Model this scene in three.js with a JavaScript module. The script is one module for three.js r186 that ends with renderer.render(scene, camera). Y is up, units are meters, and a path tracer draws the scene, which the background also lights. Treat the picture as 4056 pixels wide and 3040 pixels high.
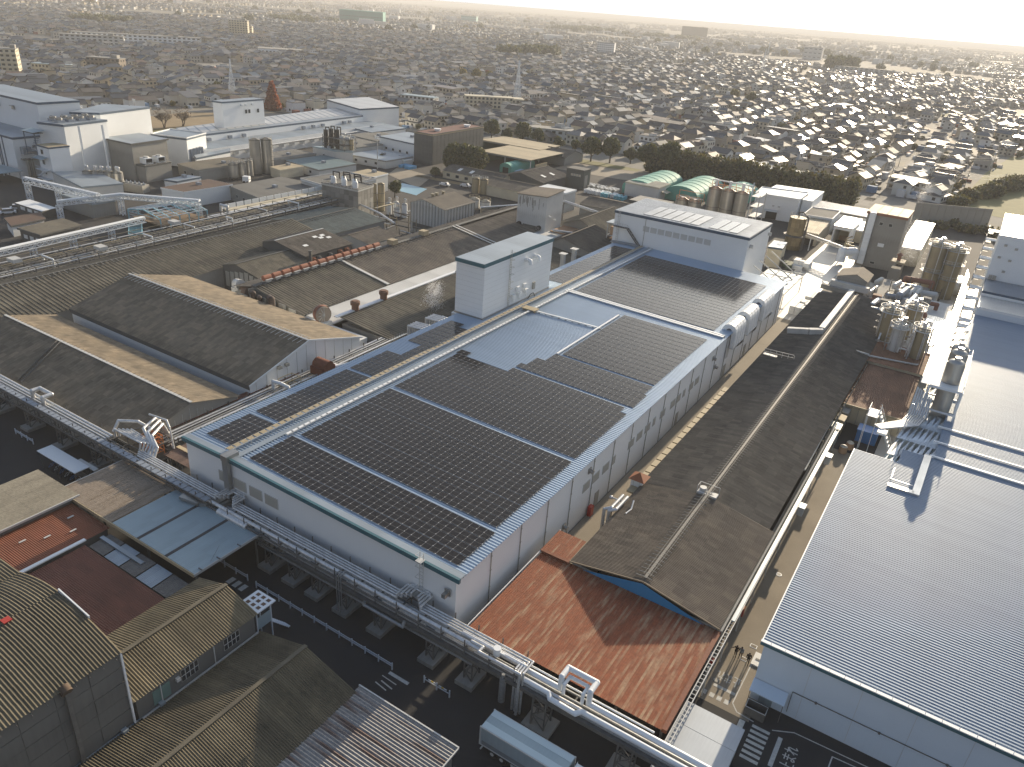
import * as THREE from 'three';
import { MarchingCubes } from 'three/addons/objects/MarchingCubes.js';
import { mergeGeometries } from 'three/addons/utils/BufferGeometryUtils.js';

// ---------- camera, sky, sun, haze, exposure ----------
const scene = new THREE.Scene();
const camera = new THREE.PerspectiveCamera(53.345, 4056 / 3040, 1, 30000);
camera.rotation.order = 'YXZ';
camera.position.set(0, 66, 0);
camera.rotation.set(-0.457527, 0.536757, 0.0775689);
const EL = 14.2 * Math.PI / 180, AZ = -0.01;
const SUN = new THREE.Vector3(Math.sin(AZ) * Math.cos(EL), Math.sin(EL), -Math.cos(AZ) * Math.cos(EL));
const sun = new THREE.DirectionalLight(new THREE.Color().setRGB(1, 0.83, 0.6), 5);
sun.position.copy(SUN).multiplyScalar(600).add(new THREE.Vector3(-80, 0, -150));
sun.target.position.set(-80, 0, -150);
sun.shadow.mapSize.set(4096, 4096);
Object.assign(sun.shadow.camera, { left: -320, right: 320, top: 320, bottom: -320, near: 10, far: 1400 });
scene.add(sun, sun.target);
{
  const W = 1024, H = 512, d = new Float32Array(W * H * 4);
  for (let r = 0; r < H; r++) for (let c = 0; c < W; c++) {
    const up = ((r + .5) / H - .5) * Math.PI, az = ((c + .5) / W - .5) * 2 * Math.PI;
    const y = Math.sin(up), x = Math.cos(up) * Math.cos(az), z = Math.cos(up) * Math.sin(az);
    const cs = Math.min(1, Math.max(-1, x * SUN.x + y * SUN.y + z * SUN.z)), ang = Math.acos(cs);
    const h = Math.exp(-Math.max(0, y) * 3.4), i = (r * W + c) * 4;
    const a1 = 6 * Math.exp(-ang / .17), a2 = 0.55 * Math.exp(-ang / .5);
    const zen = [.045, .095, .19], hor = [.44, .46, .48];
    for (let k = 0; k < 3; k++) d[i + k] = (zen[k] * (1 - h) + hor[k] * h) + a1 * [1, .95, .84][k] + a2 * [1, .96, .88][k];
    d[i + 3] = 1;
  }
  const t = new THREE.DataTexture(d, W, H, THREE.RGBAFormat, THREE.FloatType);
  t.mapping = THREE.EquirectangularReflectionMapping; t.magFilter = t.minFilter = THREE.LinearFilter; t.needsUpdate = true;
  scene.background = t; scene.environment = t;
}
scene.fog = new THREE.FogExp2(new THREE.Color().setRGB(1, .975, .93), 0.00019);
const renderer = new THREE.WebGLRenderer({ antialias: true });
renderer.setSize(1024, 767);
renderer.toneMapping = THREE.LinearToneMapping;
renderer.toneMappingExposure = 1.68;
renderer.shadowMap.enabled = true;

// ---------- helpers ----------
function rng(s) { return () => { s = (s + 0x6d2b79f5) | 0; let t = Math.imul(s ^ (s >>> 15), 1 | s); t = (t + Math.imul(t ^ (t >>> 7), 61 | t)) ^ t; return ((t ^ (t >>> 14)) >>> 0) / 4294967296; }; }
const RND = rng(7);
const lerp = (a, b, t) => a + (b - a) * t, clamp = (x, a = 0, b = 1) => Math.min(b, Math.max(a, x));
const hash2 = (x, y) => { let h = Math.imul(x | 0, 374761393) + Math.imul(y | 0, 668265263); h = Math.imul(h ^ (h >>> 13), 1274126177); return ((h ^ (h >>> 16)) >>> 0) / 4294967296; };
function vnoise(x, y, per = 0) {
  const xi = Math.floor(x), yi = Math.floor(y), fx = x - xi, fy = y - yi, w = (v) => per ? ((v % per) + per) % per : v;
  const sx = fx * fx * (3 - 2 * fx), sy = fy * fy * (3 - 2 * fy);
  return lerp(lerp(hash2(w(xi), w(yi)), hash2(w(xi + 1), w(yi)), sx), lerp(hash2(w(xi), w(yi + 1)), hash2(w(xi + 1), w(yi + 1)), sx), sy);
}
function fbm(x, y, o = 4, per = 0) { let s = 0, a = .5, n = 0; for (let i = 0; i < o; i++) { s += a * vnoise(x, y, per); n += a; a *= .5; x *= 2; y *= 2; per *= 2; } return s / n; }
function mkTex(size, metres, fn) {
  const d = new Uint8Array(size * size * 4);
  for (let y = 0; y < size; y++) for (let x = 0; x < size; x++) { const c = fn(x / size, y / size), i = (y * size + x) * 4; for (let k = 0; k < 3; k++) d[i + k] = 255 * clamp(c[k]); d[i + 3] = 255; }
  const t = new THREE.DataTexture(d, size, size); t.wrapS = t.wrapT = THREE.RepeatWrapping; t.magFilter = THREE.LinearFilter; t.minFilter = THREE.LinearFilter; t.repeat.set(1 / metres, 1 / metres); t.needsUpdate = true;
  return t;
}
const g3 = (v, r = 1, g = 1, b = 1) => [v * r, v * g, v * b];
const TX = {
  mottle: mkTex(512, 14, (u, v) => g3(.72 + .28 * fbm(u * 6, v * 6, 6, 6))),
  fine: mkTex(512, 5, (u, v) => g3(.6 + .4 * fbm(u * 24, v * 24, 4, 24))),
  streak: mkTex(512, 12, (u, v) => g3(.6 + .25 * fbm(u * 48, v * 3, 4, 3) + .15 * fbm(u * 6, v * 6, 4, 6))),
  cement: mkTex(512, 16, (u, v) => { const a = fbm(u * 40, v * 4, 4, 4), b = fbm(u * 7, v * 7, 6, 7), l = clamp((fbm(u * 30 + 9, v * 30, 3, 30) - .52) * 5) * .3; const t = .5 + .35 * a + .35 * (b - .5) + l * .3; return [t, t * (1 - .05 * b), t * (1 - .12 * b)]; }),
  asphalt: mkTex(512, 20, (u, v) => g3(.55 + .3 * fbm(u * 5, v * 5, 6, 5) + .15 * hash2(u * 512, v * 512 + 3))),
  wallg: mkTex(512, 9, (u, v) => g3(.62 + .22 * fbm(u * 36, v * 3, 4, 3) + .16 * fbm(u * 5, v * 5, 5, 5))),
  white: mkTex(256, 10, (u, v) => g3(.9 + .06 * fbm(u * 5, v * 5, 4, 5) + .04 * fbm(u * 40, v * 2, 3, 2))),
  earth: mkTex(512, 260, (u, v) => { const a = fbm(u * 18, v * 18, 5, 18), b = clamp((fbm(u * 9 + 3, v * 9, 3, 9) - .48) * 6), c = hash2(u * 512, v * 512) * .12; return [lerp(.6, .7, b) * (.7 + .5 * a) + c, lerp(.6, .64, b) * (.7 + .5 * a) + c, lerp(.58, .5, b) * (.7 + .5 * a) + c]; }),
};
TX.earth.repeat.set(1 / 260, 1 / 260);
function mat(name, r, g, b, rough = .85, metal = 0, tx = null, o = {}) {
  const m = new THREE.MeshPhysicalMaterial({ color: new THREE.Color().setRGB(r, g, b), roughness: rough, metalness: metal, vertexColors: true, side: THREE.DoubleSide, ...o });
  if (tx) m.map = tx; m.name = name; return m;
}
const M = {
  steam: mat('steam', .9, .9, .9, 1, 0, null, { transmission: .5, thickness: 0 }),
  white: mat('white_cladding', .8, .82, .82, .55, 0, TX.white), whiteB: mat('white_cladding_old', .66, .66, .63, .7, 0, TX.wallg), cream: mat('cream_wall', .62, .56, .42, .8, 0, TX.mottle),
  metal: mat('galvanised_roof', .36, .4, .45, .5, .35, TX.streak), metalB: mat('painted_metal_roof', .36, .42, .47, .45, .35, TX.streak), silver: mat('bright_roof', .7, .7, .68, .38, .5, TX.streak),
  blueroof: mat('blue_metal_roof', .36, .46, .5, .5, .1, TX.streak), hallroof: mat('hall_roof', .4, .49, .59, .42, .55, TX.white), wideroof: mat('wide_roof', .24, .31, .4, .6, .15, TX.white), yard: mat('pale_yard', .56, .53, .47, .5, 0, TX.mottle), teal: mat('teal_trim', .035, .12, .15, .5), tealdk: mat('dark_blue_trim', .05, .09, .14, .5),
  cement: mat('cement_sheet', .2, .17, .135, .9, 0, TX.cement), cementD: mat('old_cement_sheet', .15, .135, .115, .95, 0, TX.cement), cementT: mat('tan_cement_sheet', .27, .225, .165, .95, 0, TX.cement), cementG: mat('mossy_cement_sheet', .165, .15, .115, .95, 0, TX.cement),
  rust: mat('rusted_sheet', 1, 1, 1, .8, 0, TX.fine), maroon: mat('maroon_roof', .16, .055, .035, .75, 0, TX.streak), brown: mat('brown_roof', .13, .08, .055, .8, 0, TX.streak),
  pipe: mat('pipe_lagging', .78, .78, .77, .3, .45, TX.fine), pipeD: mat('dull_pipe', .38, .39, .39, .5, .4, TX.fine), steel: mat('weathered_steel', .17, .165, .155, .7, .2, TX.fine), steelW: mat('white_steel', .62, .66, .7, .5), steelB: mat('pale_blue_steel', .26, .5, .58, .5), orange: mat('orange_steel', .6, .2, .06, .5), red: mat('red_paint', .42, .045, .03, .5), blue: mat('blue_paint', .04, .17, .42, .5), blueF: mat('blue_gable', .03, .22, .45, .6, 0, TX.white), yellow: mat('yellow_paint', .6, .42, .05, .6),
  conc: mat('concrete', .34, .33, .3, .9, 0, TX.wallg), concD: mat('dark_concrete', .15, .15, .14, .95, 0, TX.wallg), pave: mat('yard_concrete', .34, .29, .22, .9, 0, TX.asphalt), asphalt: mat('asphalt', .036, .036, .038, .92, 0, TX.asphalt), paint: mat('road_paint', .62, .62, .58, .7, 0, TX.fine),
  glass: mat('window_glass', .035, .04, .045, .12), dark: mat('dark_opening', .012, .012, .013, .9), louver: mat('louvre', .36, .35, .31, .7), frame: mat('window_frame', .5, .5, .48, .6),
  tank: mat('steel_tank', .5, .49, .46, .36, .8, TX.streak), tankO: mat('stained_tank', .42, .36, .24, .5, .4, TX.streak), black: mat('black_pipe', .02, .02, .022, .45),
  green: mat('green_canvas', .1, .36, .29, .7, 0, TX.white), olive: mat('olive_wall', .1, .09, .06, .9, 0, TX.mottle), wood: mat('pale_wood', .5, .4, .25, .8), bag: mat('white_sheet', .75, .75, .72, .7), tan: mat('tan_roof', .5, .41, .26, .75, 0, TX.streak), card: mat('tan_bag', .5, .32, .2, .8),
  solar: mat('solar_glass', 1, 1, 1, .13, 0, null, { ior: 1.5, specularIntensity: .45 }), earth: mat('ground', .26, .25, .23, .95, 0, TX.earth), plain: mat('painted_surface', 1, 1, 1, .8, 0, TX.fine), soil: mat('soil', .3, .22, .12, .95, 0, TX.mottle), grass: mat('dry_grass', .2, .19, .07, .95, 0, TX.mottle),
  leaf: mat('leaves', 1, 1, 1, .8, 0, null, { transmission: .42, thickness: 0 }), bark: mat('bark', .09, .07, .05, .95, 0, TX.fine),
};
const V = (x, y, z) => [x, y, z], sub = (a, b) => [a[0] - b[0], a[1] - b[1], a[2] - b[2]], add = (a, b) => [a[0] + b[0], a[1] + b[1], a[2] + b[2]], mul = (a, s) => [a[0] * s, a[1] * s, a[2] * s];
const cross = (a, b) => [a[1] * b[2] - a[2] * b[1], a[2] * b[0] - a[0] * b[2], a[0] * b[1] - a[1] * b[0]], len = (a) => Math.hypot(a[0], a[1], a[2]), norm = (a) => { const l = len(a) || 1; return [a[0] / l, a[1] / l, a[2] / l]; };
class MB {
  constructor(col = [1, 1, 1]) { this.p = []; this.n = []; this.u = []; this.c = []; this.col = col; }
  v(p, n, u, c) { this.p.push(p[0], p[1], p[2]); this.n.push(n[0], n[1], n[2]); this.u.push(u[0], u[1]); this.c.push(c[0], c[1], c[2]); }
  quad(a, b, c, d, o = {}) {
    const ab = sub(b, a), ad = sub(d, a), ac = sub(c, a); let n = cross(ab, ac); if (len(n) < 1e-9) n = cross(ac, ad); n = norm(n);
    const L = len(ab), ex = norm(ab), ey = cross(n, ex), f = (q) => { const w = sub(q, a); return [w[0] * ex[0] + w[1] * ex[1] + w[2] * ex[2], w[0] * ey[0] + w[1] * ey[1] + w[2] * ey[2]]; };
    const U = o.uv || [a, b, c, d].map((q) => { const w = f(q), k = (a[0] + a[2]) * .37; return [w[0] + k, w[1] + a[1]]; });
    const C = o.cols || [this.col, this.col, this.col, this.col], N = o.normals || [n, n, n, n];
    for (const i of [0, 1, 2, 0, 2, 3]) this.v([a, b, c, d][i], N[i], U[i], C[i]);
    return this;
  }
  tri(a, b, c) { const n = norm(cross(sub(b, a), sub(c, a))); this.v(a, n, [a[0], a[2]], this.col); this.v(b, n, [b[0], b[2]], this.col); this.v(c, n, [c[0], c[2]], this.col); return this; }
  poly(pts) { for (let i = 1; i < pts.length - 1; i++) this.tri(pts[0], pts[i], pts[i + 1]); return this; }
  ab(x0, y0, z0, x1, y1, z1) {
    const P = (i, j, k) => [i ? x1 : x0, j ? y1 : y0, k ? z1 : z0];
    this.quad(P(0, 0, 1), P(1, 0, 1), P(1, 1, 1), P(0, 1, 1)); this.quad(P(1, 0, 0), P(0, 0, 0), P(0, 1, 0), P(1, 1, 0));
    this.quad(P(1, 0, 1), P(1, 0, 0), P(1, 1, 0), P(1, 1, 1)); this.quad(P(0, 0, 0), P(0, 0, 1), P(0, 1, 1), P(0, 1, 0));
    this.quad(P(0, 1, 1), P(1, 1, 1), P(1, 1, 0), P(0, 1, 0)); this.quad(P(0, 0, 0), P(1, 0, 0), P(1, 0, 1), P(0, 0, 1)); return this;
  }
  box(cx, cy, cz, sx, sy, sz) { return this.ab(cx - sx / 2, cy - sy / 2, cz - sz / 2, cx + sx / 2, cy + sy / 2, cz + sz / 2); }
  prism(poly, y0, y1, top = true) { // poly of [x, z]; either winding
    let A = 0; for (let i = 0; i < poly.length; i++) { const a = poly[i], b = poly[(i + 1) % poly.length]; A += a[0] * b[1] - b[0] * a[1]; }
    const q = A > 0 ? [...poly].reverse() : poly;
    for (let i = 0; i < q.length; i++) { const a = q[i], b = q[(i + 1) % q.length]; this.quad([a[0], y0, a[1]], [b[0], y0, b[1]], [b[0], y1, b[1]], [a[0], y1, a[1]]); }
    if (top) { this.poly(q.map((a) => [a[0], y1, a[1]])); this.poly([...q].reverse().map((a) => [a[0], y0, a[1]])); }
    return this;
  }
  bar(a, b, w = .1, h = w) { // square bar between two points
    const d = norm(sub(b, a)), up = Math.abs(d[1]) > .95 ? [1, 0, 0] : [0, 1, 0], s = norm(cross(d, up)), t = cross(s, d), c = (q, i, j) => add(add(q, mul(s, i * w / 2)), mul(t, j * h / 2));
    const k = [[-1, -1], [1, -1], [1, 1], [-1, 1]];
    for (let i = 0; i < 4; i++) { const [p, q] = [k[i], k[(i + 1) % 4]]; this.quad(c(a, ...p), c(a, ...q), c(b, ...q), c(b, ...p)); }
    this.quad(...[3, 2, 1, 0].map((i) => c(a, ...k[i]))); this.quad(...k.map((q) => c(b, ...q))); return this;
  }
  cyl(a, b, r, n = 10, r2 = r, caps = true) {
    const d = norm(sub(b, a)), up = Math.abs(d[1]) > .9 ? [1, 0, 0] : [0, 1, 0], s = norm(cross(d, up)), t = cross(s, d), L = len(sub(b, a));
    const R = (k) => { const w = k / n * 2 * Math.PI; return add(mul(s, Math.cos(w)), mul(t, Math.sin(w))); };
    for (let i = 0; i < n; i++) { const e = R(i), f = R(i + 1), C = 2 * Math.PI * r / n; this.quad(add(a, mul(f, r)), add(a, mul(e, r)), add(b, mul(e, r2)), add(b, mul(f, r2)), { normals: [f, e, e, f], uv: [[(i + 1) * C, 0], [i * C, 0], [i * C, L], [(i + 1) * C, L]] }); }
    if (caps) for (const [q, rr, sg] of [[a, r, 1], [b, r2, -1]]) if (rr > 1e-3) { const ring = []; for (let i = 0; i < n; i++) ring.push(add(q, mul(R(sg * i), rr))); this.poly(ring); }
    return this;
  }
  ball(c, r, n = 8, sy = 1) {
    const m = Math.max(3, n >> 1), P = (i, j) => { const a = i / n * 2 * Math.PI, b = (j / m - .5) * Math.PI; return [Math.cos(a) * Math.cos(b), Math.sin(b), -Math.sin(a) * Math.cos(b)]; };
    for (let j = 0; j < m; j++) for (let i = 0; i < n; i++) { const q = [P(i, j), P(i + 1, j), P(i + 1, j + 1), P(i, j + 1)]; this.quad(...q.map((w) => [c[0] + w[0] * r, c[1] + w[1] * r * sy, c[2] + w[2] * r]), { normals: q }); }
    return this;
  }
  path(pts, r, n = 8) { for (let i = 0; i < pts.length - 1; i++) { this.cyl(pts[i], pts[i + 1], r, n); if (i) this.ball(pts[i], r * 1.06, n); } return this; }
  lathe(c, prof, n = 16) { for (let i = 0; i < prof.length - 1; i++) this.cyl([c[0], c[1] + prof[i][1], c[2]], [c[0], c[1] + prof[i + 1][1] + 1e-4, c[2]], Math.max(prof[i][0], 1e-3), n, Math.max(prof[i + 1][0], 1e-3), false); return this; }
  // corrugated sheet: corner P, U across the ribs, W along the ribs (up the slope)
  sheet(P, U, W, o = {}) {
    const { pitch = .25, amp = .04, rows = 6, lap = .015, kind = 'wave', tone = .2, seed = 1, colf = null } = o;
    const n = Math.max(1, Math.round(len(U) / pitch)), N = norm(cross(U, W)), up = N[1] < 0 ? -1 : 1, prof = kind === 'fold' ? [[0, 0], [.3, 0], [.45, 1], [.85, 1], [1, 0]] : kind === 'flat' ? [[0, 0], [.93, 0], [.95, 1], [.98, 1], [1, 0]] : [[0, -.5], [.5, .5], [1, -.5]];
    const LU = len(U), LW = len(W), pt = (s, t, h) => add(add(add(P, mul(U, s)), mul(W, t)), mul(N, up * h));
    for (let j = 0; j < rows; j++) for (let i = 0; i < n; i++) {
      const t0 = j / rows, t1 = (j + 1) / rows + (j < rows - 1 ? .006 : 0), k = 1 + tone * (hash2(Math.floor(i * pitch / .9) + seed * 71, j + seed * 13) - .5) * 2 * 1;
      for (let q = 0; q < prof.length - 1; q++) {
        const s0 = (i + prof[q][0]) / n, s1 = (i + prof[q + 1][0]) / n, h0 = prof[q][1] * amp, h1 = prof[q + 1][1] * amp;
        const C = colf ? [colf(s0 * LU, t0 * LW, i), colf(s1 * LU, t0 * LW, i), colf(s1 * LU, t1 * LW, i), colf(s0 * LU, t1 * LW, i)] : [0, 0, 0, 0].map(() => mul(this.col, k));
        const A = pt(s0, t0, h0 + lap), B = pt(s1, t0, h1 + lap), D = pt(s1, t1, h1), E = pt(s0, t1, h0), uv = [[s0 * LU, t0 * LW], [s1 * LU, t0 * LW], [s1 * LU, t1 * LW], [s0 * LU, t1 * LW]].map((w) => [w[0] + seed * 3.7, w[1] + seed * 1.9]);
        if (up > 0) this.quad(A, B, D, E, { cols: C, uv }); else this.quad(B, A, E, D, { cols: [C[1], C[0], C[3], C[2]], uv: [uv[1], uv[0], uv[3], uv[2]] });
      }
    }
    return this;
  }
  geo() {
    const g = new THREE.BufferGeometry();
    g.setAttribute('position', new THREE.BufferAttribute(new Float32Array(this.p), 3)); g.setAttribute('normal', new THREE.BufferAttribute(new Float32Array(this.n), 3));
    g.setAttribute('uv', new THREE.BufferAttribute(new Float32Array(this.u), 2)); g.setAttribute('color', new THREE.BufferAttribute(new Float32Array(this.c), 3)); return g;
  }
  to(name, m, parent) { const o = new THREE.Mesh(this.geo(), m); o.name = parent && parent.isObject3D && parent !== scene ? name : numbered(name); (parent || scene).add(o); return o; }
}
const taken = {};
function numbered(n) { const k = taken[n] = (taken[n] ?? -1) + 1; return k ? n + '_' + String(k).padStart(3, '0') : n; }
function tag(o, label, category, group) { o.userData = { label, category }; if (group) o.userData.group = group; return o; }
function thing(name, label, category, pos = [0, 0, 0], group = null, turn = 0) { const o = new THREE.Group(); o.name = numbered(name); o.position.set(...pos); o.rotation.y = turn; scene.add(o); return tag(o, label, category, group); }
function struct(o) { o.userData.kind = 'structure'; return o; }
function stuff(o) { o.userData.kind = 'stuff'; return o; }
function copy(o, pos, turn, label, group) { const c = o.clone(); c.name = numbered(o.name.replace(/_\d{3}$/, '')); c.userData = { ...o.userData }; scene.add(c); if (pos) c.position.set(...pos); if (turn != null) c.rotation.y = turn; if (label) c.userData.label = label; if (group) c.userData.group = group; return c; }
const one = (fn) => { const b = new MB(); fn(b); return b; };
// a rectangular hall: footprint corners, walls, flat or shed roof slab with a trim, vertical seams
function hall(t, poly, h, o = {}) {
  const { wall = M.white, roof = M.metalB, trim = M.tealdk, y0 = 0, over = .25, th = .25, trimH = .45, seam = 0, seamM = M.frame, parapet = 0, rib = 0 } = o;
  one((b) => b.prism(poly, y0, h)).to('wall', wall, t);
  const cx = poly.reduce((s, p) => s + p[0], 0) / poly.length, cz = poly.reduce((s, p) => s + p[1], 0) / poly.length;
  const grow = (k) => poly.map(([x, z]) => { const dx = x - cx, dz = z - cz, l = Math.hypot(dx, dz); return [x + dx / l * k, z + dz / l * k]; });
  one((b) => b.prism(grow(over), h + .002 - trimH, h + th)).to('roof_trim', trim, t);
  const g = grow(over - .15), Y = h + th + .006 + parapet * 0;
  if (rib && poly.length === 4) { const P = [g[0][0], Y + .03, g[0][1]], U = sub([g[3][0], Y + .03, g[3][1]], P), W = sub([g[1][0], Y + .03, g[1][1]], P); const r = one((b) => b.sheet(P, U, W, { pitch: rib, amp: .09, rows: 2, kind: 'fold', tone: .05 })); r.to('roof', roof, t); }
  else one((b) => b.prism(g, Y - .1, Y + .02)).to('roof', roof, t);
  if (parapet) { const gg = grow(over + .02); one((b) => { for (let i = 0; i < gg.length; i++) { const a = gg[i], c = gg[(i + 1) % gg.length]; b.bar([a[0], Y + parapet / 2, a[1]], [c[0], Y + parapet / 2, c[1]], .25, parapet); } }).to('parapet', wall, t); }
  if (seam) for (let i = 0; i < poly.length; i++) { const a = poly[i], c = poly[(i + 1) % poly.length], L = Math.hypot(c[0] - a[0], c[1] - a[1]), n = Math.round(L / seam); const b = new MB(); for (let k = 1; k < n; k++) { const x = lerp(a[0], c[0], k / n), z = lerp(a[1], c[1], k / n); b.box(x, (y0 + h) / 2, z, .06, h - y0 - .5, .06); } if (b.p.length) stuff(b.to('wall_seam', seamM, t)); }
  return t;
}
// a panel standing on a wall face from a to c (plan points), between y0 and y1, proud by d
function onwall(b, a, c, y0, y1, d = .04) {
  const dx = c[0] - a[0], dz = c[1] - a[1], l = Math.hypot(dx, dz), nx = -dz / l * d, nz = dx / l * d;
  return b.prism([[a[0] - nx, a[1] - nz], [c[0] - nx, c[1] - nz], [c[0] + nx, c[1] + nz], [a[0] + nx, a[1] + nz]], y0, y1);
}
function win(t, a, c, y0, y1, o = {}) { const w = onwall(new MB(), a, c, y0, y1, .05).to(o.name || 'window', o.frame || M.frame, t); const k = .08 / Math.max(.3, Math.hypot(c[0] - a[0], c[1] - a[1])); const A = [lerp(a[0], c[0], k), lerp(a[1], c[1], k)], C = [lerp(c[0], a[0], k), lerp(c[1], a[1], k)]; onwall(new MB(), A, C, y0 + .08, y1 - .08, .065).to('pane', o.pane || M.glass, w); return w; }
// lattice trestle standing at x, z
function trestle(b, x, z, y0, y1, w = 1, d = 1, r = .09) {
  for (const i of [-1, 1]) for (const j of [-1, 1]) b.bar([x + i * w / 2, y0, z + j * d / 2], [x + i * w / 2, y1, z + j * d / 2], r);
  const n = Math.max(2, Math.round((y1 - y0) / 1.2));
  for (let k = 0; k < n; k++) { const a = lerp(y0, y1, k / n), c = lerp(y0, y1, (k + 1) / n), s = k % 2 ? 1 : -1; for (const j of [-1, 1]) { b.bar([x - s * w / 2, a, z + j * d / 2], [x + s * w / 2, c, z + j * d / 2], r * .6); b.bar([x + j * w / 2, a, z - s * d / 2], [x + j * w / 2, c, z + s * d / 2], r * .6); b.bar([x - w / 2, c, z + j * d / 2], [x + w / 2, c, z + j * d / 2], r * .6); } }
  return b;
}
// lattice girder between two points, height h, width w
function girder(b, a, c, h = 1, w = 1.2, r = .1) {
  const d = norm(sub(c, a)), s = norm(cross(d, [0, 1, 0])), L = len(sub(c, a)), n = Math.max(2, Math.round(L / (h * 1.15)));
  const P = (t, i, j) => add(add(add(a, mul(d, t * L)), mul(s, i * w / 2)), [0, j * h, 0]);
  for (const i of [-1, 1]) { b.bar(P(0, i, 0), P(1, i, 0), r); b.bar(P(0, i, 1), P(1, i, 1), r); for (let k = 0; k < n; k++) { b.bar(P(k / n, i, k % 2), P((k + 1) / n, i, (k + 1) % 2), r * .6); b.bar(P(k / n, i, 0), P(k / n, i, 1), r * .6); } }
  for (let k = 0; k <= n; k++) { b.bar(P(k / n, -1, 1), P(k / n, 1, 1), r * .6); b.bar(P(k / n, -1, 0), P(k / n, 1, 0), r * .6); }
  return b;
}
// vertical cage ladder on a wall
function ladder(t, x, z, y0, y1, nx, nz, m = M.frame, name = 'ladder') {
  const b = new MB(), tx = -nz, tz = nx, P = (i, y, o) => [x + tx * i + nx * o, y, z + tz * i + nz * o];
  for (const i of [-.25, .25]) b.bar(P(i, y0, .25), P(i, y1 + 1, .25), .06);
  for (let y = y0 + .3; y < y1; y += .5) b.bar(P(-.25, y, .25), P(.25, y, .25), .05);
  for (let y = y0 + 2.4; y < y1 + 1; y += 1.5) { b.bar(P(-.35, y, .3), P(-.35, y, .95), .05); b.bar(P(.35, y, .3), P(.35, y, .95), .05); b.bar(P(-.35, y, .95), P(.35, y, .95), .05); }
  return b.to(name, m, t);
}

// ---------- ground ----------
struct(one((b) => { b.quad([-9000, 0, 2500], [6000, 0, 2500], [6000, 0, -14000], [-9000, 0, -14000]); }).to('ground', M.earth));
struct(one((b) => b.quad([-340, .012, 30], [60, .012, 30], [60, .012, -345], [-340, .012, -345])).to('yard', M.asphalt));
struct(one((b) => { b.quad([-11.75, .02, -63.6], [-5.6, .02, -63.6], [-5.6, .02, -131], [-11.75, .02, -131]); }).to('concrete_lane', M.pave));
struct(one((b) => { b.quad([-36.6, .02, -71], [-29.5, .02, -71], [-29.5, .02, -196], [-36.6, .02, -196]); }).to('concrete_alley', M.pave));
struct(one((b) => { b.quad([-44.5, .024, -192], [-29, .024, -192], [-29, .024, -285], [-44.5, .024, -285]); }).to('loading_yard', M.yard));
struct(one((b) => { b.quad([-4.5, .02, -122], [4.2, .02, -122], [4.2, .02, -262], [-4.5, .02, -262]); }).to('rear_lane', M.yard));

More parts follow.
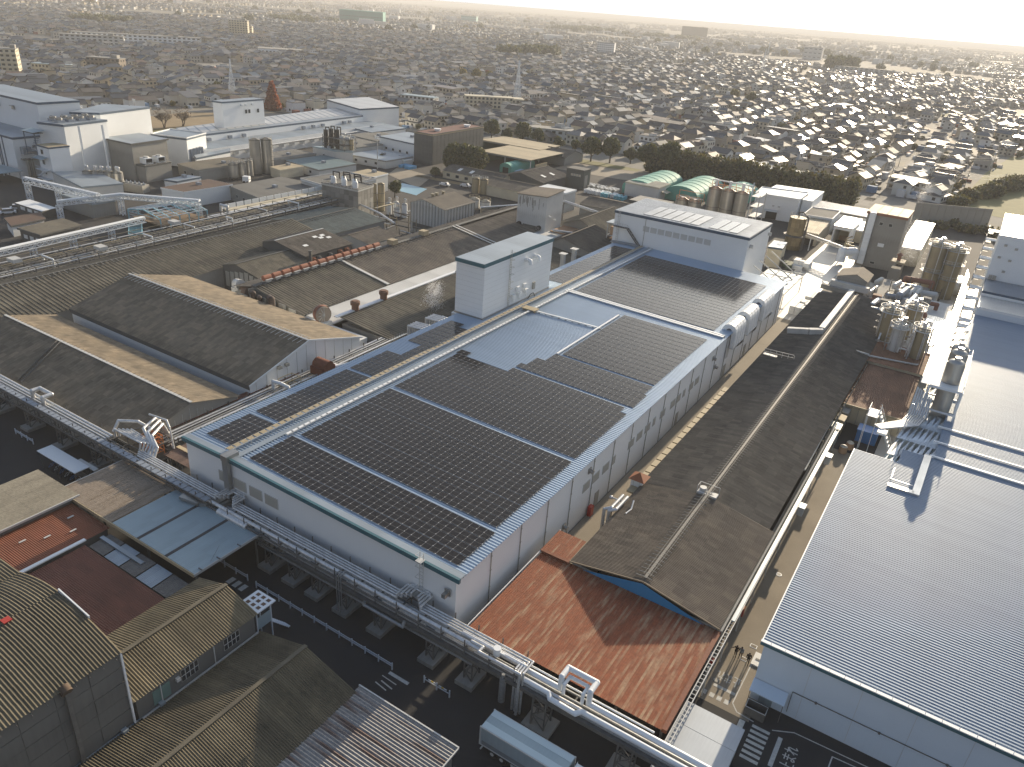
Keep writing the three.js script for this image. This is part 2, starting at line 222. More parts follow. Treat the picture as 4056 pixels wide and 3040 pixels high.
// ---------- the white hall with the solar roof ----------
const RX = -73, RY = 11.05, EXR = -36.1, EXL = -82.5, Z0 = -53, Z1 = -188.2;
const roofY = (x) => x > RX ? lerp(RY, 10.4, (x - RX) / (EXR - RX)) : lerp(RY, 10.85, (RX - x) / (RX - EXL));
const hallT = thing('factory_hall', 'long white factory hall whose wide blue-grey metal roof carries the solar panels', 'factory', [0, 0, 0]);
{
  const t = hallT, xl = -82.1, xr = -36.7;
  const wall = one((b) => { // front, right, back, left walls with sloped tops
    const L = (x) => [x, 0], y = (x) => roofY(x) - .12;
    for (const z of [Z0 - .2, Z1 + .2]) { b.quad([xl, 0, z], [RX, 0, z], [RX, y(RX), z], [xl, y(xl), z]); b.quad([RX, 0, z], [xr, 0, z], [xr, y(xr), z], [RX, y(RX), z]); }
    for (const x of [xl, xr]) b.quad([x, 0, Z0 - .2], [x, 0, Z1 + .2], [x, y(x), Z1 + .2], [x, y(x), Z0 - .2]);
  }).to('wall', M.white, t);
  one((b) => { b.sheet([EXR, roofY(EXR), Z0], [0, 0, Z1 - Z0], sub([RX, RY, Z0], [EXR, roofY(EXR), Z0]), { pitch: .5, amp: .12, rows: 1, kind: 'fold', tone: .03 }); b.sheet([EXL, roofY(EXL), Z1], [0, 0, Z0 - Z1], sub([RX, RY, Z1], [EXL, roofY(EXL), Z1]), { pitch: .5, amp: .12, rows: 1, kind: 'fold', tone: .03, seed: 2 }); }).to('roof', M.hallroof, t);
  one((b) => { b.bar([EXL, 10.8, Z0 + .02], [RX, RY - .05, Z0 + .02], .34, .6); b.bar([RX, RY - .05, Z0 + .025], [EXR, 10.35, Z0 + .025], .34, .6); }).to('gable_trim', M.teal, t);
  one((b) => { b.bar([EXL - .06, 10.72, Z0], [EXL - .06, 10.72, Z1], .14, .34); }).to('gutter', M.teal, t);
  one((b) => { b.bar([EXL, 11.02, Z0 - .62], [RX, RY + .2, Z0 - .62], .9, .06); b.bar([RX, RY + .2, Z0 - .62], [EXR, 10.58, Z0 - .62], .9, .06); }).to('verge_flashing', M.metalB, t);
  one((b) => b.bar([RX + .2, RY + .16, Z0], [RX + .2, RY + .16, Z1], .9, .08)).to('ridge_cap', M.metalB, t);
  for (let z = -60; z > -186; z -= 6.55) { one((b) => { b.bar([xr + .06, 0.1, z], [xr + .06, 10.1, z], .09, .09); for (const y of [2, 4.5, 7, 9]) b.box(xr + .08, y, z, .12, .16, .18); }).to('downpipe', M.louver, t); }
  const wins = [-83.4, -86.4, -89.6, -92.8, -98.6, -101.8, -105, -108.2, -111.4, -116, -118.6, -121.9, -125, -128];
  wins.forEach((z, i) => win(t, [xr + .02, z], [xr + .02, z - (i % 4 === 3 ? 1.1 : 2.1)], 5, 6.5, { name: 'louvre', frame: M.frame, pane: M.louver }));
  for (const [x0, x1] of [[-75.7, -74.3], [-72.8, -70.4], [-69.8, -67.4], [-66.9, -64.5]]) win(t, [x0, Z0 - .16], [x1, Z0 - .16], 6.9, 8.5, { name: 'louvre', frame: M.frame, pane: M.louver });
  for (const [x, y, z, f] of [[xr, 8.2, -84.8, 0], [xr, 7.6, -137, 0], [xr, 4.9, -139.5, 0], [-37.6, 8.1, Z0, 1], [xr, 2.2, -78.5, 0]]) one((b) => { if (f) { b.box(x, y, z + .1, .8, .9, .12); b.box(x - .05, y - .1, z + .5, .5, .5, .7); } else { b.box(x + .1, y, z, .12, .9, .8); b.cyl([x + .1, y, z], [x + .7, y - .1, z], .32, 8); } }).to('vent_hood', M.tank, t);
  for (const [z, h, w] of [[-88, 2.6, 1.3], [-120, 2.5, 1.2], [-146, 2.8, 1.6], [-160, 2.8, 1.6]]) onwall(new MB(), [xr + .01, z], [xr + .01, z - w], .05, h, .06).to('door', M.louver, t);
  one((b) => b.box(xr + .5, .85, -86, .6, 1.6, .9)).to('hydrant_cabinet', M.red, t);
  ladder(t, -41.2, Z0 - .05, 3.4, 10.9, 0, 1, M.frame);
  one((b) => b.box(-41.2, 10.95, Z0 + .45, .8, .06, .8)).to('ladder_platform', M.frame, t);
  // galvanised duct that climbs the front wall and comes off the roof
  one((b) => { b.ab(-73.9, 5.1, Z0 + .02, -72.9, 11.1, Z0 + .55); b.ab(-74.0, 10.9, Z0 - 1.4, -72.8, 11.75, Z0 + .6); b.ab(-74.2, 4.7, Z0 + .02, -72.6, 5.3, Z0 + 2.4); b.bar([-73.8, 5, Z0 + 2.2], [-75.2, 5.4, Z0 + 3.6], 1.1, .5); b.bar([-75.1, 5.4, Z0 + 3.5], [-78.0, 5.6, Z0 + 4.2], 1.0, .4); }).to('wall_duct', M.tank, t);
}
// slatted cable trays on the ridge
function tray(label, x, z0, z1, w, lift, m, gap) {
  const t = thing('cable_tray', label, 'cable tray', [x, 0, 0]);
  one((b) => { const y = roofY(x) + lift; for (const s of [-1, 1]) b.bar([s * w / 2, y, z0], [s * w / 2, y, z1], .08, .14); for (let z = z0 - 1; z > z1; z -= 2.6) for (const s of [-1, 1]) b.bar([s * w / 2, roofY(x), z], [s * w / 2, y, z], .07); }).to('rail', M.frame, t);
  const L = z0 - z1, n = Math.floor(L / gap); let k = 0, rest = new MB();
  for (let i = 0; i < n; i++) { const y = roofY(x) + lift + .06, z = z0 - i * gap - gap / 2, mb = i < 110 ? new MB() : rest; mb.ab(-w / 2 + .04, y, z - gap * .38, w / 2 - .04, y + .05, z + gap * .38); if (mb !== rest) mb.to('tray_cover', m, t); }
  if (rest.p.length) stuff(rest.to('far_tray_covers', m, t));
}
tray('beige slatted cable tray running the whole ridge of the white hall', -74.5, -53.9, -187.5, .8, .55, M.tan, 1.1);
tray('narrow white cable tray beside the solar panels right of the roof ridge', -71.85, -61.5, -187.5, .45, .4, M.white, 1.1);
function roofBar(label, a, c, w, m = M.white) { const t = thing('roof_conduit', label, 'conduit'); for (const s of w > .8 ? [-1, 1] : [0]) { const d = norm(sub(c, a)), o = [-d[2] * s * .45, 0, d[0] * s * .45]; one((b) => b.bar(add([a[0], roofY(a[0]) + .35, a[2]], o), add([c[0], roofY(c[0]) + .35, c[2]], o), w > .8 ? .5 : w, .2)).to('conduit_cover', m, t); } one((b) => { for (let k = 0; k <= 10; k++) { const q = [lerp(a[0], c[0], k / 10), 0, lerp(a[2], c[2], k / 10)]; b.box(q[0], roofY(q[0]) + .14, q[2], .3, .25, .3); } }).to('conduit_block', M.conc, t); }
roofBar('white double conduit crossing the hall roof between two solar fields', [-72.6, 0, -142.1], [-36.6, 0, -141.6], 1);
roofBar('thin white conduit crossing the bare part of the hall roof', [-71.6, 0, -126.3], [-57, 0, -127.6], .35);
roofBar('dashed white conduit along the stepped edge of the solar field', [-57.3, 0, -111.2], [-57.3, 0, -136.8], .35);
one((b) => { b.ab(-73.8, roofY(-73) + .5, -127.2, -70.6, roofY(-73) + .62, -125.4); b.ab(-73.6, roofY(-73), -127, -73.4, roofY(-73) + .5, -125.6); b.ab(-71, roofY(-73), -127, -70.8, roofY(-73) + .5, -125.6); tag(b.to('crossover_step', M.tan), 'small beige crossover step on the hall ridge beside the tower', 'platform'); });

// ---------- solar fields ----------
const PW = 1.02, PX = 1.05, PD = 1.7, PZ = 1.87;
const panelGeo = one((b) => {
  const G = [.013, .012, .013], F = [.2, .2, .2], x = PW / 2, z = PD / 2, f = .022, y = .04;
  b.col = F; b.ab(-x, 0, -z, x, y - .004, z); b.col = F;
  b.ab(-x, y - .004, -z, -x + f, y, z); b.ab(x - f, y - .004, -z, x, y, z); b.ab(-x + f, y - .004, -z, x - f, y, -z + f); b.ab(-x + f, y - .004, z - f, x - f, y, z); b.ab(-x + f, y - .004, -.012, x - f, y - .001, .012);
  b.col = G; b.quad([-x + f, y - .002, z - f], [x - f, y - .002, z - f], [x - f, y - .002, .012], [-x + f, y - .002, .012]); b.quad([-x + f, y - .002, -.012], [x - f, y - .002, -.012], [x - f, y - .002, -z + f], [-x + f, y - .002, -z + f]);
}).geo();
const clampGeo = one((b) => { b.col = [.8, .8, .8]; b.ab(-.05, 0, -.05, .05, .03, .05); }).geo();
function solarField(label, rows) {
  const t = thing('solar_array', label, 'solar array', [0, 0, 0], 'solar fields on the roof of the white hall'), P = [], rails = new MB();
  for (const [z, x0, x1] of rows) {
    const n = Math.max(1, Math.floor((x1 - x0) / PX + .02));
    for (let i = 0; i < n; i++) { const x = x0 + (i + .5) * PX, m = new THREE.Object3D(); m.position.set(x, roofY(x) + .22, z - PD / 2); m.rotation.z = x > RX ? -.0176 : .0211; m.rotation.x = (hash2(i, z * 10) - .5) * .006; m.rotation.z += (hash2(i + 50, z * 10) - .5) * .006; m.updateMatrix(); P.push(m); }
    for (const dz of [.4, 1.3]) rails.bar([x0, roofY(x0) + .17, z - dz], [x0 + n * PX, roofY(x0 + n * PX) + .17, z - dz], .06, .1);
  }
  P.sort((a, b) => a.position.lengthSq() - b.position.lengthSq());
  P.slice(0, 300).forEach((m) => { const o = new THREE.Mesh(panelGeo, M.solar); o.name = 'solar_panel'; o.position.copy(m.position); o.rotation.copy(m.rotation); t.add(o); });
  const R = P.slice(300); if (R.length) { const o = new THREE.InstancedMesh(panelGeo, M.solar, R.length); R.forEach((m, i) => o.setMatrixAt(i, m.matrix)); o.name = 'far_solar_panels'; t.add(stuff(o)); }
  const C = new THREE.InstancedMesh(clampGeo, M.plain, P.length * 2); const q = new THREE.Object3D(); P.forEach((m, i) => { for (let k = 0; k < 2; k++) { q.position.set(m.position.x + PX / 2, m.position.y + .035, m.position.z + (k ? -.05 : PD / 2 + .03)); q.updateMatrix(); C.setMatrixAt(i * 2 + k, q.matrix); } }); C.name = 'panel_clamps'; t.add(stuff(C));
  stuff(rails.to('mounting_rails', M.frame, t));
  return t;
}
const rowsOf = (z, n, x0, x1) => Array.from({ length: n }, (_, i) => [z - i * PZ, x0, x1]);
solarField('frontmost solar field of four rows at the near gable right of the ridge', rowsOf(-54.7, 4, -71.2, -37.5));
solarField('second solar field of ten rows right of the ridge, behind the front one', rowsOf(-63, 10, -70.6, -37.8));
solarField('third solar field with a notched far edge facing the bare blue roof', [...rowsOf(-82.6, 9, -70.6, -37.8), [-82.6 - 9 * PZ, -71, -68.8], [-82.6 - 9 * PZ, -60.2, -38.2]].map((r, i) => i === 9 ? r : r));
solarField('stepped solar field along the right eave beyond the notched one', [[-102, -60.2, -38], ...rowsOf(-102 - PZ, 2, -59.2, -38), ...rowsOf(-102 - 3 * PZ, 2, -57.6, -38), ...rowsOf(-102 - 5 * PZ - .6, 14, -56.6, -37.8)]);
solarField('far solar field reaching from the double conduit to the tall white block', rowsOf(-143.6, 20, -70.9, -38.8));
solarField('small solar field left of the ridge at the near gable', rowsOf(-55.4, 4, -80.6, -75.2));
solarField('long solar field left of the ridge above the pipe bundles', rowsOf(-63.8, 10, -80.6, -75.2));
solarField('broken solar field left of the ridge just before the windowless tower', [...rowsOf(-83.2, 5, -80.6, -75.2), ...rowsOf(-83.2 - 5 * PZ, 3, -77.6, -75.2), ...rowsOf(-83.2 - 8 * PZ, 6, -80.8, -75.4), [-83.2 - 14 * PZ, -80.8, -77.6]]);
solarField('solar field left of the ridge beyond the windowless tower', rowsOf(-146, 20, -80.8, -75.2));

// ---------- windowless tower on the roof ----------
{
  const t = thing('roof_tower', 'tall windowless white tower with blue roof standing on the hall ridge', 'building', [0, 0, 0]);
  const y0 = 10.95, h = 22.0;
  hall(t, [[-83.3, -115.6], [-76.7, -115.6], [-76.7, -141.4], [-83.3, -141.4]], h, { y0, roof: M.metalB, trim: M.teal, trimH: .5, over: .35 });
  one((b) => { b.ab(-83.4, y0, -115.6, -76.6, y0 + .35, -115.45); b.ab(-76.7, y0, -141.4, -76.5, y0 + .35, -115.45); }).to('base_flashing', M.tank, t);
  for (let y = 12; y < 21.8; y += 1) stuff(one((b) => { b.ab(-83.31, y, -115.585, -76.69, y + .02, -115.57); b.ab(-76.69, y, -141.4, -76.68, y + .02, -115.6); }).to('panel_joint', M.frame, t));
  ladder(t, -76.7, -124.5, 11.4, 22.2, 1, 0, M.louver);
  for (const z of [-130.2, -133.6]) one((b) => { b.cyl([-76.7, 19.9, z], [-75.9, 20.1, z], .42, 10); b.path([[-75.9, 20.1, z], [-75.4, 19.9, z], [-75.2, 19.2, z]], .42, 10); }).to('vent_cowl', M.white, t);
  for (const [z, y] of [[-126.3, 13], [-127.8, 14.4], [-128.6, 13], [-130.4, 14.4], [-131.2, 13.1]]) one((b) => { b.box(-76.35, y, z, .5, .9, 1); b.box(-76.35, y - .8, z, .2, .8, .15); }).to('inverter_box', M.white, t);
  one((b) => b.box(-76.5, 13.4, -134.4, .3, 1.5, .8)).to('switch_box', M.louver, t);
  one((b) => b.path([[-76.3, 11.1, -132], [-76.1, 12, -132.6], [-76, 12.1, -133.6], [-76, 11.1, -134.4]], .09, 6)).to('cable_loop', M.black, t);
}
{
  const t = thing('roof_annex', 'low grey-roofed box hidden behind the left side of the windowless tower', 'building');
  hall(t, [[-98, -136], [-90, -136], [-90, -146], [-98, -146]], 11, { y0: 4, wall: M.whiteB, roof: M.metalB, trim: M.frame, trimH: .25 });
}
// ---------- tall white block at the far end ----------
{
  const t = thing('white_block', 'big white windowless block with glaring metal roof at the far end of the hall', 'building');
  const x0 = -84, x1 = -47.6, z0 = -188.3, z1 = -208.5, h = 18.9;
  hall(t, [[x0, z0], [x1, z0], [x1, z1], [x0, z1]], h, { roof: M.silver, trim: M.tealdk, trimH: .4, rib: .6 });
  const rows = [];
  for (let i = 0; i < 9; i++) win(t, [lerp(-75.5, -56.5, i / 9), z0 + .02], [lerp(-75.5, -56.5, (i + .82) / 9), z0 + .02], 15.2, 16.6, { name: 'louvre', frame: M.whiteB, pane: M.whiteB });
  one((b) => b.bar([-75, 11.2, z0 + .06], [-75, 18.5, z0 + .06], .12)).to('downpipe', M.louver, t);
  for (const [i, n] of [[0, 6], [1, 3]]) for (let k = 0; k < n; k++) { const xx = (i ? -58.5 : -76.5) + k * 2.6; one((b) => b.ab(xx, h + .42, z0 - 13, xx + 2.3, h + .5, z0 - 1.2)).to('roof_panel', i ? M.glass : M.metal, t); }
  ladder(t, -82.6, z0 + .02, 11, 18.9, 0, 1, M.frame);
  for (const [x, y] of [[-46.9, 16.6]]) one((b) => { b.cyl([x1, y, -190.4], [x1 + .8, y, -190.4], .5, 8); b.cyl([x1, y, -207], [x1 + .8, y, -207], .5, 8); }).to('vent_cowl', M.silver, t);
  // outside stair down to the hall roof
  const s = one((b) => { b.ab(-83.8, 15.1, z0 + .02, -79.6, 15.22, z0 + 1.1); for (let k = 0; k < 14; k++) b.box(-79.3 + k * .27, 15 - k * .28, z0 + .6, .3, .06, 1); for (const dz of [.08, 1.1]) { b.bar([-79.6, 15.1, z0 + dz], [-75.7, 11.1, z0 + dz], .08, .3); } }).to('outside_stair', M.steel, t);
  one((b) => { const z = z0 + 1.1; for (let x = -83.8; x <= -79.6; x += .7) b.bar([x, 15.2, z], [x, 16.2, z], .05); b.bar([-83.8, 16.2, z], [-79.6, 16.2, z], .05); b.bar([-79.6, 16.2, z], [-75.7, 12.2, z], .05); for (let k = 0; k < 6; k++) b.bar([-79.6 + k * .78, 15.1 - k * .8, z], [-79.6 + k * .78, 16.1 - k * .8, z], .05); }).to('handrail', M.frame, s);
}
{ // pipes and cables lying at the foot of the block
  const t = thing('pipe_bundle', 'low bundle of grey pipes at the foot of the tall white block', 'pipes');
  for (let k = 0; k < 4; k++) one((b) => b.path([[-83.5, roofY(-83) + .3, -187.6 + k * .5], [-76.5, RY + .5, -187.2 + k * .45], [-75.4, RY + .2, -186.6 + k * .4]], .12, 6)).to('pipe', M.pipeD, t);
}
// ducts over the right eave
for (const [i, z] of [-146, -155.6, -166.5].entries()) {
  const L = i === 2 ? 8.2 : 7;
  const t = thing('eave_duct', `white air ducts bent over the right eave, ${['nearest the roof conduit', 'between two like it', 'next to the steel canopy'][i]}`, 'duct', [0, 0, 0], 'air ducts over the eave of the white hall');
  for (let k = 0; k < 4; k++) { const zz = z - k * L / 4, r = .8; one((b) => {
    const pts = []; for (let a = 0; a <= 7; a++) { const w = lerp(Math.PI, 0, a / 7); pts.push([-37.0 + Math.cos(w) * 1.5, 10.4 + Math.sin(w) * 1.5]); }
    const full = [[-38.5, 10.2], ...pts, [-35.5, 6.8 - k * .15]], in_ = [[-37.6, 10.3], ...Array.from({ length: 6 }, (_, a) => { const w = lerp(Math.PI, 0, a / 5); return [-37.0 + Math.cos(w) * .6, 10.4 + Math.sin(w) * .6]; }), [-36.3, 6.8 - k * .15]];
    for (let a = 0; a < full.length - 1; a++) { const p = full[a], q = full[a + 1]; b.quad([p[0], p[1], zz], [q[0], q[1], zz], [q[0], q[1], zz - L / 4 + .22], [p[0], p[1], zz - L / 4 + .22]); const ia = Math.min(in_.length - 1, a), ib = Math.min(in_.length - 1, a + 1); for (const ze of [zz, zz - L / 4 + .22]) b.quad([p[0], p[1], ze], [q[0], q[1], ze], [in_[ib][0], in_[ib][1], ze], [in_[ia][0], in_[ia][1], ze]); }
    b.ab(-36.2, 6.8 - k * .15, zz - L / 4 + .22, -35.5, 6.9, zz);
  }).to('duct', M.white, t); }
  one((b) => { b.ab(-36.6, 4.6, z + 1.2, -36.5, 9.4, z - 1); for (const zz of [z + .3, z - L + .3]) b.bar([-36.5, 7, zz], [-35.4, 7, zz], .1); }).to('access_panel', M.frame, t);
}
// hall: steel canopy at the far right corner
{
  const t = thing('loading_canopy', 'slatted steel loading canopy hung on four struts beside the white block', 'canopy');
  for (let i = 0; i < 4; i++) one((b) => b.cyl([-47.5 + i * .1, 10.2, -213 + i * 6 - 2], [-39.2, 5.0, -215 + i * 5.2], .16, 8)).to('strut', M.frame, t);
  one((b) => { for (let i = 0; i <= 4; i++) b.bar([-47.6 + i * 0, 4.9, -216 + i * 5.4], [-37.9, 4.9, -218 + i * 5.6], .25, .3); for (let k = 0; k <= 3; k++) b.bar([-47.4 + k * 3.15, 4.85, -216], [-47.4 + k * 3.15, 4.85, -195], .22, .28); }).to('canopy_beam', M.whiteB, t);
  for (let i = 0; i < 4; i++) for (let k = 0; k < 3; k++) one((b) => b.ab(-47.2 + k * 3.15, 4.98, -215.6 + i * 5.4, -44.5 + k * 3.15, 5.04, -211 + i * 5.3)).to('canopy_panel', M.metalB, t);
  one((b) => { for (const z of [-217, -197]) b.bar([-38.2, 0, z], [-38.2, 4.8, z], .2); }).to('post', M.frame, t);
}

// ---------- long dark gabled roof and the rusted roof in front of it ----------
{
  const t = thing('gabled_workshop', 'long low workshop with dark brown cement roof and blue gable between the two halls', 'factory');
  const xl = -31, xr = -11.7, xm = -21.4, ye = 4.9, ym = 6.7, zf = -69.4;
  one((b) => { b.col = [.95, .92, .9]; b.sheet([xr, ye, zf], [0, 0, -22.4], [xm - xr, ym - ye, 0], { pitch: .26, amp: .05, rows: 6, seed: 3, lap: .03 }); b.sheet([xl, ye, zf - 22.4], [0, 0, 22.4], [xm - xl, ym - ye, 0], { pitch: .26, amp: .05, rows: 6, seed: 4, lap: .03 }); }).to('roof', M.cement, t);
  one((b) => { b.sheet([xr - .7, ye, zf - 22.4], [0, 0, -113.2], [xm - xr + .7, ym - ye, 0], { pitch: .26, amp: .05, rows: 6, seed: 5, lap: .03 }); b.sheet([xl - .2, ye, -205], [0, 0, 113.2], [xm - xl + .2, ym - ye, 0], { pitch: .26, amp: .05, rows: 6, seed: 6, lap: .03 }); }).to('far_roof', M.cementD, t);
  one((b) => { b.ab(xl + .3, 0, zf - .3, xr - .3, ye - .1, zf - .2); for (const x of [xl + .3, xr - .3]) b.quad([x, 0, zf - .3], [x, 0, -191.8], [x, ye, -191.8], [x, ye, zf - .3]);  }).to('wall', M.conc, t);
  one((b) => { const z = zf + .04; b.tri([xl + .6, 4.3, z], [xr - .5, 4.3, z], [xm, ym - .22, z]); }).to('blue_gable', M.blueF, t);
  one((b) => { b.bar([xl, ye + .06, zf + .06], [xm, ym + .06, zf + .06], .12, .16); b.bar([xm, ym + .06, zf + .06], [xr, ye + .06, zf + .06], .12, .16); }).to('verge', M.cementT, t);
  one((b) => { b.bar([xm, ym + .22, zf - .6], [xm - .6, ym + .22, -204], .35, .12); b.bar([xm + .4, ym + .34, zf - 1], [xm - .2, ym + .34, -204], .06, .06); b.bar([xm - .4, ym + .34, zf - 1], [xm - 1, ym + .34, -204], .06, .06); }).to('ridge_walkway', M.steel, t);
  const rest = new MB(); let n = 0;
  for (let z = zf - .8; z > -202; z -= .78) { const mb = n++ < 118 ? new MB() : rest; mb.bar([xm - 1.25, ym + .1, z], [xm, ym + .27, z], .07); mb.bar([xm, ym + .27, z], [xm + .75, ym + .16, z], .07); if (mb !== rest) mb.to('walkway_bracket', M.conc, t); }
  if (rest.p.length) stuff(rest.to('far_walkway_brackets', M.conc, t));
  one((b) => b.bar([xr + .2, ye - .15, zf], [xr + .2, ye - .15, -131], .25, .2)).to('gutter', M.conc, t);
  one((b) => { for (let k = 0; k < 20; k++) { const z = -89 - k * 2.2; b.ab(xl - 1.3, 4.2, z - 1.9, xl - .2, 4.5, z); } }).to('red_eave_tile', M.tan, t);
  // white parapet channel on the roof
  one((b) => { b.bar([-23.4, ym + .35, -204.5], [-23.4, ym + .35, -170.4], 1.2, 1.2); b.bar([-23, ym + .25, -169.9], [-25.6, ym - .05, -168.6], 1.1, 1.2); b.bar([-25.6, ym - .05, -168.6], [-30, ye + .9, -168.3], 1.1, 1.2); }).to('roof_channel', M.whiteB, t);
  one((b) => { const z = -91.8; b.ab(-23, ym - .1, z - 1, -20.2, ym + .2, z + .2); for (const [x, zz] of [[-23, z - 1], [-20.2, z - 1], [-23, z + .2], [-21.6, z + .2]]) b.bar([x, ym, zz], [x, ym + 1.2, zz], .06); b.bar([-23, ym + 1.2, z - 1], [-20.2, ym + 1.2, z - 1], .06); b.bar([-23, ym + 1.2, z - 1], [-23, ym + 1.2, z + .2], .06); b.cyl([-22.4, ym + .2, z - .6], [-22.4, ym + .7, z - .6], .5, 10); }).to('roof_platform', M.frame, t);
  one((b) => { b.ab(-30.6, 5.4, -152.4, -24.5, 5.55, -151.4); for (let x = -30.4; x < -24; x += 1.2) b.bar([x, 5.5, -151.4], [x, 6.8, -151.4], .07); b.bar([-30.4, 6.8, -151.4], [-24.5, 7, -151.4], .07); b.bar([-30.4, 6.2, -151.4], [-24.5, 6.4, -151.4], .06); }).to('crossing_walkway', M.frame, t);
}
{
  const t = thing('rusted_canopy', 'large rusted corrugated roof in front of the workshop with the blue gable', 'roof');
  const colf = (u, v, i) => { const w = clamp((fbm(i * .45 + 3, v * .5 + i * 7.3, 4) - .47) * 2.6 + (hash2(i, 5) - .62) * .8 + (i > 60 ? .22 : 0)), k = .75 + .5 * fbm(i * .9, v * 2.2 + 40, 3); const a = [.3 * k, .085 * k, .032 * k], c = [.52, .36, .22]; return [lerp(a[0], c[0], w * .8), lerp(a[1], c[1], w * .8), lerp(a[2], c[2], w * .8)]; };
  const yb = 4.6, yf = 4.35;
  one((b) => b.sheet([-34.9, yf, -53.4], [23.2, 0, 0], [0, yb - yf, -16.1], { pitch: .27, amp: .07, rows: 22, lap: .004, colf })).to('roof', M.rust, t);
  one((b) => b.sheet([-35.1, yb + .3, -69.4], [4.0, 0, 0], [0, .15, -4.6], { pitch: .27, amp: .07, rows: 6, lap: .004, colf })).to('upper_roof', M.rust, t);
  one((b) => { b.col = [.24, .08, .04]; b.ab(-35.1, yb + .05, -69.5, -31, yb + .32, -69.1); }).to('rusted_flashing', M.rust, t);
  one((b) => { b.col = [.24, .08, .04]; b.ab(-11.95, yf - .1, -69.3, -11.45, yb + .12, -53.3); }).to('rusted_verge', M.rust, t);
  one((b) => { b.bar([-35.05, yf + .1, -53.4], [-35.05, yb + .3, -74.3], .1, .12); }).to('white_edge', M.white, t);
  one((b) => { for (const x of [-34.6, -29, -23, -17, -12.1]) for (const z of [-54, -61, -68.6]) b.bar([x, 0, z], [x, 4.25, z], .22); b.ab(-34.8, 0, -69.2, -12, 4.2, -69.05); }).to('post', M.steel, t);
}
{
  const t = thing('grey_lean_to', 'flat pale grey lean-to roof beside the zebra crossing at the right of the rusted roof', 'shed');
  const xl = -11.5, xr = -5.35, zb = -59.5, zf = -50;
  one((b) => { b.ab(xl, 2.9, zb, xr, 3.12, -56.4); b.ab(xl, 2.9, -56.37, xr, 3.11, -53.2); b.ab(xl, 2.9, -53.17, xr, 3.1, zf); }).to('roof', M.metal, t);
  one((b) => { b.ab(xl + .2, 0, zb + .2, xr - .2, 2.9, zb + .35); b.ab(xr - .35, 0, zf, xr - .2, 2.9, zb + .3); b.ab(xl + .2, 0, zf, xl + .3, 2.9, zb + .3); }).to('wall', M.metalB, t);
}
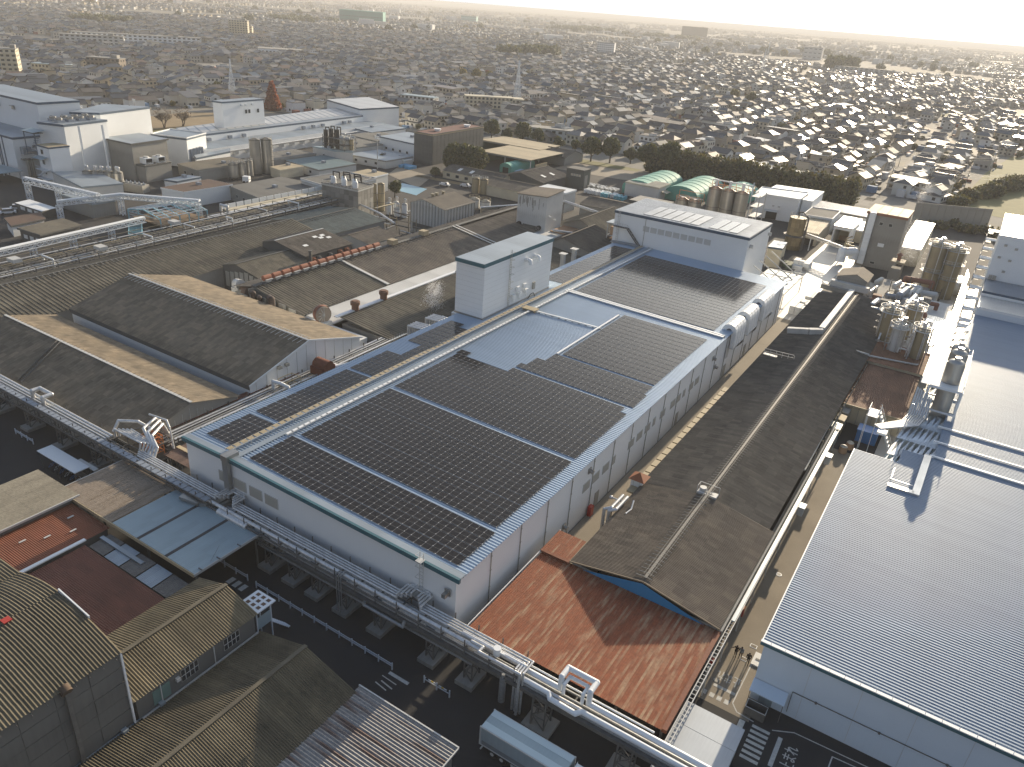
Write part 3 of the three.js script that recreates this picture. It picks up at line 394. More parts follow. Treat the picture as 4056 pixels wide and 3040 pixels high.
// ---------- right-hand hall ----------
{
  const t = thing('blue_roof_hall', 'huge hall with ribbed blue-grey metal roof and pale blue front wall', 'factory');
  const x0 = -6.8, xN = 1.6, x1 = 62, zf = -66.9, zN = -117, zb = -205, y = 8.05, xB = 4.3;
  one((b) => { b.sheet([x1, y, zf], [0, 0, zN - zf], [x0 - x1, 0.001, 0], { pitch: .45, amp: .1, rows: 1, kind: 'fold', tone: .03, seed: 8 }); b.sheet([x1, y, zN], [0, 0, -5], [-.5 - x1, 0.001, 0], { pitch: .45, amp: .1, rows: 1, kind: 'fold', tone: .03, seed: 8 }); b.sheet([x1, y, zN - 5], [0, 0, zb - zN + 5], [xB - x1 - .3, 0.001, 0], { pitch: .45, amp: .1, rows: 1, kind: 'fold', tone: .03, seed: 8 }); }).to('roof', M.wideroof, t);
  one((b) => b.prism([[x0 + .25, zf - .1], [x1, zf - .1], [x1, zb], [xB, zb], [xB, zN - 5], [x0 + 6, zN - 5], [x0 + 6, zN], [x0 + .25, zN]], 0, y - .25)).to('wall', mat('pale_blue_wall', .6, .69, .77, .6, 0, TX.white), t);
  one((b) => b.ab(x0 - .15, y - .32, zf - .1, x1, y + .1, zf + .12)).to('eave_trim', M.teal, t);
  one((b) => b.ab(x0 - .15, y + .1, zf - .25, x1, y + .2, zf + .15)).to('eave_cap', M.white, t);
  one((b) => { b.ab(x0 - .1, y - .2, zN, x0 + .02, y + .14, zf); }).to('side_verge', M.white, t);
  for (let x = x0 + .9; x < 34; x += 1.48) one((b) => b.bar([x, y + .15, zf - .05], [x, y + .65, zf - .05], .05)).to('snow_guard', M.white, t);
  for (let x = x0 + 5.2; x < 40; x += 5) one((b) => b.ab(x, .2, zf - .09, x + .03, y - .4, zf - .07)).to('wall_joint', M.frame, t);
  one((b) => { b.bar([x0 + 4.2, 3.5, zf], [x1, 3.5, zf], .07); b.bar([x0 + 4.2, 3.5, zf], [x0 + 4.2, .6, zf], .06); for (const x of [x0 + 6.6, x0 + 12.8, x0 + 19]) b.box(x, 3.5, zf + .04, .2, .2, .2); }).to('wall_pipe', M.steel, t);
  // little awning with door at the corner
  one((b) => { b.quad([x0 + .2, 2.55, zf + 1.5], [x0 + 3.9, 2.55, zf + 1.5], [x0 + 3.9, 3.05, zf], [x0 + .2, 3.05, zf]); b.ab(x0 + .2, 2.42, zf + 1.42, x0 + 3.9, 2.54, zf + 1.5); }).to('awning', mat('pale_awning', .55, .64, .72, .5), t);
  one((b) => { b.bar([x0 + .3, 0, zf + 1.4], [x0 + .3, 2.5, zf + 1.4], .06); b.bar([x0 + 3.8, 0, zf + 1.4], [x0 + 3.8, 2.5, zf + 1.4], .06); }).to('awning_post', M.steel, t);
  onwall(new MB(), [x0 + 1.2, zf - .05], [x0 + 2.6, zf - .05], .05, 2.2, .05).to('door', M.blueroof, t);
  // roof-top white ribs farther back
  for (const z of [-122.2, -127.8, -134]) one((b) => b.bar([xB - 1, y + .3, z], [x1, y + .3, z], .45, .22)).to('roof_conduit', M.white, t);
  // sunk gutter corner by the steel plant
  one((b) => { b.bar([x0 + 6.0, y + .25, zN + 8.2], [xB - 1.6, y + .25, zN + 8.2], .9, .3); b.bar([xB - 1.4, y + .25, zN + 8.6], [xB - 1.2, y + .25, zN - 5], 1.0, .3); }).to('roof_gutter', M.silver, t);
  one((b) => { b.ab(xB - 5, y + .4, zN + 3, xB - 4.9, y + .5, zN + 6.6); b.ab(xB - 5, y + .4, zN + 6.5, xB - 2, y + .5, zN + 6.6); }).to('roof_pipe', M.pipe, t);
  // stepped taller parts behind
  hall(t, [[xB, -205], [62, -205], [62, -216], [xB, -216]], 9.8, { roof: M.silver, trim: M.white, trimH: .3, y0: 0, wall: mat('pale_blue_wall_b', .66, .72, .77, .6, 0, TX.white), over: .02 });
  hall(t, [[xB, -216.1], [62, -216.1], [62, -229], [xB, -229]], 11, { roof: M.metal, trim: M.tealdk, trimH: .3, over: .02 });
  hall(t, [[xB - .1, -229.1], [62, -229.1], [62, -262], [xB - .1, -262]], 22.4, { roof: M.silver, trim: M.white, trimH: .3, over: .2, rib: .5 });
  for (const [x, yy] of [[6.1, 20.4], [8.6, 19.9], [5.6, 17.2], [8.1, 16.8], [7.6, 13.8]]) one((b) => { b.box(x, yy, -229, .7, .5, .3); b.ab(x - .35, yy + .1, -229, x + .35, yy + .3, -228.5); }).to('vent_hood', M.tank, t);
  for (const x of [5.2, 6.1]) one((b) => b.box(x, 12, -228.6, .8, .9, .7)).to('air_conditioner', M.louver, t);
}

// ---------- foreground sheds ----------
function gable(t, { axis = 'z', a0, a1, c0, c1, cm, e0, e1 = e0, ym, roof = M.cement, wall = M.conc, pitch = .26, amp = .05, rows = 6, seed = 1, base = 0, cap = M.cementD, lap = .025, over = .35, walls = true, kind = 'wave', col = [1, 1, 1] }) {
  const P = (c, y, a) => axis === 'z' ? [c, y, a] : [a, y, c], lo = Math.min(a0, a1), hi = Math.max(a0, a1);
  const slope = (cE, yE, nm, sd) => one((b) => { b.col = col; const A = P(cE, yE, lo - over), B = P(cE, yE, hi + over), R = P(cm, ym, lo - over); b.sheet(A, sub(B, A), sub(R, A), { pitch, amp, rows, seed: sd, lap, kind }); }).to(nm, roof, t);
  slope(c0, e0, 'roof_slope', seed); slope(c1, e1, 'roof_slope', seed + 1);
  one((b) => b.bar(P(cm, ym + .09, lo - over - .02), P(cm, ym + .09, hi + over + .02), .45, .1)).to('ridge_cap', cap, t);
  if (walls) one((b) => { const d0 = Math.sign(cm - c0) * .3, d1 = Math.sign(cm - c1) * .3; for (const a of [lo, hi]) { b.quad(P(c0 + d0, base, a), P(cm, base, a), P(cm, ym - .12, a), P(c0 + d0, e0 - .08, a)); b.quad(P(cm, base, a), P(c1 + d1, base, a), P(c1 + d1, e1 - .08, a), P(cm, ym - .12, a)); } for (const [c, y] of [[c0 + d0, e0 - .05], [c1 + d1, e1 - .05]]) b.quad(P(c, base, lo), P(c, base, hi), P(c, y, hi), P(c, y, lo)); }).to('wall', wall, t);
  return t;
}
{ // the tall barrel-roofed shed at the lower left
  const t = thing('barrel_shed', 'tall shed with weathered arched corrugated roof and dark grey slab wall, lower left', 'shed');
  const arc = (s) => [lerp(-52.55, -61.6, s), 12.95 + 2.1 * Math.sin(s * Math.PI / 2)];
  const z0 = 2, z1 = -25.2;
  one((b) => { b.col = [1, .95, .84]; const N = 7; for (let k = 0; k < N; k++) { const p = arc(k / N), q = arc((k + 1) / N); b.sheet([p[0], p[1], z1 + .02 * k], [0, 0, z0 - z1], [q[0] - p[0], q[1] - p[1], 0], { pitch: .3, amp: .075, rows: 1, lap: .01, seed: 4, tone: .2 }); } for (let k = 0; k < N; k++) { const p = arc(k / N), q = arc((k + 1) / N), m = (w) => [-123.2 - w[0], w[1]]; b.sheet([m(p)[0], m(p)[1], z0], [0, 0, z1 - z0], [m(q)[0] - m(p)[0], m(q)[1] - m(p)[1], 0], { pitch: .3, amp: .075, rows: 1, lap: .01, seed: 5, tone: .2 }); } }).to('roof', M.cementG, t);
  const wl = one((b) => { b.prism([[-52.9, z0], [-52.9, z1], [-70.3, z1], [-70.3, z0]], 0, 12.8); for (let k = 0; k < 8; k++) { const p = arc(k / 8), q = arc((k + 1) / 8); b.quad([p[0], 12.7, z1], [q[0], 12.7, z1], [q[0], q[1] - .1, z1], [p[0], p[1] - .1, z1]); } }).to('wall', M.concD, t);
  for (let r = 0; r < 5; r++) for (let k = 0; k < 9; k++) one((b) => { const za = z1 + .12 + k * 2.9, y = 4.3 + r * 1.72; b.ab(-52.9, y, za, -52.82 - (hash2(r, k) * .05), y + 1.66, Math.min(z0, za + 2.86)); b.col = [1, 1, 1]; }).to('wall_slab', M.concD, t);
  one((b) => b.bar([-52.75, 3.9, z1 + .06], [-52.75, 12.9, z1 + .06], .16, .2)).to('corner_post', M.white, t);
  one((b) => b.bar([-52.65, 3.9, -20.2], [-52.65, 13, -20.2], .34, .3)).to('downpipe', M.steel, t);
  one((b) => { b.cyl([-53, 12.9, -20.2], [-52.4, 12.6, -20.2], .5, 8); }).to('rain_hopper', mat('rusted_hopper', .09, .06, .04, .9), t);
  one((b) => { for (let k = 0; k < 22; k++) b.bar([-52.75, 12.7, z1 + .6 + k * 1.2], [-52.4, 12.55, z1 + .6 + k * 1.2], .05); }).to('gutter_hooks', M.steel, t).userData.kind = 'stuff';
  one((b) => b.bar([-61.6, 15.15, z1 + .02], [-57, 14.45, z1 + .02], .12, .4)).to('white_verge', M.white, t);
  one((b) => b.box(-61.4, 15.2, -20.5, .7, .1, .7)).to('red_patch', M.red, t);
}
{
  const t = thing('lower_barrel_shed', 'lower arched shed roof peeping out behind the tall barrel-roofed shed', 'shed');
  one((b) => { b.col = [1, .95, .84]; b.sheet([-64, 13.9, -25.1], [0, 0, 30], [-12, -.4, 0], { pitch: .3, amp: .07, rows: 6, seed: 9, tone: .2 }); }).to('roof', M.cementG, t);
  one((b) => b.prism([[-64, 5], [-76, 5], [-76, -25], [-64, -25]], 0, 13.4)).to('wall', M.concD, t);
}
{
  const t = thing('olive_gable_shed', 'gabled shed with olive corrugated roof and two barred windows, white stair at its end', 'shed');
  gable(t, { a0: -39.2, a1: -25.6, c0: -52.5, c1: -62, cm: -57.3, e0: 6.6, ym: 8.05, roof: M.cementG, wall: M.concD, pitch: .28, amp: .07, rows: 1, seed: 11, cap: M.cementG, col: [1.08, 1, .84] });
  for (const z of [-36.2, -31.2]) { const w = win(t, [-52.78, z + 1], [-52.78, z - 1], 4.7, 6.2, { pane: M.glass, frame: M.conc }); for (let k = 1; k < 4; k++) onwall(new MB(), [-52.78, z + 1 - k * .5 + .03], [-52.78, z + 1 - k * .5 - .03], 4.75, 6.15, .09).to('mullion', M.frame, w); onwall(new MB(), [-52.78, z + .95], [-52.78, z - .95], 5.42, 5.48, .09).to('transom', M.frame, w); }
  onwall(new MB(), [-52.78, -27.2], [-52.78, -29], 4.3, 6, .05).to('painted_door', mat('faded_green', .12, .2, .18, .8), t);
  one((b) => b.box(-52.6, 5.6, -29.8, .35, .4, .4)).to('wall_lamp', M.frame, t);
  one((b) => { b.bar([-52.5, 4.1, -25.8], [-52.5, 4.2, -39.3], .16, .12); }).to('wall_gutter', M.pipe, t);
  for (const z of [-34, -28]) one((b) => b.bar([-52.62, 4.2, z], [-52.62, 6.5, z], .08)).to('downpipe', M.frame, t);
}
{
  const t = thing('dark_gable_shed', 'wide dark corrugated gable shed half in shadow at the bottom edge', 'shed');
  gable(t, { a0: -39.4, a1: -8, c0: -52.7, c1: -38.8, cm: -45.7, e0: 4, ym: 6, roof: M.cementG, wall: M.concD, pitch: .24, amp: .06, rows: 1, seed: 14, cap: M.cementG, col: [.9, .85, .74] });
  one((b) => b.bar([-52.75, 3.95, -39.5], [-52.75, 3.95, -8], .2, .14)).to('gutter', M.metalB, t);
  for (const z of [-24, -27.8]) one((b) => b.box(-52.5, 4.25, z, .5, .35, .5)).to('roof_box', M.metalB, t);
}
{
  const t = thing('ribbed_grey_roof', 'low flat roof of grey and rust-stained ribs at the bottom edge left of the lorry', 'shed');
  const colf = (u, v, i) => { const w = clamp((fbm(i * .6 + 9, v * .3 + i * 3, 3) - .45) * 4) * (hash2(i, 3) > .45 ? 1 : .15); return [lerp(.3, .13, w), lerp(.29, .085, w), lerp(.28, .07, w)]; };
  one((b) => b.sheet([-39.1, 4, -40.5], [0, 0, 24], [12.3, .02, 0], { pitch: .34, amp: .09, rows: 14, lap: .004, colf })).to('roof', M.rust, t);
  one((b) => { b.bar([-39.2, 4.02, -40.55], [-26.8, 4.04, -40.55], .14, .16); b.bar([-26.8, 4.04, -40.5], [-26.8, 4.04, -16], .12, .14); }).to('verge', M.frame, t);
  one((b) => b.prism([[-38.7, -40.1], [-27.2, -40.1], [-27.2, -16], [-38.7, -16]], 0, 3.85)).to('wall', M.concD, t);
}
{
  const t = thing('stair_box', 'white steel stair tower with perforated landing at the end of the olive shed', 'stairs');
  one((b) => { for (const x of [-55.2, -53.3]) for (const z of [-41.8, -39.9]) b.bar([x, 0, z], [x, 6.4, z], .12); }).to('post', M.steelW, t);
  one((b) => b.ab(-55.6, 6.3, -42.2, -52.8, 6.42, -39.7)).to('landing', M.steelW, t);
  for (let k = 0; k < 3; k++) for (let j = 0; j < 3; j++) one((b) => b.ab(-55.2 + k * .8, 6.43, -41.9 + j * .7, -54.75 + k * .8, 6.45, -41.5 + j * .7)).to('landing_hole', M.brown, t);
  one((b) => b.ab(-53.3, 3.6, -41.8, -53.25, 5.2, -39.9)).to('side_panel', M.blueroof, t);
  one((b) => { for (let k = 0; k < 12; k++) b.box(-54.2, .3 + k * .28, -44.5 + k * .24, 1, .05, .3); }).to('step', M.steelW, t);
}
{
  const t = thing('wide_canopy', 'wide open canopy with brown ribbed roof at one end and three pale blue panels', 'canopy');
  const colf = (u, v, i) => { const w = clamp((fbm(i * .5, v * .5 + i, 3) - .4) * 3); return [lerp(.32, .22, w), lerp(.26, .17, w), lerp(.2, .12, w)]; };
  one((b) => b.sheet([-92.2, 5.0, -40.6], [11.5, 0, 0], [0, .12, -9.6], { pitch: .42, amp: .09, rows: 8, lap: .004, colf })).to('brown_roof', M.rust, t);
  for (const [x0, x1] of [[-80.4, -75.5], [-75, -70.1], [-69.6, -64.6]]) one((b) => b.sheet([x0, 5, -40.6], [x1 - x0, 0, 0], [0, .12, -9.6], { pitch: .3, amp: .04, rows: 3, lap: .01, tone: .05 })).to('blue_roof_panel', M.blueroof, t);
  for (const x of [-75.25, -69.85]) one((b) => b.bar([x, 4.95, -40.6], [x, 5.05, -50.2], .5, .1)).to('valley_gutter', M.black, t);
  one((b) => { b.bar([-92.2, 4.8, -40.5], [-64.6, 4.8, -40.5], .12, .45); }).to('eave_fascia', M.tan, t);
  one((b) => { b.bar([-64.55, 4.85, -40.5], [-64.55, 4.95, -50.2], .1, .35); b.bar([-92.2, 4.85, -40.5], [-92.2, 4.95, -50.2], .1, .35); }).to('side_fascia', M.frame, t);
  for (const x of [-91.8, -83, -74, -64.9]) for (const z of [-41, -49.6]) one((b) => b.bar([x, 0, z], [x, 4.9, z], .2)).to('post', M.steel, t);
  one((b) => { b.bar([-66.4, 5.2, -45.5], [-64.8, 5.2, -43], .03); for (const z of [-41.5, -44, -47]) b.box(-64.7, 5.12, z, .6, .12, .1); }).to('gutter_bracket', M.steel, t);
}
{
  const t = thing('brown_roof_shed', 'flat rust-red shed roof lit on its left half, below the brown end of the canopy', 'shed');
  one((b) => b.sheet([-89.6, 4.3, -40.4], [0, 0, 26], [8.9, -.1, 0], { pitch: .24, amp: .04, rows: 4, tone: .1 })).to('roof', mat('rust_red_roof', .24, .075, .035, .8, 0, TX.streak), t);
  one((b) => b.prism([[-89.3, -40.1], [-81, -40.1], [-81, -14], [-89.3, -14]], 0, 4.1)).to('wall', M.concD, t);
  for (const [x, z] of [[-86.2, -38.6], [-84.6, -34.8], [-86, -32.6], [-83.4, -37.3]]) one((b) => b.box(x, 4.4, z, .25, .06, .8)).to('skylight_strip', M.frame, t);
  one((b) => b.bar([-80.7, 4.35, -37.2], [-80.7, 4.35, -14], .5, .16)).to('white_gutter', M.white, t);
}
{
  const t = thing('maroon_roof_shed', 'large flat dark maroon shed roof in shadow beside the olive gable', 'shed');
  one((b) => b.sheet([-80.2, 4.0, -36.8], [0, 0, 23], [15.6, -.05, 0], { pitch: .24, amp: .04, rows: 6, tone: .1 })).to('roof', M.maroon, t);
  one((b) => b.prism([[-79.9, -36.5], [-64.9, -36.5], [-64.9, -14], [-79.9, -14]], 0, 3.75)).to('wall', M.concD, t);
}
{
  const t = thing('strip_roof', 'narrow slatted glass roof in the gap between canopy and maroon roof', 'roof');
  for (let k = 0; k < 5; k++) one((b) => b.sheet([-80 + k * 3.1, 3.7, -37.1], [2.9, 0, 0], [0, .2, -2.8], { pitch: .3, amp: .05, rows: 1 })).to('roof_strip', k % 2 ? M.metalB : M.steel, t);
  one((b) => b.bar([-80.2, 3.95, -38.9], [-72, 3.95, -38.9], .5, .14)).to('white_flashing', M.metalB, t);
}
{
  const t = thing('lit_ribbed_shed', 'sunlit tan ribbed shed roof left of the wide canopy', 'shed');
  const colf = (u, v, i) => { const w = fbm(i * .4, v * .4, 3); return [.36 * (.6 + .6 * w), .32 * (.6 + .6 * w), .24 * (.6 + .6 * w)]; };
  one((b) => b.sheet([-98.6, 5.05, -15], [9.8, 0, 0], [0, .05, -26.4], { pitch: .42, amp: .09, rows: 10, lap: .004, colf })).to('roof', M.rust, t);
  one((b) => { b.bar([-88.7, 5.05, -15], [-88.7, 5.1, -41.4], .16, .3); }).to('side_gutter', M.frame, t);
  one((b) => b.prism([[-98.3, -41], [-89, -41], [-89, -15], [-98.3, -15]], 0, 4.85)).to('wall', M.concD, t);
}
{
  const t = thing('white_roof_shelter', 'small open shelter with white roof over parked bicycles beside the pipe rack', 'shelter');
  one((b) => b.ab(-106.8, 2.9, -47.5, -97.2, 3.02, -45.3)).to('roof', M.white, t);
  one((b) => b.ab(-100.6, 2.6, -48.2, -96.2, 2.72, -47.5)).to('rear_roof', M.whiteB, t);
  one((b) => { for (const x of [-106.5, -102, -97.5]) for (const z of [-47.3, -45.5]) b.bar([x, 0, z], [x, 2.9, z], .1); }).to('post', M.steel, t);
  one((b) => b.ab(-106.6, 0, -47.5, -97.4, 1.2, -47.42)).to('back_panel', M.steel, t);
}
for (let i = 0; i < 6; i++) { // bicycles under the shelter
  const t = thing('bicycle', 'bicycle, ' + ['first', 'second', 'third', 'fourth', 'fifth', 'last'][i] + ' from the far-left end of the row under the white-roofed shelter', 'bicycle', [-105.6 + i * 1.35, 0, -46.4], 'bicycles under the white-roofed shelter', .1 * (i % 3 - 1));
  for (const z of [-.52, .52]) { const w = new MB(); for (let k = 0; k < 10; k++) { const a = k / 10 * 6.283, c = (k + 1) / 10 * 6.283; w.bar([0, .33 + .31 * Math.sin(a), z + .31 * Math.cos(a)], [0, .33 + .31 * Math.sin(c), z + .31 * Math.cos(c)], .045); } w.to('wheel', M.black, t); }
  one((b) => { b.bar([0, .33, .52], [0, .78, .12], .04); b.bar([0, .33, .52], [0, .36, .02], .04); b.bar([0, .36, .02], [0, .85, .18], .04); b.bar([0, .36, .02], [0, .8, -.38], .04); b.bar([0, .78, .12], [0, .82, -.38], .04); b.bar([0, .33, -.52], [0, .98, -.36], .04); }).to('frame', i % 2 ? M.steelW : M.blue, t);
  one((b) => b.bar([-.26, .98, -.34], [.26, .98, -.34], .035)).to('handlebar', M.frame, t);
  one((b) => b.box(0, .9, .2, .14, .07, .26)).to('saddle', M.black, t);
}

// ---------- front pipe rack ----------
{
  const t = thing('pipe_rack', 'long raised rack of silver lagged pipes crossing in front of the white hall', 'pipe rack');
  const xs = [-128, -119, -110, -101, -90, -80, -71, -63.6, -59.4, -55.4, -50.8, -45.4, -37.8, -32.6];
  for (const x of xs) { one((b) => trestle(b, x, -51, .5, 4.9, 1, 1.5, .14)).to('trestle', M.steel, t); one((b) => { b.ab(x - 1.1, 0, -52.3, x + 1.1, .55, -49.4); }).to('foundation', M.conc, t); }
  for (const x of [-23.4, -14, -5, 4]) { one((b) => trestle(b, x, -50.3, .4, 4.6, 1.5, 1.5, .14)).to('trestle', M.steel, t); one((b) => b.ab(x - 1.6, 0, -51.6, x + 1.6, .4, -49)).to('foundation', M.conc, t); }
  for (const z of [-49.7, -52.4]) one((b) => { b.bar([-130, 4.1, z], [6, 4.1, z], .16, .26); b.bar([-130, 5.3, z], [-26, 5.3, z], .16, .24); }).to('side_beam', M.steel, t);
  for (let x = -129; x < 6; x += 3.1) one((b) => { b.bar([x, 4.2, -52.5], [x, 4.2, -49.6], .14, .18); if (x < -26) { b.bar([x, 5.3, -52.5], [x, 5.3, -49.6], .14, .18); for (const z of [-49.75, -52.35]) b.bar([x, 4, z], [x, 6.5, z], .1); } }).to('cross_beam', M.steel, t);
  // upper level: four slim lagged pipes and one thick, with expansion loops
  const loop = (x, z, k) => [[x, 6.05, z], [x, 6.55, z], [x, 6.55, z - 1.9 + k * .02], [x + 3.4 - k * .8, 6.55, z - 1.9 + k * .02], [x + 3.4 - k * .8, 6.55, z], [x + 3.4 - k * .8, 6.05, z]];
  for (let k = 0; k < 4; k++) {
    const z = -50.75 - k * .36, P = [[-90.2 - k * .4, 6.05, z], ...loop(-73.6 + k * .4, z, k), ...loop(-43 + k * .4, z, k), [-26.7 + k * .32, 6.05, z]];
    P.push([-26.7 + k * .32, 6.05, -49.9], [-26.7 + k * .32, .4, -49.9]);
    one((b) => b.path(P, .13, 8)).to('pipe', M.pipe, t);
  }
  one((b) => b.path([[-90.3, 5.75, -50.2], [-31.1, 5.75, -50.2]], .26, 10)).to('thick_pipe', M.pipe, t);
  one((b) => b.path([[-32.5, 6.1, -50.35], [-31, 6.1, -50.35], [-31, 6.1, -49.6], [-26, 6.1, -49.6], [-26, .4, -49.6]], .17, 8)).to('pipe', M.pipe, t);
  one((b) => b.path([[-34, 5.9, -50.9], [-25.9, 5.9, -50.9]], .3, 10)).to('thick_pipe', M.pipe, t);
  one((b) => { b.cyl([-29.4, 5.9, -50.6], [-29.4, 6.8, -50.6], .42, 12); b.cyl([-29.4, 6.3, -50.6], [-28.5, 6.3, -50.6], .1, 6); }).to('valve_drum', M.white, t);
  one((b) => { b.cyl([-27.9, 1, -49.7], [-27.9, 4.3, -49.7], .36, 10); b.cyl([-27.9, 4.3, -49.7], [-27.9, 4.8, -49.7], .2, 8); }).to('standing_vessel', M.pipeD, t);
  for (const [z, r, y, m, x0, x1] of [[-50.1, .17, 4.6, M.pipeD, -88, 5], [-50.5, .22, 4.75, M.pipe, -66, 5], [-51.2, .12, 4.6, M.pipeD, -130, 5], [-51.6, .18, 4.65, M.pipe, -130, -30], [-52, .1, 4.6, M.pipeD, -130, 5], [-51.9, .16, 3.7, M.pipeD, -65, 5], [-50, .12, 3.3, M.pipeD, -65, -32]]) one((b) => b.cyl([x0, y, z], [x1, y, z], r, 8)).to('pipe', m, t);
  one((b) => b.path([[-46.6, 4.4, -49.4], [-46.6, 4, -49.3], [-40.9, 4, -49.3], [-40.9, 4.6, -49.6]], .2, 8)).to('pipe', M.pipeD, t);
  one((b) => b.cyl([-72, 5.2, -49.9], [-66.6, 5.2, -49.9], .5, 12)).to('drum', M.pipe, t);
  for (const dx of [0, .35, .7]) one((b) => b.path([[-51 + dx, 6.1, -50.2], [-51 + dx, 6.1, -49.5], [-51 + dx, .6, -49.5]], .08, 6)).to('drop_pipe', M.pipeD, t);
  // right part: two big white pipes with a loop
  one((b) => b.path([[-26.6, 5.3, -51.2], [-22.1, 5.3, -51.2], [-22.1, 6.9, -51.2], [-22.1, 6.9, -52.6], [-18.9, 6.9, -52.6], [-18.9, 6.9, -51.2], [-18.9, 5.3, -51.2], [6, 5.3, -51.2]], .3, 10)).to('white_pipe', M.white, t);
  one((b) => b.path([[-21.6, 5.2, -50.9], [-21.6, 6.4, -50.9], [-21.6, 6.4, -52.1], [-19.5, 6.4, -52.1], [-19.5, 6.4, -50.9], [-19.5, 5.2, -50.9]], .2, 8)).to('white_pipe', M.white, t);
  one((b) => b.path([[-26.6, 5.1, -50.2], [-22.8, 5.1, -50.15], [-22.4, 5.0, -49.7], [-19.5, 5.0, -49.6], [-19.1, 5.1, -50.1], [6, 5.1, -50.2]], .28, 10)).to('white_pipe', M.white, t);
  one((b) => b.path([[-26, 5.5, -51.75], [-12.2, 5.5, -51.75]], .1, 8)).to('white_pipe', M.white, t);
  one((b) => b.ab(-60, 4.35, -50.15, -8, 4.5, -49.55)).to('cable_tray', M.steel, t);
  // covered tray along the left half
  for (let i = 0; i < 48; i++) one((b) => b.ab(-129 + i * 1.15, 6.1, -50.3, -128 + i * 1.15, 6.18, -49.45)).to('tray_cover', M.metal, t);
  one((b) => { b.bar([-129, 6.05, -50.35], [-74, 6.05, -50.35], .1); b.bar([-129, 6.05, -49.4], [-74, 6.05, -49.4], .1); }).to('tray_rail', M.steel, t);
  for (const k of [0, 1, 2]) one((b) => b.path([[-130, 5.7, -51 - k * .5], [-98, 5.7, -51 - k * .5]], .14 + .04 * k, 8)).to('pipe', M.pipe, t);
  one((b) => b.path([[-117.5, 5.7, -51.2], [-117.5, 7, -51.2], [-117.5, 7, -52.4], [-114.2, 7, -52.4], [-114.2, 7, -51], [-114.2, 5.7, -51]], .32, 10)).to('pipe', M.pipe, t);
}
{ // crossing node at the left corner of the hall
  const t = thing('pipe_junction', 'tangle of silver pipe bends over an orange frame at the left corner of the hall', 'pipes');
  for (let k = 0; k < 5; k++) one((b) => b.path([[-97.2 + k * .3, 5.9, -52 - k * .45], [-97.2 + k * .3, 7.2 - k * .1, -52 - k * .45], [-91 + k * .32, 7.2 - k * .1, -52 - k * .35], [-91 + k * .32, 5.9, -51.6 - k * .2]], .15, 8)).to('pipe', M.pipe, t);
  for (let k = 0; k < 3; k++) one((b) => b.path([[-94.6 + k * .7, 4.6, -58], [-94.6 + k * .7, 7.9 - k * .3, -57], [-93.2 + k * .9, 7.9 - k * .3, -54], [-90.2 + k * .7, 6.8, -53], [-89.5 + k * .6, 5.8, -52]], .22, 8)).to('pipe_bend', M.pipe, t);
  one((b) => b.path([[-95.4, 8.4, -56.5], [-92, 8.4, -57], [-90.6, 8, -56.4], [-89.6, 5, -56], [-91, 4.6, -56.6]], .14, 8)).to('pipe', M.pipe, t);
  one((b) => b.path([[-98.3, 6.2, -52.4], [-98.3, 7.6, -53.4], [-96, 7.6, -55], [-94.5, 6.4, -56]], .24, 8)).to('pipe_bend', M.pipe, t);
  one((b) => { for (const x of [-93.5, -92.3, -91.1]) for (const z of [-55.4, -53.6]) b.bar([x, 3.6, z], [x, 6.9, z], .12); for (const y of [4.4, 5.3, 6.2, 6.9]) { for (const z of [-55.4, -53.6]) b.bar([-93.5, y, z], [-91.1, y, z], .09); for (const x of [-93.5, -92.3, -91.1]) b.bar([x, y, -55.4], [x, y, -53.6], .09); } }).to('orange_frame', M.orange, t);
  one((b) => { for (const z of [-51.2, -54, -57]) for (const x of [-97.5, -91]) b.bar([x, 0, z], [x, 5.6, z], .22); for (const y of [3, 5.6]) { for (const z of [-51.2, -54, -57]) b.bar([-97.5, y, z], [-91, y, z], .18); for (const x of [-97.5, -91]) b.bar([x, y, -51.2], [x, y, -57], .18); } }).to('support_frame', M.steel, t);
}
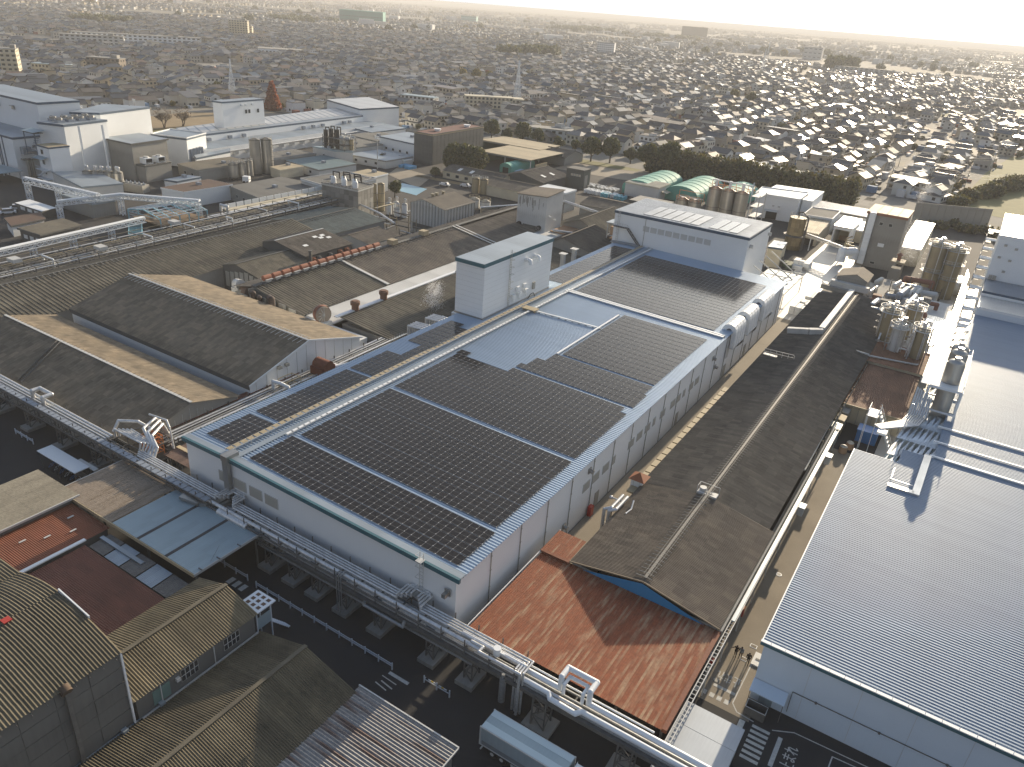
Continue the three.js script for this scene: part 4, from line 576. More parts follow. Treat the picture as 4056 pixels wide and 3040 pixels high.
{ // rack that runs back between the gabled halls and the white hall
  const t = thing('side_pipe_rack', 'raised bundle of pipes running back between the twin gabled halls and the white hall', 'pipe rack');
  for (const [x, y, r, m] of [[-94.6, 4.5, .2, M.pipe], [-93.9, 4.5, .14, M.pipe], [-93.2, 4.5, .12, M.pipeD], [-92.6, 4.4, .2, M.pipe], [-91.9, 4.3, .14, M.pipeD], [-94.2, 3.6, .2, M.pipeD], [-92.9, 3.6, .14, M.pipeD], [-91.6, 5, .1, M.pipe]]) one((b) => b.cyl([x, y, -57], [x - .6, y, -112], r, 8)).to('pipe', m, t);
  for (let z = -58; z > -112; z -= 4) one((b) => { for (const x of [-95, -91.4]) b.bar([x, 0, z], [x, 5.2, z], .16); b.bar([-95.2, 4.15, z], [-91.2, 4.15, z], .16); b.bar([-95.2, 3.3, z], [-91.2, 3.3, z], .14); }).to('frame', M.steel, t);
  one((b) => { b.col = [.19, .065, .035]; b.sheet([-96.3, 4.75, -57.5], [0, 0, -28], [1.3, 0, 0], { pitch: .3, amp: .04, rows: 1, lap: .01, tone: .4 }); }).to('rusted_cover', M.rust, t);
  one((b) => b.path([[-94, 4.6, -78.5], [-94, 6, -78.5], [-92.4, 6, -78.8], [-91.4, 5.4, -79.4], [-91, 4.2, -79.4]], .32, 8)).to('pipe_bend', M.white, t);
  one((b) => { for (const z of [-79.5, -82.5]) for (const x of [-93.8, -91.6]) b.bar([x, 3.6, z], [x, 6.2, z], .1); for (const y of [4.8, 6.2]) { b.bar([-93.8, y, -79.5], [-93.8, y, -82.5], .1); b.bar([-91.6, y, -79.5], [-91.6, y, -82.5], .1); b.bar([-93.8, y, -82.5], [-91.6, y, -82.5], .1); } }).to('valve_frame', M.tankO, t);
  one((b) => { b.col = [.22, .075, .04]; b.ab(-93.6, 4.8, -90, -90.8, 6.2, -86.6); b.cyl([-93.6, 6.1, -88.3], [-90.6, 6.1, -88.3], 1.3, 10); }).to('rusted_hood', M.rust, t);
  one((b) => b.ab(-93.2, 3.5, -91.5, -91.2, 5.4, -90)).to('fan_box', M.white, t);
  one((b) => { b.path([[-90.8, 5.6, -90], [-89.6, 5.8, -93], [-89.6, 5.4, -100]], .3, 8); }).to('white_duct', M.white, t);
}
{
  const t = thing('rusted_walkway_roof', 'small rusted corrugated roof on thin posts at the left corner of the white hall', 'roof');
  one((b) => { b.col = [.16, .1, .08]; b.sheet([-90, 4.6, -54.4], [7, 0, 0], [0, .1, -5.4], { pitch: .26, amp: .06, rows: 3, tone: .3 }); }).to('roof', M.rust, t);
  one((b) => { b.ab(-90, 4.78, -57.2, -83.2, 4.84, -56.6); }).to('plank', M.wood, t);
  one((b) => { for (const x of [-89, -83.6]) for (const z of [-54.8, -59]) b.bar([x, 0, z], [x, 4.5, z], .12); }).to('post', M.conc, t);
}

// ---------- twin gabled halls on the left ----------
{
  const t = thing('front_gabled_hall', 'front one of two dark gabled halls with a tan sunlit rear slope', 'factory');
  gable(t, { axis: 'x', a0: -148.5, a1: -95.3, c0: -52.6, c1: -72.4, cm: -63.3, e0: 4.7, e1: 5.3, ym: 7.75, roof: M.cementT, wall: M.conc, pitch: .26, seed: 21, rows: 8, cap: M.frame });
  one((b) => { b.bar([-126.5, 5.1, -53.4], [-131, 7.9, -63], .08, .3); b.bar([-125.5, 5.1, -53.4], [-130, 7.9, -63], .08, .3); for (let k = 0; k < 14; k++) b.bar([-126.5 - k * .32, 5.15 + k * .2, -53.6 - k * .68], [-125.5 - k * .32, 5.15 + k * .2, -53.6 - k * .68], .07); }).to('roof_ladder', M.steel, t);
  const rest = []; for (let k = 0; k < 50; k++) one((b) => b.bar([-147.6 + k * 1.05, 7.95, -63.9], [-147.6 + k * 1.05, 7.7, -62.2], .06)).to('ridge_bracket', M.steel, t);
  for (let k = 0; k < 7; k++) one((b) => b.ab(-95.32, 4.2, -59 - k * 1.35, -95.26, 5.2 + Math.min(k, 6 - k) * .5, -58.95 - k * 1.35)).to('cladding_joint', M.frame, t);
}
{
  const t = thing('rear_gabled_hall', 'taller gabled hall behind with near-black front slope and white gable wall', 'factory');
  gable(t, { axis: 'x', a0: -147.3, a1: -95.3, c0: -74.4, c1: -101.5, cm: -88, e0: 6.3, e1: 6.6, ym: 10.2, roof: M.cementT, wall: M.white, pitch: .26, seed: 25, rows: 10, cap: M.frame });
  one((b) => { b.ab(-148, 5.3, -74.75, -95.4, 6.15, -74.6); }).to('eave_wall', M.concD, t);
  for (let k = 0; k < 46; k++) one((b) => b.bar([-146.6 + k * 1.12, 10.42, -88.8], [-146.6 + k * 1.12, 10.0, -86.2], .07)).to('ridge_bracket', M.frame, t);
  one((b) => { b.bar([-147.3, 10.5, -88.5], [-95, 10.5, -88.5], .06); b.bar([-147.3, 10.5, -87.5], [-95, 10.5, -87.5], .06); }).to('ridge_rail', M.frame, t);
  one((b) => { b.bar([-94.95, 6.3, -74.3], [-94.95, 10.3, -88], .12, .3); b.bar([-94.95, 10.3, -88], [-94.95, 6.6, -101.6], .12, .3); }).to('verge', M.white, t);
  for (let k = 0; k < 11; k++) one((b) => b.ab(-95.3, 1, -76 - k * 2.3, -95.25, 6.4 + Math.min(k * .62, (11 - k) * .62), -75.95 - k * 2.3)).to('cladding_joint', M.frame, t);
  one((b) => { b.box(-95, 7.4, -81, .6, .5, .7); b.box(-95, 7.4, -82.6, .6, .5, .7); }).to('air_vent', M.louver, t);
}
// ---------- lorry, barriers, road markings, people ----------
{
  const t = thing('box_lorry', 'long lorry with pale blue-grey box body parked under the pipe rack', 'lorry');
  const x0 = -26.7, x1 = -17.6, z0 = -46.45, z1 = -44.05;
  one((b) => { b.ab(x0, 1.15, z0, x1, 3.55, z1); }).to('cargo_box', mat('lorry_body', .42, .5, .53, .45, .2, TX.streak), t);
  one((b) => { b.ab(x0 + .03, 3.556, z0 + .04, x1 - .03, 3.585, z0 + .78); b.ab(x0 + .03, 3.556, z1 - .78, x1 - .03, 3.585, z1 - .04); }).to('roof_panel', mat('lorry_roof', .42, .52, .56, .4, .2), t);
  one((b) => { b.ab(x0 + .03, 3.556, z0 + .8, x1 - .03, 3.575, z1 - .8); }).to('roof_stripe', M.blueroof, t);
  one((b) => { for (const z of [z0 - .02, z1 + .02]) for (const y of [1.2, 3.5]) b.bar([x0, y, z], [x1, y, z], .07, .12); for (const x of [x0, x1]) for (const z of [z0, z1]) b.bar([x, 1.15, z], [x, 3.6, z], .14); }).to('box_frame', M.frame, t);
  one((b) => { b.ab(x0 + .2, 1.2, z1 + .005, x1 - .2, 1.8, z1 + .02); }).to('side_band', mat('lorry_band', .18, .2, .21, .6), t);
  one((b) => { b.ab(x0 + .4, .75, z0 + .5, x1 + 2.6, 1.1, z1 - .5); }).to('chassis', M.black, t);
  one((b) => { b.ab(x1 + .35, .6, z0 + .1, x1 + 2.3, 2.7, z1 - .1); b.quad([x1 + .4, 2.72, z0 + .2], [x1 + .4, 2.72, z1 - .2], [x1 + .4, 3.5, z1 - .2], [x1 + .4, 3.5, z0 + .2]); b.ab(x1 + .4, 2.7, z0 + .2, x1 + 1.6, 3.2, z1 - .2); }).to('cab', M.white, t);
  for (const x of [x0 + 1.4, x0 + 2.5, x1 + 1.3]) for (const z of [z0 + .25, z1 - .25]) { const w = one((b) => b.cyl([x, .5, z - .15], [x, .5, z + .15], .5, 14)).to('wheel', M.black, t); one((b) => b.cyl([x, .5, z - .16], [x, .5, z + .16], .22, 10)).to('rim', M.frame, w); }
  one((b) => { b.bar([x0 + .1, .45, z0], [x0 + .1, .45, z1], .12); b.bar([x0 + 3.6, .7, z1 - .05], [x1 - .6, .7, z1 - .05], .06, .3); }).to('guard_rail', M.frame, t);
}
function guardRail(label, x0, x1, z, m = M.steelW, stripes = false) {
  const t = thing('guard_rail', label, 'guard rail'); const n = Math.max(2, Math.round((x1 - x0) / 2));
  one((b) => { b.bar([x0, .72, z], [x1, .72, z], .06, .14); b.bar([x0, .45, z], [x1, .45, z], .06, .1); }).to('rail', m, t);
  for (let k = 0; k <= n; k++) one((b) => { b.bar([lerp(x0, x1, k / n), 0, z + .06], [lerp(x0, x1, k / n), .95, z + .06], .12); b.ball([lerp(x0, x1, k / n), .98, z + .06], .09, 6); }).to('post', m, t);
  if (stripes) for (let k = 0; k < 5; k++) one((b) => b.bar([x0 + k * .7 + .2, .72, z], [x0 + k * .7 + .5, .72, z], .075, .16)).to('stripe', k % 2 ? M.yellow : M.black, t);
}
guardRail('long white guard rail along the dark yard in front of the pipe rack', -62, -40.3, -46.9);
guardRail('short white guard rail under the blue end of the canopy', -70.2, -63.8, -47.1);
guardRail('short white rail with yellow and black stripes near the lorry', -36.4, -33, -47.6, M.steelW, true);
guardRail('white guard rail near the small shelter far left', -119, -114, -48.2);
let markN = 0;
function mark(label, polys, dark = false) { const o = one((b) => { for (const p of polys) b.poly(p.map(([x, z]) => [x, .034, z])); }).to('road_marking', dark ? M.steel : M.paint); o.userData.kind = 'structure'; o.userData.label = label; return o; }
const rectM = (x0, z0, x1, z1) => [[x0, z1], [x1, z1], [x1, z0], [x0, z0]];
const strokeM = (pts, w) => pts.slice(0, -1).map((p, i) => { const q = pts[i + 1], dx = q[0] - p[0], dz = q[1] - p[1], l = Math.hypot(dx, dz), nx = -dz / l * w / 2, nz = dx / l * w / 2, ex = dx / l * w * .3, ez = dz / l * w * .3; return [[p[0] - nx - ex, p[1] - nz - ez], [q[0] - nx + ex, q[1] - nz + ez], [q[0] + nx + ex, q[1] + nz + ez], [p[0] + nx - ex, p[1] + nz - ez]]; });
mark('white stop line painted on the sunlit lane', [rectM(-10.4, -66.55, -7.95, -66.15)]);
for (const [i, x] of [-12.35, -11.5, -10.62, -9.78, -8.95].entries()) mark('zebra bar number ' + ['one', 'two', 'three', 'four', 'five'][i] + ' of the crossing before the stop line', [rectM(x + .3, -65.1, x + .82, -64.45)]);
mark('white edge line bending round the corner of the blue-roofed hall', [...strokeM([[-7.75, -73.9], [-7.8, -65.05], [-7.05, -64.15], [-5.2, -63.98]], .13)]);
for (let k = 0; k < 7; k++) mark('wide zebra bar in the shaded crossing beside the grey lean-to', [rectM(-5.15, -63.65 + k * .72, -3.3, -63.25 + k * .72)]);
mark('single pale patch at the end of the shaded crossing', [rectM(-6.5, -63.5, -5.9, -62.4)]);
mark('white stop line in the shade right of the long zebra crossing', [rectM(-2.45, -63.7, -2, -59.6)]);
mark('white edge line in the shade before the pale blue wall', strokeM([[-3.2, -64.1], [-1.2, -65.17], [6.5, -65.45]], .13));
mark('white corner of a parking bay in the shade', strokeM([[2.72, -62.6], [2.8, -64.55], [6, -64.75]], .13));
for (let k = 0; k < 3; k++) mark('short faded zebra bar in the yard beside the white guard rail', [rectM(-63.6 - k * 1.1, -46.4, -62.9 - k * 1.1, -45.3)]);
mark('white stop bar in the yard beside the olive gable shed', [rectM(-40.3, -46.55, -37.6, -46.15)]);
mark('faded lettering strokes in the yard near the stop bar', [...strokeM([[-40.6, -45.6], [-38.6, -45.5]], .12), ...strokeM([[-40.2, -45], [-38.6, -44.8]], .16), ...strokeM([[-40.6, -44.5], [-39, -44.3]], .14)]);
mark('white bars in the yard near the shelter at far left', [0, 1, 2].flatMap((k) => [rectM(-122 - k * 1.3, -46.6, -121.3 - k * 1.3, -45)]));
// the three characters of STOP painted on the lane: each drawn in a unit square (x to the reader's right, y up)
const GLYPH = { to: [[[.5, 0], [.5, 1]], [[.18, 0], [.18, .55]], [[.5, .55], [.9, .55]], [[0, 0], [1, 0]]], ma: [[[.1, .82], [.9, .82]], [[.14, .58], [.86, .58]], [[.5, 1], [.5, .22], [.42, .08], [.25, .05], [.15, .15], [.22, .28], [.42, .28], [.62, .2], [.85, .02]]], re: [[[.25, 1], [.25, 0]], [[.02, .75], [.45, .75], [.02, .22]], [[.3, .5], [.6, .78], [.72, .7], [.7, .2], [.78, .06], [.98, .2]]] };
function glyphs(label, o, ex, ey, w, h) { ['to', 'ma', 're'].forEach((g, i) => mark(label[i], GLYPH[g].flatMap((s) => strokeM(s.map(([x, y]) => [o[0] + ex[0] * (i * 1.15 + x) * w + ey[0] * y * h, o[1] + ex[1] * (i * 1.15 + x) * w + ey[1] * y * h]), .12)))); }
glyphs(['kanji for stop painted on the sunlit lane nearest the edge line', 'painted hiragana character in the middle of the word on the sunlit lane', 'last painted hiragana character of the word, beside the round manhole'], [-7.95, -68.75], [-1, 0], [0, 1], .8, 1.4);
glyphs(['kanji for stop painted in the shaded road at the lower edge', 'painted hiragana character in the middle of the shaded word', 'last painted hiragana character of the shaded word'], [-.25, -60.2], [0, -1], [-1, 0], .95, 1.25);
function cover(label, x, z, round, m = M.conc) { const t = thing('manhole', label, 'manhole cover', [x, .03, z]); if (round) { one((b) => b.cyl([0, 0, 0], [0, .03, 0], .4, 16)).to('cover', m, t); one((b) => b.cyl([0, .03, 0], [0, .036, 0], .28, 16)).to('inner_ring', M.louver, t); } else { one((b) => b.ab(-.4, 0, -.3, .4, .02, .3)).to('frame', M.white, t); one((b) => b.ab(-.32, .02, -.22, .32, .03, .22)).to('cover', M.pave, t); } }
cover('round manhole cover beside the painted word on the lane', -10.35, -67.1, true); cover('square pit cover with white rim near the hall corner', -8.4, -74.8, false); cover('square pit cover with white rim between the walking people', -8.75, -72.1, false); cover('white oval manhole farther up the sunlit lane', -9.5, -90, true, M.white); cover('square cover with white rim in the alley near the cowl', -34, -91.5, false); cover('square cover with white rim in the alley near the twin pipes', -33.6, -85.6, false);
{ const t = thing('step_slab', 'pale concrete slab at the corner of the blue-roofed hall', 'slab'); one((b) => b.ab(-7.9, 0, -74, -6.7, .16, -71.8)).to('slab', M.bag, t); one((b) => b.ab(-7.6, .16, -73, -7, .2, -72.7)).to('ridge', M.conc, t); }
{ const t = thing('waste_skip', 'dark steel mesh skip under the awning at the hall corner', 'skip'); one((b) => { for (const [a, c] of [[[-6.4, -65.5], [-4.3, -65.5]], [[-6.4, -64.3], [-4.3, -64.3]], [[-6.4, -65.5], [-6.4, -64.3]], [[-4.3, -65.5], [-4.3, -64.3]]]) { b.ab(Math.min(a[0], c[0]) - .02, .15, Math.min(a[1], c[1]) - .02, Math.max(a[0], c[0]) + .02, 1.25, Math.max(a[1], c[1]) + .02); } b.ab(-6.4, .1, -65.5, -4.3, .16, -64.3); }).to('tub', M.steel, t); one((b) => { for (const z of [-65.5, -64.3]) b.bar([-6.4, 1.28, z], [-4.3, 1.28, z], .06); for (const x of [-6.4, -4.3]) b.bar([x, 1.28, -65.5], [x, 1.28, -64.3], .06); }).to('rim', M.frame, t); }
{ const t = thing('hand_cart', 'white tube hand cart in the shade beside the rusted roof', 'cart'); one((b) => b.ab(-12, .3, -69.6, -11.3, .36, -68.6)).to('deck', M.white, t); one((b) => { for (const z of [-69.6, -68.6]) for (const x of [-12, -11.3]) b.bar([x, .12, z], [x, 1.2, z], .04); for (const y of [.8, 1.2]) { b.bar([-12, y, -69.6], [-11.3, y, -69.6], .04); b.bar([-12, y, -69.6], [-12, y, -68.6], .04); b.bar([-11.3, y, -69.6], [-11.3, y, -68.6], .04); } }).to('tube_frame', M.white, t); for (const x of [-12, -11.3]) for (const z of [-69.5, -68.7]) one((b) => b.cyl([x - .03, .1, z], [x + .03, .1, z], .1, 8)).to('wheel', M.black, t); one((b) => b.ab(-11.95, .36, -69.5, -11.35, .75, -68.7)).to('red_crate', M.red, t); }
{ const t = thing('extinguisher_box', 'red fire cabinet standing in the shade beside the workshop wall', 'cabinet'); one((b) => b.ab(-11.5, 0, -79.4, -11.05, 1.25, -78.8)).to('cabinet', M.red, t); one((b) => b.ab(-11.56, 1.25, -79.46, -10.99, 1.34, -78.74)).to('lid', M.orange, t); }
// rack of cable ladder along the right eave of workshop and rusted roof
{ const t = thing('cable_ladder', 'ladder-shaped cable tray running along the right edge of the rusted roof and workshop', 'cable tray'); one((b) => { for (const x of [-11.2, -10.7]) b.bar([x, 4.4, -51], [x, 4.55, -132], .09, .14); for (let z = -52; z > -131; z -= 6) b.bar([-10.95, 0, z], [-10.95, 4.4, z], .14); }).to('rail', M.frame, t); for (let z = -51.3; z > -131; z -= .62) one((b) => b.bar([-11.2, 4.45, z], [-10.7, 4.45, z], .06)).to('rung', M.frame, t); one((b) => b.ab(-11.15, 4.55, -128, -10.75, 4.72, -72)).to('tray_lid', M.metalB, t); }
// eave lamps and boxes along the lane
for (const [z, l] of [[-101.8, 'white cabinet hung on the cable tray halfway up the lane'], [-119.5, 'grey cabinet with small roof on the cable tray near the tan bags']]) { const t = thing('wall_cabinet', l, 'cabinet'); one((b) => b.ab(-10.7, 2.9, z - .6, -9.9, 4.3, z + .6)).to('case', M.whiteB, t); one((b) => b.ab(-10.8, 4.3, z - .75, -9.75, 4.38, z + .75)).to('lid', M.metalB, t); }
// bulk bags by the lane
for (const [x, z, l] of [[-9.3, -130.4, 'tan bulk bag with white top, nearer the workshop eave'], [-8.6, -132.6, 'tan bulk bag with white top, nearer the small white stair']]) { const t = thing('bulk_bag', l, 'bulk bag', [x, 0, z]); one((b) => b.lathe([0, 0, 0], [[.55, 0], [.68, .2], [.7, .8], [.62, 1.25], [.3, 1.38]], 12)).to('bag', M.card, t); one((b) => b.lathe([0, 0, 0], [[.63, 1.26], [.5, 1.42], [.25, 1.52], [.01, 1.56]], 10)).to('top_cover', M.bag, t); }
// cowl hut and twin pipes in the alley
{ const t = thing('ridge_cowl', 'small white cowl with rust-red pyramid roof beside the alley', 'ventilator', [-31.6, 4.4, -91.6]); one((b) => b.ab(-.9, -1, -.9, .9, 1.2, .9)).to('body', M.white, t); one((b) => { const s = 1.25; for (let k = 0; k < 4; k++) { const c = [[-s, s], [s, s], [s, -s], [-s, -s]], p = c[k], q = c[(k + 1) % 4]; b.tri([p[0], 1.2, p[1]], [q[0], 1.2, q[1]], [0, 2.1, 0]); } }).to('pyramid_roof', mat('rust_red_tile', .3, .11, .05, .8), t); one((b) => { for (const x of [-.45, .45]) b.ab(x - .03, -.9, .9, x + .03, 1.1, .93); }).to('louvre_bar', M.frame, t); }
{ const t = thing('twin_alley_pipes', 'pair of bright silver pipes bending down from the workshop eave into the alley', 'pipes'); for (const dx of [0, .7]) one((b) => b.path([[-31.6 + dx, 5.5, -86], [-31.6 + dx, 5.5, -82.3], [-32.4 + dx, 5.2, -81.8], [-32.4 + dx, 1.6, -81.8]], .24, 10)).to('pipe', M.pipe, t); one((b) => { b.path([[-33, 5, -85.2], [-31, 5.1, -85.2], [-31, 5.1, -83]], .12, 8); b.path([[-29.8, 5.6, -85.6], [-29.4, 5.2, -84], [-29.6, 5.2, -82.6]], .12, 8); b.ball([-33, 5, -85.2], .3, 8); }).to('branch_pipe', M.pipe, t); one((b) => { for (const z of [-82, -85]) b.bar([-31.4, 0, z], [-31.4, 5.2, z], .12); }).to('post', M.steel, t); }
// ---------- people ----------
function person(label, pose, cols, pos, turn) {
  const cells = 60, S = 1.05, H = .9, mc = new MarchingCubes(cells, M.plain, false, false, 60000);
  const J = pose, bones = [['hipL', 'kneeL', .085, .06], ['kneeL', 'footL', .058, .042], ['hipR', 'kneeR', .085, .06], ['kneeR', 'footR', .058, .042], ['footL', 'toeL', .045, .035], ['footR', 'toeR', .045, .035], ['pelvis', 'chest', .13, .15], ['chest', 'neck', .14, .06], ['neck', 'head', .055, .09], ['head', 'crown', .1, .095], ['shL', 'elL', .055, .045], ['elL', 'haL', .042, .035], ['shR', 'elR', .055, .045], ['elR', 'haR', .042, .035], ['shL', 'shR', .075, .075], ['hipL', 'hipR', .1, .1]];
  const seg = (p, a, b, r0, r1) => { const ab = sub(b, a), ap = sub(p, a), h = clamp((ap[0] * ab[0] + ap[1] * ab[1] + ap[2] * ab[2]) / (ab[0] ** 2 + ab[1] ** 2 + ab[2] ** 2 + 1e-9)); return len(sub(ap, mul(ab, h))) - lerp(r0, r1, h); };
  mc.isolation = 0; const f = mc.field; let i = 0;
  for (let z = 0; z < cells; z++) for (let y = 0; y < cells; y++) for (let x = 0; x < cells; x++, i++) { const p = [(x / cells * 2 - 1) * S, (y / cells * 2 - 1) * S + H, (z / cells * 2 - 1) * S]; let s = 0; for (const [a, b, r, q] of bones) s += Math.exp(-40 * seg(p, J[a], J[b], r, q)); f[i] = Math.log(s + 1e-30) / 40; }
  mc.update();
  const n = mc.count, P = new Float32Array(n * 3), N = new Float32Array(n * 3), C = new Float32Array(n * 3), U = new Float32Array(n * 2);
  for (let k = 0; k < n; k++) { const q = [0, 1, 2].map((c) => mc.positionArray[k * 3 + c] * S + (c === 1 ? H : 0)); P.set(q, k * 3); N.set([0, 1, 2].map((c) => mc.normalArray[k * 3 + c]), k * 3);
    const dh = len(sub(q, J.head)), hand = Math.min(len(sub(q, J.haL)), len(sub(q, J.haR))); let c = q[1] > .92 ? cols.top : cols.leg; if (q[1] < .1) c = [.03, .03, .03]; if (hand < .1) c = [.45, .28, .19]; if (dh < .17 && q[1] > J.neck[1] + .02) c = (q[1] > J.head[1] + .04 || q[2] < J.head[2] - .02) ? [.02, .017, .015] : [.45, .28, .19]; C.set(c, k * 3); }
  const g = new THREE.BufferGeometry(); g.setAttribute('position', new THREE.BufferAttribute(P, 3)); g.setAttribute('normal', new THREE.BufferAttribute(N, 3)); g.setAttribute('color', new THREE.BufferAttribute(C, 3)); g.setAttribute('uv', new THREE.BufferAttribute(U, 2));
  const o = new THREE.Mesh(g, M.plain); o.name = numbered('person'); o.position.set(...pos); o.rotation.y = turn; scene.add(o); return tag(o, label, 'person');
}
const walk = (s, arm = 0) => ({ hipL: [.09, .9, 0], hipR: [-.09, .9, 0], kneeL: [.1, .5, .14 * s], kneeR: [-.1, .5, -.04 * s], footL: [.1, .08, .22 * s], footR: [-.1, .1, -.28 * s], toeL: [.11, .05, .22 * s + .16], toeR: [-.11, .05, -.28 * s + .14], pelvis: [0, .98, 0], chest: [0, 1.28, .02], neck: [0, 1.47, .03], head: [0, 1.58, .05], crown: [0, 1.64, .04], shL: [.19, 1.4, .01], shR: [-.19, 1.4, .01], elL: [.25, 1.14, -.08 * s], elR: [-.25 - arm * .12, 1.14 + arm * .1, .06 * s], haL: [.26, .9, -.06 * s + .06], haR: [-.27 - arm * .35, .92 + arm * .22, .14 * s] });
person('person in dark clothes swinging an arm out, walking towards the zebra bars', walk(1, 1), { top: [.018, .018, .02], leg: [.015, .015, .018] }, [-9.75, .02, -71.9], .05);
person('person in a light grey jacket walking between two people in black', walk(-1), { top: [.33, .36, .38], leg: [.018, .018, .022] }, [-9.2, .02, -72], -.05);
person('person in black walking alone beside the white edge line', walk(1), { top: [.014, .014, .015], leg: [.014, .014, .016] }, [-8.2, .02, -71.6], .1);

// ---------- old factory roofs behind the twin halls ----------
const rect = (x0, z0, x1, z1) => [[x0, z0], [x1, z0], [x1, z1], [x0, z1]];
{
  const t = thing('mossy_long_roof', 'very long mossy corrugated roof running away at the far left beside dark pipe bundles', 'factory');
  gable(t, { a0: -150, a1: -38, c0: -150.5, c1: -174, cm: -166.5, e0: 4.9, e1: 5.6, ym: 7.3, roof: M.cementG, wall: M.conc, pitch: .9, amp: .08, rows: 5, kind: 'flat', seed: 31, cap: M.concD });
  for (let k = 0; k < 90; k++) one((b) => b.bar([-166.4, 7.5, -40 - k * 1.2], [-165, 7.25, -40 - k * 1.2], .1)).to('ridge_bracket', M.conc, t);
}
{
  const t = thing('teal_stained_roof', 'dark teal-stained low roof with thin rails, in front of the slab-sided tower', 'factory');
  gable(t, { a0: -174, a1: -150.5, c0: -152.5, c1: -176, cm: -165, e0: 5.4, ym: 6.9, roof: mat('teal_stained_sheet', .085, .12, .125, .85, 0, TX.cement), wall: M.conc, pitch: .5, amp: .05, seed: 34, cap: M.concD });
  for (let k = 0; k < 20; k++) one((b) => b.bar([-165.2, 7.05, -151.5 - k * 1.1], [-162.8, 6.75, -151.5 - k * 1.1], .08)).to('roof_rail', M.concD, t);
}
{
  const t = thing('glazed_gable_shed', 'low shed with glazed front gable between the mossy roof and the vented roof', 'shed');
  gable(t, { a0: -129.5, a1: -113.5, c0: -136, c1: -151, cm: -145.8, e0: 5, e1: 5.8, ym: 7, roof: M.cementG, wall: M.concD, pitch: .5, amp: .05, seed: 36, cap: M.concD });
  for (let k = 0; k < 8; k++) one((b) => { const x = -149.8 + k * 1.7; b.ab(x, .8, -113.5, x + 1.3, 4.4 + (k < 4 ? k * .3 : (8 - k) * .3), -113.35); }).to('gable_pane', M.louver, t);
}
{
  const t = thing('skylight_shed', 'grey corrugated shed with pale skylights and rusty fans on its near wall', 'shed');
  gable(t, { a0: -146.2, a1: -130, c0: -139.6, c1: -156, cm: -150.6, e0: 6.6, e1: 7, ym: 8.4, roof: M.cement, wall: M.concD, pitch: .4, amp: .06, seed: 38, cap: M.frame });
  for (const [x, z] of [[-147.5, -140.5], [-146.4, -141.6], [-147.4, -143], [-145.6, -143.6], [-144.6, -134.4]]) one((b) => { const y = lerp(6.6, 8.4, (-139.6 - x) / 11) + .1; b.quad([x + .5, y - .08, z + .7], [x + .5, y - .08, z - .7], [x - .5, y + .09, z - .7], [x - .5, y + .09, z + .7]); }).to('skylight', M.bag, t);
  for (const [x, z, m] of [[-139.2, -132, 1], [-139.2, -134, 0], [-139.2, -138, 0], [-139.2, -141.5, 1], [-139.2, -144, 1]]) one((b) => { b.cyl([x - .5, 5.2, z], [x + .6, 5.1, z], .7, 10); b.ab(x - .6, 4.4, z - .7, x - .2, 6, z + .7); }).to('wall_fan', m ? mat('rusty_fan', .22, .08, .04, .8) : M.steel, t);
  one((b) => { b.cyl([-139, 3, -130.6], [-139, 8, -130.6], .4, 8); b.cyl([-139, 8, -130.6], [-139, 8.2, -130.6], .5, 8); }).to('chimney', M.steel, t);
}
{
  const t = thing('grey_flat_roof', 'plain grey low roof beyond the skylight shed, shrubs at its near end', 'shed');
  gable(t, { a0: -165, a1: -152.8, c0: -139, c1: -150.5, cm: -147, e0: 5.2, ym: 6.2, roof: M.cement, wall: M.whiteB, pitch: .4, amp: .05, seed: 41, cap: M.cement });
}
